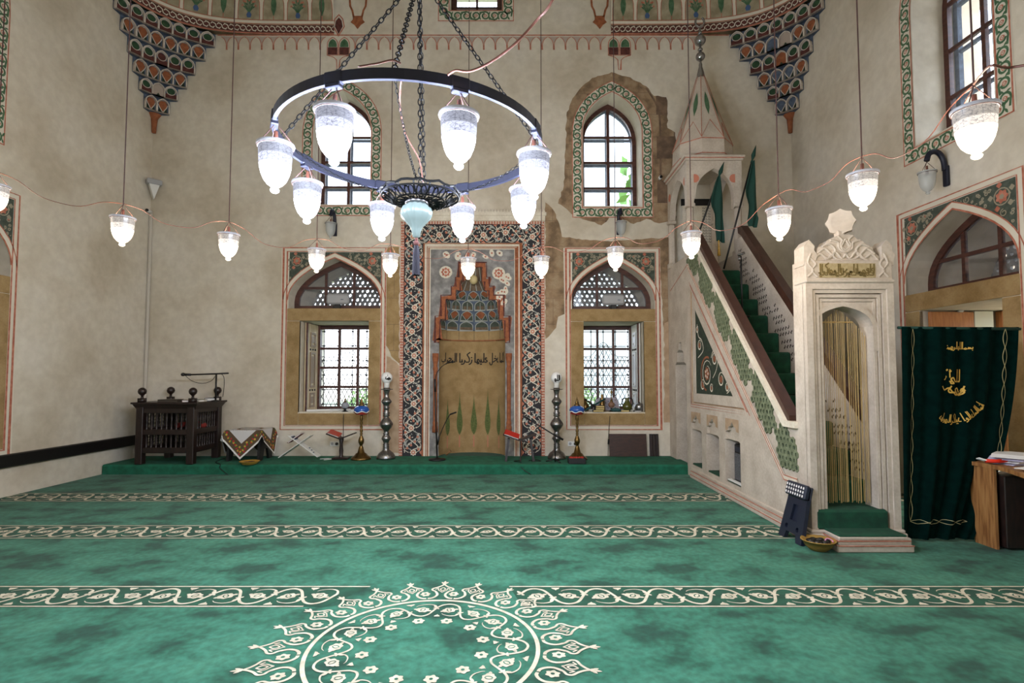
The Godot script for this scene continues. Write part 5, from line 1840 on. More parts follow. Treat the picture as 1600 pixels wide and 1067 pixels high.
	ball(st, c + Vector3(0, 7.31, 0), Vector3(0.035, 0.035, 0.035), 14, 8)
	obj("finial", st, M.chrome, mb)
	st = ns()
	var cr := []
	for k in 15: cr.append(c + Vector3(sin(0.5 + k * 0.378) * 0.075, 7.50 - cos(0.5 + k * 0.378) * 0.0 + cos(0.5 + k * 0.378) * 0.085, 0))
	tube(st, cr, 0.018, 6)
	obj("crescent", st, M.chrome, mb)

func minbar_portal(mb: Node3D):
	var zf := -5.02
	var xa := 2.73; var xb := 3.545
	var m := 3.095
	var f := Transform3D(Basis(), Vector3(0, 0, zf))
	var st := ns()
	# wall with the arched opening
	var a := arch(m - 0.275, m + 0.275, 0.12, 1.95, 2.17, 10, 0.60)
	var poly := PackedVector2Array([Vector2(xa, 0.12), Vector2(xa, 2.60), Vector2(xb, 2.60), Vector2(xb, 0.12)])
	for k in range(1, a.size()): poly.append(a[k])
	poly.append(a[0])
	prism(st, poly, -0.23, -0.055, f)
	obj("portal_wall", st, M.minbar, mb)
	# nested mouldings round it
	for r in [[0.0, 0.06, 0.0], [0.06, 0.095, -0.018], [0.105, 0.135, -0.030], [0.145, 0.17, -0.042]]:
		st = ns()
		var o := PackedVector2Array([Vector2(xa + r[0], 0.12), Vector2(xa + r[0], 2.385 - r[0]), Vector2(xb - r[0], 2.385 - r[0]), Vector2(xb - r[0], 0.12)])
		var i := PackedVector2Array([Vector2(xa + r[1], 0.12), Vector2(xa + r[1], 2.385 - r[1]), Vector2(xb - r[1], 2.385 - r[1]), Vector2(xb - r[1], 0.12)])
		frame_between(st, o, i, -0.06, r[2], f, false)
		obj("moulding", st, M.minbar, mb)
	st = ns()
	var ao := grown(a, 0.045)
	var curve_o := PackedVector2Array(); var curve_i := PackedVector2Array()
	for k in range(2, a.size()): curve_o.append(ao[k]); curve_i.append(a[k])
	curve_o[0].y = 1.75; curve_i[0].y = 1.75; curve_o[-1].y = 1.75; curve_i[-1].y = 1.75
	frame_between(st, curve_o, curve_i, -0.06, -0.038, f, false)
	obj("arch_moulding", st, M.minbar, mb)
	# crown: frieze, pinnacles, carved crest, round finial
	st = ns()
	box(st, Vector3(m + 0.04, 2.49, zf - 0.10), Vector3(xb - xa, 0.21, 0.20), 0.01)
	box(st, Vector3(m + 0.04, 2.40, zf - 0.09), Vector3(xb - xa + 0.015, 0.035, 0.22), 0.01)
	obj("frieze", st, M.minbar, mb)
	st = ns()
	prism(st, rect(m - 0.235, m + 0.285, 2.43, 2.565), 0.0, 0.006, f)
	obj("inscription_ground", st, M.gold_dark, mb)
	st = ns()
	var pf := paper(f)
	lettering(st, pf, "lAeHmlAsdrAlwHkAl", Vector2(m + 0.275, 2.475), 0.085, 0.008, 0.16, 1.12)
	lettering(st, pf, "klHmAldyrAlHsAlqy", Vector2(m + 0.270, 2.455), 0.065, 0.009, 0.16, 1.45)
	obj("inscription", st, M.gold_relief, mb)
	for s in [0, 1]:
		st = ns()
		var x := xa + 0.045 if s == 0 else xb - 0.045
		var p := PackedVector2Array([Vector2(-0.055, 2.55), Vector2(0.055, 2.55), Vector2(0.06, 2.60), Vector2(0.075, 2.65), Vector2(0.045, 2.69), Vector2(0.05, 2.73), Vector2(0.0, 2.79), Vector2(-0.05, 2.73), Vector2(-0.05, 2.66)])
		prism(st, p, -0.18, -0.005, f * at(Vector3(x, 0, 0)))
		obj("pinnacle", st, M.minbar, mb)
	st = ns()
	var c := m + 0.03
	var crest := PackedVector2Array([Vector2(c - 0.32, 2.57)])
	for side in [-1, 1]:
		var l := [[-0.32, 2.58], [-0.315, 2.64], [-0.27, 2.67], [-0.255, 2.725], [-0.20, 2.74], [-0.17, 2.785], [-0.12, 2.80], [-0.085, 2.83], [-0.05, 2.845]]
		if side == 1: l.reverse()
		for q in l: crest.append(Vector2(c + (q[0] if side == -1 else -q[0]), q[1]))
	crest.append(Vector2(c + 0.32, 2.57))
	prism(st, crest, -0.15, -0.03, f)
	obj("crest", st, M.minbar, mb)
	# carved interlace on the crest
	st = ns()
	for s in [-1, 1]:
		for ln in [[[0.30, 2.60], [0.24, 2.66], [0.17, 2.62], [0.10, 2.68], [0.04, 2.62], [0.0, 2.66]], [[0.27, 2.66], [0.20, 2.71], [0.14, 2.66], [0.08, 2.61], [0.0, 2.60]], [[0.22, 2.73], [0.15, 2.75], [0.10, 2.70], [0.13, 2.64], [0.20, 2.60]], [[0.14, 2.79], [0.07, 2.77], [0.06, 2.71], [0.0, 2.68], [-0.04, 2.72], [0.0, 2.80]], [[0.07, 2.83], [0.03, 2.79], [0.05, 2.74], [0.0, 2.70]], [[0.30, 2.60], [0.20, 2.585], [0.10, 2.60], [0.0, 2.585]]]:
			var pts := []
			for q in ln: pts.append(Vector3(c + s * q[0], q[1], zf - 0.026))
			tube(st, smooth_line3(pts, 4), 0.013, 6)
	for s in [-1, 1]:
		tube(st, smooth_line3([Vector3(c + s * 0.285, 2.44, zf + 0.0), Vector3(c + s * 0.335, 2.50, zf), Vector3(c + s * 0.30, 2.56, zf), Vector3(c + s * 0.345, 2.62, zf - 0.01)], 4), 0.012, 6)
		tube(st, smooth_line3([Vector3(c + s * 0.375, 2.44, zf), Vector3(c + s * 0.325, 2.50, zf), Vector3(c + s * 0.37, 2.57, zf), Vector3(c + s * 0.34, 2.66, zf - 0.005)], 4), 0.012, 6)
	obj("crest_carving", st, M.minbar, mb)
	st = ns()
	box(st, Vector3(c - 0.015, 2.855, zf - 0.09), Vector3(0.07, 0.08, 0.07), 0.01)
	var face := PackedVector2Array()
	for k in 24:
		face.append(Vector2.from_angle(TAU * k / 24) * (0.112 if k % 3 else 0.127))
	prism(st, face, -0.035, 0.035, Transform3D(Basis(Vector3.UP, -0.55), Vector3(c, 2.975, zf - 0.09)))
	var disc_ring := circle_pts(Vector2.ZERO, 0.085, 20)
	stroke(st, paper(Transform3D(Basis(Vector3.UP, -0.55), Vector3(c, 2.975, zf - 0.09))), disc_ring, 0.018, 0.040, true)
	obj("round_finial", st, M.minbar, mb)
	# plinth and carpeted steps in front
	st = ns()
	for r in [[0.0, 0.06, 0.03], [0.06, 0.095, 0.012], [0.095, 0.125, 0.0]]:
		box(st, Vector3((xa + xb) * 0.5 - 0.0, (r[0] + r[1]) * 0.5, zf - 0.115), Vector3(xb - xa + 0.04 + r[2] * 2, r[1] - r[0], 0.28 + r[2] * 2), 0.008)
		box(st, Vector3(3.13, (r[0] + r[1]) * 0.5, zf + 0.11), Vector3(0.60 + r[2] * 2, r[1] - r[0], 0.26 + r[2] * 2), 0.008)
	obj("portal_plinth", st, M.minbar, mb)
	st = ns()
	for h in [0.058, 0.094]:
		box(st, Vector3(3.13, h, zf + 0.241 + (0.032 if h < 0.07 else 0.014)), Vector3(0.655 if h < 0.07 else 0.62, 0.009, 0.006))
		box(st, Vector3(2.83 - (0.032 if h < 0.07 else 0.014), h, zf + 0.12), Vector3(0.006, 0.009, 0.28))
	obj("painted_plinth_lines", st, M.red_line, mb)
	st = ns()
	box(st, Vector3(3.13, 0.130, zf + 0.10), Vector3(0.59, 0.022, 0.27), 0.008)
	obj("stair", st, M.carpet_step, mb)
	st = ns()
	box(st, Vector3(3.10, 0.21, zf - 0.165), Vector3(0.66, 0.18, 0.35), 0.02)
	obj("stair", st, M.carpet_step, mb)
	# curtain of beads
	st = ns()
	var r2 := RandomNumberGenerator.new()
	r2.seed = 9
	for k in 36:
		var x := m - 0.255 + 0.51 * (k + r2.randf_range(-0.45, 0.45)) / 35.0
		var top := 1.86 + 0.30 * pow(maxf(0.0, 1.0 - absf(x - m) / 0.27), 0.75)
		var y := 0.33 + r2.randf() * 0.03
		var dx := r2.randf_range(-0.006, 0.006)
		tube(st, [Vector3(x, top, zf - 0.13), Vector3(x + dx, (y + top) * 0.5, zf - 0.132), Vector3(x + dx * 0.5, y, zf - 0.13)], 0.0026, 5)
	var bc := thing("bead_curtain", "curtain of thin golden bead strings hanging in the carved pulpit portal", "bead curtain")
	stuff(obj("bead_strings", st, M.beads, bc))
	st = ns()
	tube(st, [Vector3(m - 0.15, 2.03, zf - 0.145), Vector3(m + 0.15, 2.03, zf - 0.145)], 0.008, 6)
	obj("rod", st, M.beads, bc)

func cloth_strip(st: SurfaceTool, left: Array, right: Array, fold := 0.02, n := 14):
	# cloth spread between two edges, with folds
	var rows := left.size()
	var g := []
	for i in rows:
		var row := []
		for k in n + 1:
			var t := float(k) / n
			var p: Vector3 = (left[i] as Vector3).lerp(right[i], t)
			row.append(p + Vector3(0, 0, fold * sin(t * 9.0 + i * 0.25)))
		g.append(row)
	for i in rows - 1:
		for k in n: quad(st, g[i + 1][k], g[i + 1][k + 1], g[i][k + 1], g[i][k])

func minbar_things():
	# two banners
	var flags := [[P(1091, 366, 8.30), P(1131, 254, 8.25), [[1121, 276], [1115, 292], [1110, 317], [1116, 335], [1117, 352], [1119, 366], [1120, 376]], [[1125, 272], [1128, 292], [1130, 318], [1130, 335], [1131, 352], [1132, 366], [1132, 380]], "dark green banner with a white crescent leaning left inside the pulpit canopy", [1119, 319]],
		[P(1131, 420, 8.16), P(1181, 228, 8.10), [[1175, 252], [1168, 280], [1164, 300], [1169, 320], [1169, 335], [1168, 345], [1170, 353]], [[1179, 250], [1181, 280], [1182, 300], [1183, 320], [1184, 335], [1185, 342], [1182, 356]], "dark green banner leaning right outside the pulpit canopy, taller of the two", [1171, 299]]]
	for f in flags:
		var fl := thing("banner", f[4], "banner", Vector3.ZERO, "green banners on the pulpit")
		var st := ns(true)
		var d: Vector3 = (f[1] - f[0]).normalized()
		tube(st, [f[0], f[1] - d * 0.26], 0.014, 8)
		obj("pole", st, M.black, fl)
		st = ns(true)
		var y := d; var x := y.cross(Vector3.BACK).normalized()
		lathe(st, [Vector2(0.0, -0.28), Vector2(0.02, -0.26), Vector2(0.012, -0.22), Vector2(0.034, -0.15), Vector2(0.02, -0.07), Vector2(0.0, 0.02)], 8, Transform3D(Basis(x, y, x.cross(y)), f[1]))
		obj("spearhead", st, M.flag_green, fl)
		var l := []; var r := []
		for q in f[2]: l.append(P(q[0], q[1], 8.22 if f[5][0] < 1150 else 8.08))
		for q in f[3]: r.append(P(q[0], q[1], 8.19 if f[5][0] < 1150 else 8.05))
		st = ns(true)
		cloth_strip(st, smooth_line3(l, 3), smooth_line3(r, 3), 0.018)
		obj("cloth", st, M.flag_green, fl)
		st = ns()
		var c := P(f[5][0], f[5][1], 8.13 if f[5][0] < 1150 else 7.99)
		var pts := PackedVector2Array()
		for k in 11: pts.append(Vector2(cos(0.9 + k * 0.44), sin(0.9 + k * 0.44)) * 0.072)
		for k in 11: pts.append(Vector2(0.02, 0.01) + Vector2(cos(5.3 - k * 0.44), sin(5.3 - k * 0.44)) * 0.058)
		fill(st, paper(Transform3D(Basis(Vector3.BACK, -0.3), c)), pts, 0.0)
		obj("crescent", st, M.paper, fl)
		if f[5][0] < 1150:
			st = ns(true)
			lathe(st, [Vector2(0.0, 0.0), Vector2(0.012, -0.01), Vector2(0.009, -0.04), Vector2(0.026, -0.24), Vector2(0.0, -0.24)], 8, at(P(1123, 375, 8.14)))
			obj("tassel", st, M.gold, fl)
	# framed sheet on the wall under the canopy
	var sh := thing("wall_chart", "pale sheet with rows of small writing under the pulpit canopy", "wall chart")
	var a := on(back_wall, 1066, 384); var b := on(back_wall, 1113, 322)
	var st2 := ns()
	box(st2, Vector3((a.x + b.x) * 0.5, (a.y + b.y) * 0.5, ZB + 0.02), Vector3(b.x - a.x, b.y - a.y, 0.02), 0.004)
	obj("sheet", st2, M.whitewash, sh)
	st2 = ns()
	box(st2, Vector3((a.x + b.x) * 0.5, b.y + 0.06, ZB + 0.02), Vector3(b.x - a.x + 0.03, 0.12, 0.03), 0.004)
	obj("top_bar", st2, M.black, sh)
	st2 = ns()
	for k in 13: lettering(st2, paper(at(Vector3(0, 0, ZB + 0.032))), "klHmAld drAl lHsAlq", Vector2(b.x - 0.03, b.y - 0.055 - k * 0.05), 0.032, 0.0, 0.14, 0.85)
	stuff(obj("writing", st2, M.pencil, sh))
	# microphone on the stairs
	var ms := thing("microphone_stand", "thin black microphone stand rising from the pulpit stairs", "microphone stand")
	var foot := P(1160, 494, 7.33); var top := P(1157.5, 400, 7.33)
	st2 = ns(true)
	tube(st2, [foot, top], 0.011, 6)
	obj("pole", st2, M.black, ms)
	st2 = ns(true)
	lathe(st2, [Vector2(0.0, -0.02), Vector2(0.10, -0.015), Vector2(0.10, 0.0), Vector2(0.02, 0.015)], 14, at(foot))
	obj("base", st2, M.black, ms)
	st2 = ns(true)
	tube(st2, [top + Vector3(-0.035, 0.01, 0), top + Vector3(0.05, 0.045, 0)], 0.018, 8)
	ball(st2, top + Vector3(-0.03, -0.04, 0.02), Vector3(0.02, 0.03, 0.02), 8, 6)
	obj("microphone", st2, M.chrome, ms)
	# things in the niches at the foot
	var hx := thing("heater", "small black cabinet with a speckled front in the nearest pulpit niche", "cabinet", Vector3(MX0 + 0.21, 0.207, -6.77))
	st2 = ns()
	box(st2, Vector3(0, 0.235, 0), Vector3(0.28, 0.47, 0.33), 0.015)
	obj("case", st2, M.black, hx)
	st2 = ns()
	box(st2, Vector3(-0.144, 0.19, 0), Vector3(0.006, 0.33, 0.29), 0.002)
	obj("front", st2, M.speckle, hx)
	st2 = ns()
	box(st2, Vector3(-0.144, 0.405, 0.0), Vector3(0.006, 0.06, 0.27), 0.002)
	obj("control_strip", st2, M.navy_plastic, hx)
	st2 = ns()
	box(st2, Vector3(-0.19, 0.012, 0), Vector3(0.05, 0.02, 0.40), 0.004)
	tag(obj("white_strip", st2, M.white_plastic), "thin white strip lying before the grey cabinet in the floor niche", "strip").position = hx.position
	st2 = ns(true)
	for k in 4: ball(st2, Vector3(0.02 * k, 0.03 + 0.018 * k, -0.05 + 0.04 * k), Vector3(0.07, 0.032, 0.055), 9, 6)
	var bun := obj("cloth_bundle", st2, plain(Color(0.16, 0.09, 0.07), 0.8))
	bun.position = Vector3(MX0 + 0.14, 0.20, -7.42)
	tag(bun, "small dark crumpled bundle lying in the middle floor niche of the pulpit", "bundle")

# ---------------------------------------------------------------- hanging glass lamps
const LAMP_COLD := 2.0
const LAMP_WARM := 0.55

func shade_profile(k: float) -> Array:
	# [lower bowl with its knob, upper band]
	var low := [[0.0, -0.252], [0.012, -0.251], [0.021, -0.243], [0.023, -0.234], [0.016, -0.225], [0.020, -0.220], [0.038, -0.207], [0.056, -0.184], [0.068, -0.155], [0.0755, -0.125], [0.078, -0.105]]
	var mid := [[0.078, -0.105], [0.0795, -0.085], [0.081, -0.062]]
	var up := [[0.081, -0.062], [0.082, -0.05], [0.084, -0.015], [0.086, -0.008]]
	var a := []; var b := []; var c := []
	for q in low: a.append(Vector2(q[0], q[1]) * k)
	for q in up: b.append(Vector2(q[0], q[1]) * k)
	for q in mid: c.append(Vector2(q[0], q[1]) * k)
	return [a, b, c]

func lamp_parts(l: Node3D, warm: bool, cord_top: float, lit := true):
	# the origin is the centre of the rim
	var pr := shade_profile(1.0)
	var a := ns(true); var b := ns(true); var c := ns(true)
	lathe(a, pr[0], 22); lathe(b, pr[1], 22); lathe(c, pr[2], 22)
	if lit:
		var s := surfaces("shade", [[a, M.lamp_warm if warm else M.lamp_cold], [b, M.lamp_band_warm if warm else M.lamp_band], [c, M.lamp_mid_warm if warm else M.lamp_mid]], l)
	else:
		surfaces("shade", [[a, M.lamp_off], [b, M.lamp_off], [c, M.lamp_off]], l)
	var st := ns(true)
	lathe(st, [Vector2(0.083, -0.016), Vector2(0.090, -0.014), Vector2(0.0945, -0.004), Vector2(0.0935, 0.003), Vector2(0.088, 0.004), Vector2(0.084, -0.004), Vector2(0.083, -0.016)], 22)
	obj("rim", st, M.lamp_rim if lit else M.lamp_off, l)
	st = ns()
	for k in 3:
		var d := Vector3(sin(0.6 + k * TAU / 3), 0, cos(0.6 + k * TAU / 3)) * 0.09
		tube(st, [Vector3(0, 0.115, 0), d + Vector3(0, 0.002, 0)], 0.0028, 5)
	var ring := []
	for k in 20: ring.append(Vector3(sin(TAU * k / 20), 0, cos(TAU * k / 20)) * 0.0885 + Vector3(0, -0.014, 0))
	tube(st, ring, 0.0028, 4, true)
	obj("hanger", st, M.cord, l)
	st = ns(true)
	lathe(st, [Vector2(0.0, 0.075), Vector2(0.010, 0.07), Vector2(0.012, 0.02), Vector2(0.016, 0.0), Vector2(0.016, -0.03), Vector2(0.0, -0.03)], 8)
	obj("socket", st, M.copper, l)
	if cord_top > 0.0:
		st = ns()
		tube(st, [Vector3(0, 0.112, 0), Vector3(0, 0.25, 0), Vector3(0, cord_top, 0)], 0.0045, 5)
		obj("cord", st, M.cord, l)
	if lit:
		var li := OmniLight3D.new()
		li.name = "lamp_light"
		li.light_color = Color(1.0, 0.92, 0.82) if warm else Color(0.88, 0.92, 1.0)
		li.light_energy = LAMP_WARM if warm else LAMP_COLD
		li.light_size = 0.05
		li.omni_range = 20.0
		li.omni_attenuation = 2.0
		li.shadow_enabled = true
		li.position = Vector3(0, -0.14, 0)
		l.add_child(li, true)

func lamp(called: String, label: String, p: Vector3, warm: bool, cord_top: float, group: String, lit := true) -> Node3D:
	var l := thing(called, label, "lamp", p, group)
	lamp_parts(l, warm, cord_top, lit)
	return l

func lamp_materials():
	M.lamp_warm = glow(Color(1.0, 0.95, 0.86), 2.6)
	M.lamp_cold = glow(Color(0.93, 0.95, 1.0), 3.2)
	M.lamp_rim = glow(Color(0.44, 0.44, 0.455), 1.0)
	for w in 2:
		var m := StandardMaterial3D.new()
		m.albedo_color = Color(0.22, 0.22, 0.23)
		m.roughness = 0.25
		m.emission_enabled = true
		m.emission = Color(1.0, 0.95, 0.88) if w else Color(0.90, 0.92, 1.0)
		m.emission_operator = BaseMaterial3D.EMISSION_OP_MULTIPLY
		m.emission_energy_multiplier = 0.55
		var n := FastNoiseLite.new()
		n.noise_type = FastNoiseLite.TYPE_CELLULAR
		n.cellular_return_type = FastNoiseLite.RETURN_DISTANCE2_SUB
		n.frequency = 0.045
		n.seed = 4
		var t := NoiseTexture2D.new()
		t.width = 256; t.height = 256
		t.seamless = true
		t.noise = n
		var g := Gradient.new()
		g.offsets = PackedFloat32Array([0.0, 0.10, 0.22, 1.0])
		g.colors = PackedColorArray([Color(0.20, 0.20, 0.24), Color(0.42, 0.42, 0.46), Color(0.93, 0.93, 0.95), Color(1, 1, 1)])
		t.color_ramp = g
		m.emission_texture = t
		m.uv1_triplanar = true
		m.uv1_scale = Vector3(4.0, 6.0, 4.0)
		M["lamp_band_warm" if w else "lamp_band"] = m
		var m2: StandardMaterial3D = m.duplicate()
		m2.emission_energy_multiplier = 1.25
		M["lamp_mid_warm" if w else "lamp_mid"] = m2
	var off := plain(Color(0.72, 0.74, 0.74, 0.45), 0.35)
	off.transparency = BaseMaterial3D.TRANSPARENCY_ALPHA
	M.lamp_off = off

func chain(st: SurfaceTool, a: Vector3, b: Vector3, link := 0.046, droop := 0.0):
	var path := sag(a, b, droop, 24)
	var total := 0.0
	for i in 24: total += (path[i] as Vector3).distance_to(path[i + 1])
	var n := int(total / (link * 0.78))
	for k in n:
		var t := (k + 0.5) / n * 24.0
		var i := mini(int(t), 23)
		var c: Vector3 = (path[i] as Vector3).lerp(path[i + 1], t - i)
		var d: Vector3 = (path[i + 1] - path[i]).normalized()
		var x := d.cross(Vector3(0.3, 0.2, 1)).normalized()
		if k & 1: x = d.cross(x).normalized()
		var ring := []
		for j in 10:
			var g := TAU * j / 10
			ring.append(c + d * sin(g) * link * 0.5 + x * cos(g) * link * 0.27)
		tube(st, ring, link * 0.085, 5, true)

const CH := Vector3(-0.615, 2.915, -3.31)
const CR := 0.79

func build_chandelier():
	lamp_materials()
	var ch := thing("chandelier", "wide black iron ring hanging on chains with a filigree basket in the middle", "chandelier", CH)
	var st := ns(true)
	st = ns()
	lathe(st, [Vector2(CR - 0.006, 0.003), Vector2(CR - 0.006, 0.055), Vector2(CR + 0.012, 0.055), Vector2(CR + 0.012, 0.004), Vector2(CR + 0.013, 0.0), Vector2(CR - 0.007, 0.0), Vector2(CR - 0.006, 0.003)], 96)
	obj("ring_band", st, M.iron, ch)
	var spots := []
	for k in 8:
		var a := deg_to_rad(27.0 + 45.0 * k)
		var d := Vector3(sin(a), 0, cos(a))
		var xf := Transform3D(Basis(Vector3.UP, a), d * CR)
		st = ns()
		box(st, Vector3(0, 0.028, 0.0), Vector3(0.10, 0.066, 0.034), 0.006, xf)
		box(st, Vector3(0, -0.012, 0.0), Vector3(0.08, 0.022, 0.04), 0.004, xf)
		obj("clamp", st, M.iron, ch)
		spots.append(CH + d * (CR - 0.01))
	var apex := Vector3(0.03, 1.12, 0)
	for k in 4:
		var a := deg_to_rad(4.0 + 90.0 * k)
		st = ns()
		chain(st, Vector3(sin(a) * CR, 0.055, cos(a) * CR), apex)
		stuff(obj("chain", st, M.wrought, ch))
		st = ns()
		chain(st, Vector3(sin(a) * (CR - 0.02), 0.02, cos(a) * (CR - 0.02)), Vector3(0.05 + sin(a) * 0.21, -0.27, cos(a) * 0.21), 0.026, 0.05)
		stuff(obj("fine_chain", st, M.wrought, ch))
	for x in [0.0]:
		st = ns()
		chain(st, Vector3(0.05, -0.30, x), apex + Vector3(x, 0, 0), 0.046)
		stuff(obj("chain", st, M.wrought, ch))
	st = ns()
	chain(st, apex, apex + Vector3(0, 5.7, 0), 0.06)
	stuff(obj("long_chain", st, M.wrought, ch))
	# filigree basket
	st = ns()
	var bc := Vector3(0.05, -0.275, 0)
	for r in [[0.24, 0.0, 0.008], [0.235, -0.025, 0.006], [0.15, -0.055, 0.006], [0.075, -0.066, 0.006]]:
		var ring := []
		for k in 40: ring.append(bc + Vector3(sin(TAU * k / 40) * r[0], r[1] + (0.008 * sin(k * 2.0) if r[2] > 0.007 else 0.0), cos(TAU * k / 40) * r[0]))
		tube(st, ring, r[2], 5, true)
	for k in 16:
		var a := TAU * k / 16
		var d := Vector3(sin(a), 0, cos(a)); var e := Vector3(cos(a), 0, -sin(a))
		for s in [-1, 1]:
			var sp := []
			for j in 14:
				var g := j * 0.5
				sp.append(bc + d * (0.185 + cos(g) * 0.028 * (1 - j * 0.05)) + e * s * (0.020 + sin(g) * 0.022 * (1 - j * 0.05)) + Vector3(0, -0.04 + 0.02 * cos(g), 0))
			tube(st, sp, 0.0042, 4)
			var sp2 := []
			for j in 12:
				var g := j * 0.5
				sp2.append(bc + d * (0.11 + cos(g) * 0.030 * (1 - j * 0.05)) + e * s * (0.014 + sin(g) * 0.016) + Vector3(0, -0.062, 0))
			tube(st, sp2, 0.0042, 4)
		tube(st, [bc + d * 0.24, bc + d * 0.235 + Vector3(0, -0.025, 0), bc + d * 0.15 + Vector3(0, -0.055, 0), bc + d * 0.05 + Vector3(0, -0.066, 0)], 0.005, 5)
	stuff(obj("filigree_basket", st, M.wrought, ch))
	# opaline lamp with a tassel under the basket
	var op := thing("opaline_lamp", "pale green ribbed glass lamp with a dark tassel hanging under the basket", "lamp", CH + Vector3(0.035, -0.365, 0.05))
	st = ns(true)
	lathe(st, [Vector2(0.065, 0.03), Vector2(0.072, 0.01), Vector2(0.062, -0.005), Vector2(0.06, 0.03)], 20)
	obj("collar", st, M.chrome, op)
	st = ns(true)
	var prof := [[0.062, 0.0], [0.085, -0.018], [0.096, -0.045], [0.090, -0.075], [0.065, -0.105], [0.038, -0.135], [0.027, -0.165], [0.022, -0.195], [0.0, -0.205]]
	var rings := []
	for q in prof:
		var ring := []
		for k in 48: ring.append(Vector3(sin(TAU * k / 48), 0, cos(TAU * k / 48)) * q[0] * (1.0 + 0.035 * cos(k * TAU / 4.0)) + Vector3(0, q[1], 0))
		rings.append(ring)
	for r in rings.size() - 1:
		for k in 48:
			var j := (k + 1) % 48
			quad(st, rings[r + 1][k], rings[r + 1][j], rings[r][j], rings[r][k])
	obj("lamp_glass", st, M.opaline, op)
	st = ns(true)
	ball(st, Vector3(0, -0.235, 0), Vector3(0.018, 0.018, 0.018), 10, 6)
	ball(st, Vector3(0, -0.212, 0), Vector3(0.01, 0.012, 0.01), 8, 6)
	obj("bead", st, M.maroon, op)
	st = ns()
	for k in 22:
		var a := TAU * k / 22
		tube(st, [Vector3(sin(a) * 0.008, -0.25, cos(a) * 0.008), Vector3(sin(a) * 0.017, -0.29, cos(a) * 0.017), Vector3(sin(a) * 0.021, -0.43, cos(a) * 0.021)], 0.0035, 4)
	stuff(obj("tassel", st, M.tassel, op))
	# eight cold-white lamps on the ring
	var names := ["large glowing lamp on the right near side of the iron ring", "glowing lamp at the right end of the iron ring", "glowing lamp on the right far side of the iron ring, behind another", "glowing lamp on the far side of the iron ring, right of the opaline lamp", "glowing lamp on the far side of the iron ring, left of the opaline lamp", "smaller glowing lamp at the left of the ring, just below a larger one", "glowing lamp at the left end of the iron ring", "large glowing lamp on the left near side of the iron ring"]
	for k in 8:
		var l := lamp("ring_lamp", names[k], spots[k] + Vector3(0, -0.125, 0), false, 0.0, "lamps on the iron ring")
		l.rotation.y = k * 0.9
		l.scale = Vector3.ONE * 1.08
	# copper-coloured flex looping from the ring up to the ceiling
	st = ns(true)
	tube(st, smooth_line3([P(700, 117, 2.55), P(712, 110, 2.53), P(735, 111, 2.52), P(768, 96, 2.5), P(805, 68, 2.45), P(838, 32, 2.4), P(866, -5, 2.3), P(930, -150, 2.1)], 5), 0.006, 6)
	tag(obj("cable", st, M.copper), "shiny copper cable sweeping from the iron ring up past the upper edge", "cable")
	st = ns(true)
	tube(st, smooth_line3([P(560, 104, 2.53), P(590, 99, 2.52), P(612, 94, 2.52), P(626, 99, 2.52)], 5), 0.0045, 6)
	tag(obj("cable", st, M.copper), "thin copper cable lying over the near rim of the iron ring", "cable")
	st = ns(true)
	tube(st, smooth_line3([P(627, 122, 2.52), P(625, 165, 2.65), P(634, 210, 2.85), P(655, 250, 3.1), P(661, 285, 3.25)], 5), 0.004, 6)
	tag(obj("cable", st, M.copper), "thin copper cable dropping from the iron ring to the basket", "cable")

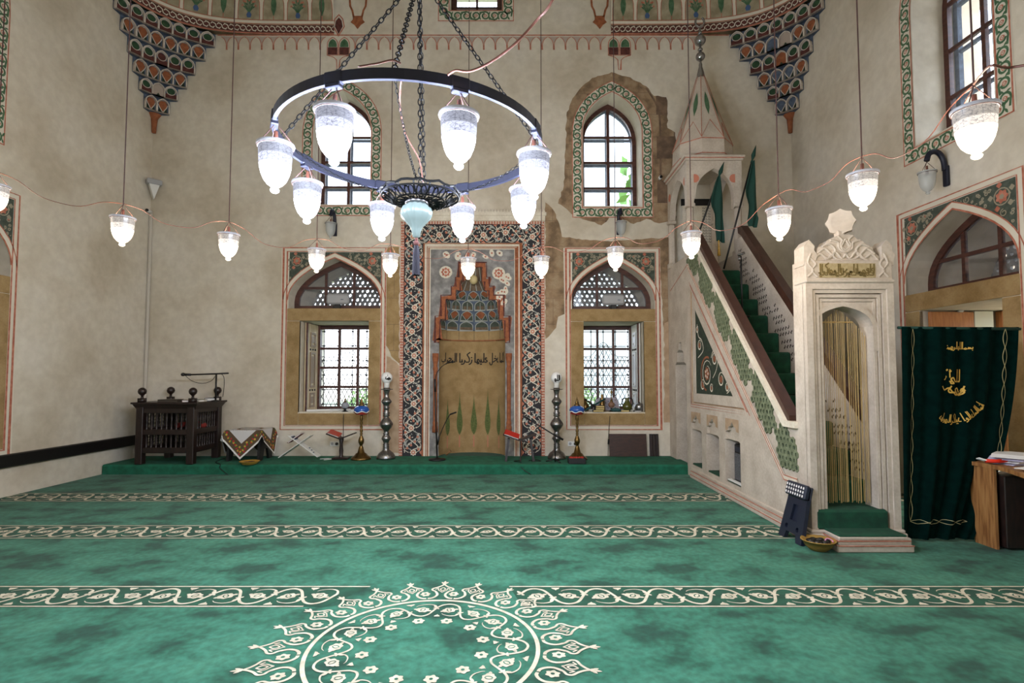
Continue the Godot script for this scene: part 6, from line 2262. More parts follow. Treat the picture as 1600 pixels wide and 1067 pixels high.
func build_outer_lamps():
	var D := 170.0
	# [px of rim centre, py of rim, rim width in px, label]
	var rows := [
		[-6, 290, 50, "glowing lamp cut off by the left edge of the view"],
		[192, 340, 44, "glowing lamp hanging before the bare left wall near the corner duct"],
		[357.5, 366, 37, "glowing lamp between the room corner and the left window"],
		[495, 390, 30.5, "small glowing lamp before the arch of the left window"],
		[610, 398, 28.5, "small glowing lamp between the left window and the prayer niche"],
		[731.5, 404, 26, "small glowing lamp before the stepped hood of the prayer niche"],
		[846, 402, 26.5, "small dim lamp before the right chequer border of the prayer niche"],
		[961.5, 388, 29, "small glowing lamp before the arch of the right window"],
		[1080, 364, 34, "glowing lamp at the top of the pulpit rail"],
		[1217, 327, 44, "glowing lamp before the dark corner right of the banners"],
		[1347.5, 272, 55, "glowing lamp above the round finial of the pulpit portal"],
		[1523, 170, 84, "large tilted glowing lamp before the right upper window"]]
	var tops := []
	for r in rows:
		var p := P(r[0], r[1], D / r[2] * sqrt(1.0 + pow((r[0] - 800.0) / F, 2.0)))
		var l := lamp("hanging_lamp", r[3], p, true, 9.5 - p.y, "lamps on long cords round the room")
		l.rotation.y = r[0] * 0.01
		l.scale = Vector3(1.08, 1.02, 1.08)
		if r[0] > 1500: (l.get_node("shade") as Node3D).rotation = Vector3(0, 0, 0)
		tops.append(p + Vector3(0, 0.125, 0))
	for q in [Vector3(2.3, 2.45, 0.0), Vector3(1.3, 2.45, 1.5), Vector3(-0.6, 2.45, 2.1), Vector3(-2.4, 2.45, 1.3), Vector3(-3.1, 2.45, -0.6)]:
		var lb := lamp("hanging_lamp", "glowing lamp on a long cord behind the viewer, out of the view", q, true, 9.5 - q.y, "lamps on long cords behind the viewer")
		for ch in lb.get_children():
			if ch is OmniLight3D: ch.light_energy = 0.3
	var labels := ["thin red cable drooping along the left wall to the second lamp", "thin cable looping past the room corner towards the left window", "thin cable looping from the lamp by the corner to the left window lamp", "thin cable before the wall between the left window arch and niche", "thin cable before the top of the prayer niche, left part", "thin cable before the top of the prayer niche, right part", "thin cable between the niche border and the right window", "thin cable from the right window lamp to the pulpit rail lamp", "copper cable looping before the banners", "copper cable rising from the dark corner to the portal lamp", "copper cable from the portal lamp to the large tilted lamp"]
	for i in tops.size() - 1:
		var st := ns(true)
		var a: Vector3 = tops[i]; var b: Vector3 = tops[i + 1]
		var d := a.distance_to(b)
		var pts := [a]
		var n := 6
		for k in range(1, n):
			var t := float(k) / n
			pts.append(a.lerp(b, t) + Vector3(0, -(0.13 + 0.03 * (i % 3)) * d * 0.95 * sin(PI * t) + (0.035 if k == 1 or k == n - 1 else 0.0), 0))
		pts.append(b)
		tube(st, smooth_line3(pts, 4), 0.0032, 5)
		tag(obj("cable", st, M.copper), labels[i], "cable")
	# free end past the tilted lamp
	var st3 := ns(true)
	tube(st3, smooth_line3([tops[11], P(1545, 104, 1.84), P(1575, 106, 1.8), P(1640, 95, 1.7)], 4), 0.0045, 5)
	tag(obj("cable", st3, M.copper), "copper cable leaving the large tilted lamp past the right edge", "cable")
	# unlit wall lamps on curved brackets
	sconce(right_wall, on(right_wall, 1481, 274), "unlit clear glass lamp on a black curved bracket above the right arch")
	sconce(back_wall, B(524, 358), "unlit glass lamp on a curved bracket above the left window")
	sconce(back_wall, B(966, 356), "unlit glass lamp on a curved bracket above the right window")

func sconce(xf: Transform3D, at_: Vector2, label: String):
	var s := thing("wall_lamp", label, "lamp", Vector3.ZERO, "unlit wall lamps")
	s.transform = xf * at(Vector3(at_.x, at_.y, 0))
	var st := ns()
	box(st, Vector3(0, -0.01, 0.02), Vector3(0.07, 0.24, 0.04), 0.008)
	obj("wall_plate", st, M.iron, s)
	st = ns(true)
	tube(st, smooth_line3([Vector3(0, 0.06, 0.035), Vector3(0, 0.17, 0.045), Vector3(0, 0.255, 0.09), Vector3(0, 0.28, 0.155), Vector3(0, 0.25, 0.22), Vector3(0, 0.17, 0.25)], 5), 0.03, 8)
	obj("bracket", st, M.iron, s)
	var l := Node3D.new()
	l.name = "glass_lamp"
	s.add_child(l)
	l.position = Vector3(0, 0.035, 0.25)
	l.scale = Vector3.ONE * 1.05
	lamp_parts(l, true, 0.0, false)

# ---------------------------------------------------------------- furniture and small things
func build_furniture():
	preaching_chair()
	cloth_table()
	stands()
	candlesticks()
	sill_things()
	floor_things()
	curtain_and_desk()
	porch()

func turned(st: SurfaceTool, c: Vector3, h: float, r: float, n := 8):
	lathe(st, [Vector2(r * 0.9, 0), Vector2(r * 0.9, h * 0.08), Vector2(r * 0.5, h * 0.13), Vector2(r, h * 0.28), Vector2(r * 0.55, h * 0.42), Vector2(r * 0.95, h * 0.5), Vector2(r * 0.55, h * 0.58), Vector2(r, h * 0.72), Vector2(r * 0.5, h * 0.87), Vector2(r * 0.9, h * 0.92), Vector2(r * 0.9, h)], n, at(c))

func preaching_chair():
	var c := thing("preaching_seat", "dark carved wooden raised seat with turned spindles and four ball finials", "raised seat", Vector3(-5.43, 0.152, -8.96))
	var W := 0.80; var D := 0.72; var H := 0.955
	for sx in [-1, 1]:
		for sz in [-1, 1]:
			var st := ns()
			box(st, Vector3(sx * W * 0.5, H * 0.5 - 0.03, sz * D * 0.5), Vector3(0.11, H - 0.06, 0.11), 0.008)
			obj("post", st, M.dark_wood, c)
			st = ns(true)
			lathe(st, [Vector2(0.022, 0.075), Vector2(0.018, 0.11), Vector2(0.03, 0.125), Vector2(0.055, 0.15), Vector2(0.062, 0.185), Vector2(0.05, 0.22), Vector2(0.02, 0.24), Vector2(0.0, 0.243)], 14, at(Vector3(sx * (W * 0.5 - 0.0), H, sz * D * 0.5)))
			lathe(st, [Vector2(0.0, 0.0), Vector2(0.062, 0.0), Vector2(0.062, 0.075), Vector2(0.0, 0.078)], 4, Transform3D(Basis(Vector3.UP, PI / 4), Vector3(sx * W * 0.5, H, sz * D * 0.5)))
			obj("finial", st, M.dark_wood, c)
	var st2 := ns()
	var o := [[0.50, 0.46, H - 0.10], [0.545, 0.50, H - 0.02], [0.56, 0.52, H - 0.015], [0.56, 0.52, H + 0.012]]
	for k in 3:
		var a: Array = o[k]; var b: Array = o[k + 1]
		var p := []; var q := []
		for s in [[-1, 1], [1, 1], [1, -1], [-1, -1]]:
			p.append(Vector3(s[0] * (a[0] - 0.04), a[2], s[1] * (a[1] - 0.07))); q.append(Vector3(s[0] * (b[0] - 0.04), b[2], s[1] * (b[1] - 0.07)))
		for i in 4: quad(st2, p[i], p[(i + 1) % 4], q[(i + 1) % 4], q[i])
	box(st2, Vector3(0, H + 0.002, 0), Vector3(1.03, 0.02, 0.89))
	obj("table_top", st2, M.dark_wood, c)
	for f in 4:
		var xf := Transform3D(Basis(Vector3.UP, f * PI / 2), Vector3.ZERO)
		var len := (W if f % 2 == 0 else D) - 0.10
		var off := (D if f % 2 == 0 else W) * 0.5
		for r in [[H - 0.12, 0.08], [0.50, 0.085], [0.215, 0.085]]:
			var st := ns()
			box(st, Vector3(0, r[0], off), Vector3(len, r[1], 0.07), 0.006, xf)
			obj("rail", st, M.dark_wood, c)
		for k in 9:
			var x := len * ((k + 0.5) / 9.0 - 0.5)
			for r in [[0.258, 0.20], [0.542, 0.255]]:
				var st := ns(true)
				turned(st, xf * Vector3(x, r[0], off), r[1], 0.019, 7)
				obj("spindle", st, M.dark_wood, c)
	var y := 0.152 + H + 0.013
	book("book", "large dull brown flat book at the left on the raised seat", Vector3(-5.45, y, -8.72), Vector3(0.30, 0.04, 0.20), 0.1, Color(0.26, 0.22, 0.17)).get_node("pages").material_override = plain(Color(0.22, 0.19, 0.15), 0.8)
	book("book", "white-edged closed book in the middle of the raised seat", Vector3(-5.15, y, -8.66), Vector3(0.13, 0.032, 0.17), 0.4, Color(0.42, 0.30, 0.26))
	book("book", "green book lying near the right end of the raised seat", Vector3(-5.10, y, -8.93), Vector3(0.17, 0.03, 0.14), -0.3, Color(0.05, 0.26, 0.20))
	book("book", "cream book lying beside the green one on the raised seat", Vector3(-4.985, y, -8.80), Vector3(0.09, 0.03, 0.12), 0.2, Color(0.72, 0.66, 0.52))
	book("book", "thick dark blue book at the foot of the boom microphone", Vector3(-4.99, y, -9.08), Vector3(0.16, 0.05, 0.20), 0.15, Color(0.10, 0.13, 0.25))
	# boom microphone
	var m := thing("boom_microphone", "black boom microphone standing on the raised seat with a drooping cable", "microphone")
	var foot := Vector3(-5.06, y, -8.98)
	var top := P(338, 584, 8.98)
	foot.x = top.x
	var st := ns(true)
	tube(st, [foot, top], 0.014, 8)
	lathe(st, [Vector2(0.0, 0.0), Vector2(0.07, 0.0), Vector2(0.07, 0.012), Vector2(0.015, 0.02)], 12, at(foot))
	obj("pole", st, M.black, m)
	st = ns(true)
	tube(st, [P(357, 583, 8.98), P(338, 584, 8.98), P(294, 585.5, 8.98)], 0.013, 8)
	obj("boom", st, M.black, m)
	st = ns(true)
	tube(st, [P(298, 585.4, 8.98), P(288, 585.2, 8.98)], 0.02, 8)
	ball(st, P(286, 585, 8.98), Vector3(0.036, 0.03, 0.03), 10, 6)
	obj("microphone", st, M.black, m)
	st = ns(true)
	tube(st, smooth_line3([P(290, 587, 8.98), P(300, 595, 8.96), P(316, 599, 8.96), P(330, 595, 8.96), P(336, 588, 8.97)], 5), 0.005, 5)
	tube(st, smooth_line3([P(346, 584, 8.98), P(350, 590, 8.98), P(350, 606, 8.98), P(348, 620, 8.98)], 4), 0.005, 5)
	obj("cable", st, M.black, m)
	# red-orange cloth bundled inside
	st = ns(true)
	for k in 7: ball(st, Vector3(-0.05 + 0.065 * k, 0.03 + 0.012 * (k % 3), 0.02 * (k % 2)), Vector3(0.06, 0.045, 0.07), 8, 6)
	var cl := obj("cloth_bundle", st, plain(Color(0.45, 0.12, 0.08), 0.9))
	cl.position = Vector3(-5.38, 0.70, -8.92)
	tag(cl, "bundle of red cloth lying inside the spindle seat", "cloth")
	st = ns()
	box(st, Vector3(-5.43, 0.665, -8.96), Vector3(0.74, 0.02, 0.66))
	obj("inner_shelf", st, M.dark_wood, c).position = -c.position

func book(called: String, label: String, p: Vector3, s: Vector3, turn: float, cover: Color, tilt := Basis()) -> Node3D:
	var b := thing(called, label, "book", p)
	b.basis = Basis(Vector3.UP, turn) * tilt
	var st := ns()
	box(st, Vector3(0, s.y * 0.5, 0), Vector3(s.x - 0.012, s.y * 0.74, s.z - 0.012))
	obj("pages", st, M.paper, b)
	st = ns()
	box(st, Vector3(0, s.y * 0.06, 0), Vector3(s.x, s.y * 0.12, s.z)); box(st, Vector3(0, s.y * 0.94, 0), Vector3(s.x, s.y * 0.12, s.z))
	box(st, Vector3(-s.x * 0.5 + 0.003, s.y * 0.5, 0), Vector3(0.006, s.y, s.z))
	obj("cover", st, plain(cover, 0.6), b)
	return b

func cloth_table():
	var t := thing("small_table", "low dark table under the embroidered cloth", "table", Vector3(-4.36, 0.152, -9.12))
	var H := 0.50
	var st := ns()
	box(st, Vector3(0, H - 0.02, 0), Vector3(0.56, 0.04, 0.50), 0.006)
	obj("table_top", st, M.dark_wood, t)
	for sx in [-1, 1]:
		st = ns()
		prism(st, PackedVector2Array([Vector2(-0.24, 0), Vector2(-0.12, 0), Vector2(-0.06, 0.18), Vector2(0.06, 0.18), Vector2(0.12, 0), Vector2(0.24, 0), Vector2(0.21, H - 0.04), Vector2(-0.21, H - 0.04)]), -0.02, 0.02, Transform3D(Basis(Vector3(0, 0, -1), Vector3.UP, Vector3(1, 0, 0)), Vector3(sx * 0.25, 0, 0)))
		obj("leg_panel", st, M.black, t)
	st = ns()
	box(st, Vector3(0, H - 0.10, 0.2), Vector3(0.5, 0.10, 0.02))
	obj("apron", st, M.black, t)
	# square cloth laid cornerwise: its corners hang down each side
	var c := thing("embroidered_cloth", "white cloth with a floral border laid cornerwise over the low table", "tablecloth", t.position + Vector3(0, H + 0.003, 0))
	var half := 0.515
	var drape := func(p: Vector2, z: float) -> Vector3:
		# p in the cloth's own square, turned by 45 degrees; falls over the table edges
		var q := Vector2(p.x - p.y, p.x + p.y) * 0.7071
		var hx := 0.285; var hz := 0.255
		var y := 0.0
		var o := q
		var ex := absf(q.x) - hx
		var ez := absf(q.y) - hz
		if ex > 0.0 and ex >= ez: o.x = signf(q.x) * (hx + ex * 0.28 + 0.004 + z); y = -ex * 0.95
		elif ez > 0.0: o.y = signf(q.y) * (hz + ez * 0.16 + 0.004 + z); y = -ez * 0.97
		if ex > 0.0 and ez > 0.0:
			o.x = signf(q.x) * (hx + ex * 0.4 + 0.004); o.y = signf(q.y) * (hz + ez * 0.3 + 0.004); y = -maxf(ex, ez) * 0.95
		return Vector3(o.x, y + (z if y == 0.0 else 0.0), o.y)
	var base := ns(); var band := ns(); var fl := ns(); var lf := ns(); var ye := ns(); var edge := ns()
	var n := 40
	for i in n:
		for j in n:
			var a := Vector2(-half + 2 * half * i / n, -half + 2 * half * j / n)
			var e := 2 * half / n
			var m := maxf(absf(a.x + e * 0.5), absf(a.y + e * 0.5)) / half
			var st2: SurfaceTool = base if m < 0.66 else band if m < 0.94 else edge
			quad(st2, drape.call(a, 0.0), drape.call(a + Vector2(0, e), 0.0), drape.call(a + Vector2(e, e), 0.0), drape.call(a + Vector2(e, 0), 0.0))
	var r2 := RandomNumberGenerator.new()
	r2.seed = 5
	for k in 22:
		var q := Vector2.from_angle(TAU * k / 22) * half * 0.36
		flower([fl, ye, lf][k % 3], drape, q, 0.022, 0.004, 5)
		flower(band, drape, Vector2.from_angle(TAU * (k + 0.5) / 22) * half * 0.34, 0.03, 0.003, 6)
	for k in 46:
		for s in 4:
			var q := Vector2(lerpf(-0.90, 0.90, k / 45.0) * half, (0.735 + 0.13 * r2.randf()) * half).rotated(s * PI / 2)
			flower([fl, ye, lf][k % 3], drape, q, 0.020, 0.004, 5)
	obj("cloth", base, plain(Color(0.74, 0.73, 0.72), 0.9), c)
	obj("border", band, plain(Color(0.32, 0.25, 0.17), 0.9), c)
	obj("white_edge", edge, plain(Color(0.82, 0.81, 0.79), 0.9), c)
	stuff(obj("red_flowers", fl, plain(Color(0.62, 0.16, 0.18), 0.9), c))
	stuff(obj("yellow_flowers", ye, plain(Color(0.72, 0.60, 0.22), 0.9), c))
	stuff(obj("green_leaves", lf, plain(Color(0.22, 0.36, 0.16), 0.9), c))
	var b := thing("bowl", "flat yellow basket bowl on the platform before the cloth-covered table", "bowl", P(390, 721, 8.58))
	b.position.y = 0.155
	st = ns(true)
	lathe(st, [Vector2(0.0, 0.0), Vector2(0.10, 0.0), Vector2(0.135, 0.03), Vector2(0.148, 0.05), Vector2(0.152, 0.046), Vector2(0.138, 0.052), Vector2(0.10, 0.015), Vector2(0.0, 0.012)], 24)
	obj("bowl_body", st, plain(Color(0.66, 0.50, 0.18), 0.6), b)
	st = ns(true)
	ball(st, Vector3(0.03, 0.03, 0), Vector3(0.07, 0.022, 0.05), 10, 6)
	ball(st, Vector3(-0.05, 0.025, 0.01), Vector3(0.05, 0.018, 0.05), 10, 6)
	stuff(obj("beads", st, plain(Color(0.16, 0.10, 0.07), 0.5), b))

func slab(st: SurfaceTool, a: Vector3, b: Vector3, width: Vector3, thick: float):
	# a board from a to b, «width» across it
	var y := (b - a).normalized()
	var x := width.normalized()
	var z := x.cross(y).normalized()
	box(st, Vector3(0, a.distance_to(b) * 0.5, 0), Vector3(width.length(), a.distance_to(b), thick), 0.004, Transform3D(Basis(x, y, z), a))

func stands():
	# white folding rest
	var r := thing("book_rest", "white folding cross-shaped book rest left of the small lectern", "book rest")
	var st := ns()
	var A := P(438, 714, 9.05); var Bq := P(487, 680, 9.05)
	var C := P(499, 713, 9.05); var E := P(453, 680, 9.05)
	var wv := Vector3(0, 0, 0.18)
	slab(st, A, Bq, wv, 0.014)
	obj("leaf", st, M.white_plastic, r)
	st = ns()
	slab(st, C, E, wv, 0.014)
	obj("leaf", st, M.white_plastic, r)
	st = ns()
	for k in 3:
		box(st, E.lerp(C, 0.08 + 0.05 * k) + Vector3(0.012, 0.004, 0), Vector3(0.016, 0.02, 0.13))
		box(st, E.lerp(C, 0.62 + 0.09 * k) + Vector3(0.006, 0.0, 0.03 * (k - 1)), Vector3(0.03, 0.018, 0.03))
	obj("cut_pattern", st, M.slate, r)
	var mid := Bq.lerp(A, 0.30)
	book("book", "thin open book with a dark red edge on the white book rest", mid + Vector3(-0.10, 0.06, 0), Vector3(0.26, 0.018, 0.17), 0.0, Color(0.38, 0.08, 0.10), Basis(Vector3.BACK, 0.62))
	# dark pedestal lectern with a red book
	var l := thing("lectern", "small dark pedestal lectern below the left window", "lectern", Vector3(P(533, 713, 9.12).x, 0.152, -9.12))
	st = ns()
	box(st, Vector3(0, 0.02, 0), Vector3(0.26, 0.035, 0.20), 0.012)
	obj("base", st, M.dark_wood, l)
	st = ns(true)
	lathe(st, [Vector2(0.045, 0.03), Vector2(0.03, 0.07), Vector2(0.036, 0.14), Vector2(0.026, 0.24), Vector2(0.04, 0.33), Vector2(0.03, 0.36)], 10)
	obj("post", st, M.dark_wood, l)
	for s in [-1, 1]:
		st = ns()
		slab(st, Vector3(0, 0.345, 0), Vector3(s * 0.225, 0.43, 0), Vector3(0, 0, 0.22), 0.022)
		obj("leaf", st, M.dark_wood, l)
	book("book", "orange-red book with gilt edge lying on the small dark lectern", l.position + Vector3(-0.115, 0.405, 0.01), Vector3(0.20, 0.035, 0.17), 0.0, Color(0.62, 0.20, 0.07), Basis(Vector3.BACK, -0.34) * Basis(Vector3.RIGHT, 0.25))
	# folding stool with an open red book
	var f := thing("book_stool", "dark folding wooden book stool right of the prayer niche", "book rest", Vector3(P(812, 715, 9.0).x, 0.152, -8.98))
	for s in [-1, 1]:
		st = ns()
		prism(st, PackedVector2Array([Vector2(-0.13, 0), Vector2(-0.05, 0), Vector2(-0.03, 0.09), Vector2(0.03, 0.09), Vector2(0.05, 0), Vector2(0.13, 0), Vector2(0.11, 0.36), Vector2(-0.11, 0.36)]), -0.018, 0.018, Transform3D(Basis(Vector3(0, 0, -1), Vector3(s * 0.13, 1, 0).normalized(), Vector3(1, s * -0.13, 0).normalized()), Vector3(s * -0.225, 0, 0)))
		obj("leg", st, M.dark_wood, f)
		st = ns()
		slab(st, Vector3(0, 0.335, 0), Vector3(s * 0.27, 0.43, 0), Vector3(0, 0, 0.26), 0.02)
		obj("leaf", st, M.dark_wood, f)
	st = ns()
	box(st, Vector3(0.01, 0.16, 0.10), Vector3(0.025, 0.33, 0.03), 0.004)
	obj("prop", st, M.dark_wood, f)
	book("book", "bright red book lying on the left leaf of the folding book stool", f.position + Vector3(-0.135, 0.405, 0.02), Vector3(0.25, 0.035, 0.19), 0.0, Color(0.72, 0.12, 0.05), Basis(Vector3.BACK, -0.34) * Basis(Vector3.RIGHT, 0.3))
	# double gooseneck microphone before the niche
	var m := thing("microphone_stand", "black floor stand with two gooseneck microphones before the prayer niche", "microphone stand")
	var base := P(683, 712, 9.02)
	base.y = 0.152
	st = ns(true)
	lathe(st, [Vector2(0.0, 0.0), Vector2(0.14, 0.0), Vector2(0.14, 0.022), Vector2(0.05, 0.03), Vector2(0.012, 0.05)], 20, at(base))
	obj("base", st, M.black, m)
	st = ns(true)
	tube(st, [base + Vector3(0, 0.03, 0), P(681, 655, 9.02), P(679.5, 600, 9.02)], 0.012, 8)
	tube(st, [P(680, 612, 9.02), P(679.5, 592, 9.02)], 0.018, 8)
	obj("pole", st, M.black, m)
	st = ns(true)
	tube(st, smooth_line3([P(679.5, 596, 9.02), P(682, 584, 9.0), P(690, 573, 8.97), P(699, 567, 8.94)], 5), 0.007, 6)
	tube(st, [P(699, 567, 8.94), P(708, 565, 8.92)], 0.013, 8)
	obj("gooseneck", st, M.black, m)
	st = ns(true)
	tube(st, smooth_line3([P(684, 690, 9.0), P(688, 678, 8.98), P(696, 660, 8.95), P(703, 648, 8.93)], 5), 0.007, 6)
	tube(st, [P(703, 647.5, 8.93), P(713, 644, 8.91)], 0.013, 8)
	tube(st, [P(683, 695, 9.01), P(686, 683, 8.99)], 0.016, 8)
	obj("gooseneck", st, M.black, m)
	# boom microphone by the right candlestick
	var b2 := thing("microphone_stand", "low black boom microphone stand right of the folding book stool", "microphone stand")
	var foot := P(867.5, 717, 8.82)
	foot.y = 0.155
	st = ns(true)
	tube(st, [foot, P(867.5, 681, 8.82)], 0.011, 8)
	obj("pole", st, M.black, b2)
	for k in 3:
		st = ns(true)
		var a := k * TAU / 3 + 0.5
		tube(st, [foot + Vector3(0, 0.04, 0), foot + Vector3(sin(a) * 0.15, 0.008, cos(a) * 0.15)], 0.010, 6)
		obj("foot", st, M.black, b2)
	st = ns(true)
	tube(st, [P(880, 687, 8.82), P(866, 679.5, 8.82), P(826, 655, 8.75)], 0.011, 8)
	tube(st, [P(867, 680, 8.82), P(880, 687, 8.82)], 0.017, 8)
	obj("boom", st, M.black, b2)
	st = ns(true)
	tube(st, [P(828, 656, 8.75), P(817, 649.5, 8.73)], 0.017, 8)
	obj("microphone", st, M.black, b2)

func stick_profile(rows: Array) -> Array:
	var o := []
	for r in rows: o.append(Vector2(r[0], r[1]))
	return o

func candlesticks():
	# tall tin candlesticks with lettered globes
	var tin := stick_profile([[0.0, 0.0], [0.155, 0.0], [0.155, 0.03], [0.145, 0.06], [0.12, 0.10], [0.07, 0.13], [0.045, 0.155], [0.052, 0.17], [0.04, 0.185], [0.052, 0.20], [0.04, 0.215], [0.05, 0.235], [0.036, 0.26], [0.05, 0.30], [0.072, 0.335], [0.055, 0.375], [0.036, 0.40], [0.05, 0.42], [0.036, 0.44], [0.04, 0.47], [0.072, 0.51], [0.098, 0.56], [0.098, 0.59], [0.07, 0.64], [0.042, 0.68], [0.036, 0.70], [0.055, 0.72], [0.04, 0.74], [0.055, 0.76], [0.036, 0.785], [0.036, 0.83], [0.05, 0.85], [0.036, 0.87], [0.05, 0.905], [0.076, 0.945], [0.076, 0.965], [0.05, 1.0], [0.034, 1.03], [0.034, 1.08], [0.045, 1.13], [0.05, 1.15], [0.105, 1.155], [0.105, 1.163], [0.05, 1.165], [0.05, 1.185], [0.0, 1.186]])
	for k in 2:
		var p := P(603 if k == 0 else 870, 713, 9.16)
		p.y = 0.152
		var c := thing("candlestick", "tall silver-coloured turned candlestick left of the prayer niche" if k == 0 else "tall silver-coloured turned candlestick right of the prayer niche", "candlestick", p, "tall silver candlesticks")
		var st := ns(true)
		var fat := []
		for q in tin: fat.append(Vector2(q.x * (1.12 if q.x < 0.1 else 1.0), q.y))
		lathe(st, fat, 24)
		obj("stick", st, M.tin, c)
		var g := thing("globe_lamp", "white globe bulb with black writing on the left silver candlestick" if k == 0 else "white globe bulb with black writing on the right silver candlestick", "lamp", p + Vector3(0, 1.186, 0), "white lettered globes")
		st = ns(true)
		lathe(st, [Vector2(0.0, 0.0), Vector2(0.045, 0.0), Vector2(0.045, 0.06), Vector2(0.05, 0.085)], 16)
		obj("neck", st, M.white_plastic, g)
		st = ns(true)
		ball(st, Vector3(0, 0.165, 0), Vector3(0.095, 0.097, 0.095), 20, 12)
		obj("globe", st, M.globe, g)
		var look := atan2(-p.x, -p.z)
		var gm := func(q: Vector2, z: float) -> Vector3:
			var a := look + q.x / 0.095
			return Vector3(0, 0.165 + q.y, 0) + Vector3(sin(a), 0, cos(a)) * (sqrt(maxf(0.0002, 0.0096 - q.y * q.y)) + z)
		st = ns()
		if k == 0: lettering(st, gm, "mHmd", Vector2(0.066, -0.02), 0.085, 0.003, 0.17, 0.75)
		else: lettering(st, gm, "AllH", Vector2(0.066, -0.045), 0.095, 0.003, 0.16, 0.9)
		lettering(st, gm, "ab", Vector2(0.02, 0.03), 0.035, 0.003, 0.16)
		obj("writing", st, M.ink, g)
	# brass sticks carrying blue mosaic lamps
	var br := stick_profile([[0.0, 0.0], [0.165, 0.0], [0.165, 0.02], [0.145, 0.045], [0.11, 0.065], [0.085, 0.10], [0.06, 0.11], [0.035, 0.20], [0.022, 0.225], [0.028, 0.24], [0.045, 0.28], [0.048, 0.32], [0.03, 0.37], [0.016, 0.40], [0.026, 0.42], [0.016, 0.44], [0.028, 0.47], [0.016, 0.50], [0.024, 0.535], [0.015, 0.57], [0.026, 0.60], [0.015, 0.63], [0.03, 0.665], [0.02, 0.70], [0.024, 0.73], [0.0, 0.73]])
	for k in 2:
		var p := P(564 if k == 0 else 902, 713.5, 9.10)
		p.y = 0.152
		var c := thing("candlestick", "shorter brass turned candlestick below the left window" if k == 0 else "shorter brass turned candlestick below the right window", "candlestick", p, "brass candlesticks")
		var st := ns(true)
		lathe(st, br, 22)
		obj("stick", st, M.brass, c)
		var g := thing("mosaic_lamp", "blue mosaic glass lamp with brass cap on the left brass stick" if k == 0 else "blue mosaic glass lamp with brass cap on the right brass stick", "lamp", p + Vector3(0, 0.73, 0), "blue mosaic lamps")
		st = ns(true)
		lathe(st, [Vector2(0.02, 0.0), Vector2(0.07, 0.012), Vector2(0.115, 0.05), Vector2(0.128, 0.085), Vector2(0.115, 0.12), Vector2(0.075, 0.15), Vector2(0.045, 0.158)], 22)
		obj("glass", st, M.blue_glass, g)
		st = ns(true)
		var wave := []
		for i in 40: wave.append(Vector3(sin(TAU * i / 40), 0, cos(TAU * i / 40)) * 0.122 + Vector3(0, 0.055 + 0.012 * sin(i * TAU / 8), 0))
		tube(st, wave, 0.008, 5, true)
		obj("white_wave", st, M.paper, g)
		st = ns(true)
		lathe(st, [Vector2(0.09, 0.013), Vector2(0.117, 0.045), Vector2(0.122, 0.05), Vector2(0.118, 0.052), Vector2(0.09, 0.016)], 22)
		obj("red_band", st, M.red, g)
		st = ns(true)
		lathe(st, [Vector2(0.05, 0.155), Vector2(0.055, 0.17), Vector2(0.03, 0.185), Vector2(0.035, 0.21), Vector2(0.015, 0.23), Vector2(0.02, 0.25), Vector2(0.008, 0.27), Vector2(0.0, 0.31)], 12)
		obj("cap", st, M.brass, g)
	# cream speaker-like floodlights standing in the fanlights
	for k in 2:
		var a := B(523, 473) if k == 0 else B(961.5, 476)
		var fl := thing("floodlight", "white box floodlight standing on the lintel of the left window" if k == 0 else "white box floodlight standing on the lintel of the right window", "floodlight", Vector3(a.x, 2.735 if k == 0 else 2.725, ZB - 0.17), "white floodlights in the window arches")
		var st := ns()
		box(st, Vector3(0, 0.17, 0), Vector3(0.40, 0.19, 0.10), 0.03)
		obj("housing", st, M.grey_plastic, fl)
		st = ns()
		box(st, Vector3(0, 0.04, 0), Vector3(0.10, 0.08, 0.06), 0.006); box(st, Vector3(-0.06, 0.02, 0.02), Vector3(0.04, 0.03, 0.05), 0.006)
		obj("bracket", st, M.black, fl)
		st = ns()
		box(st, Vector3(0.09, 0.16, 0.052), Vector3(0.05, 0.012, 0.004))
		obj("badge", st, M.slate, fl)

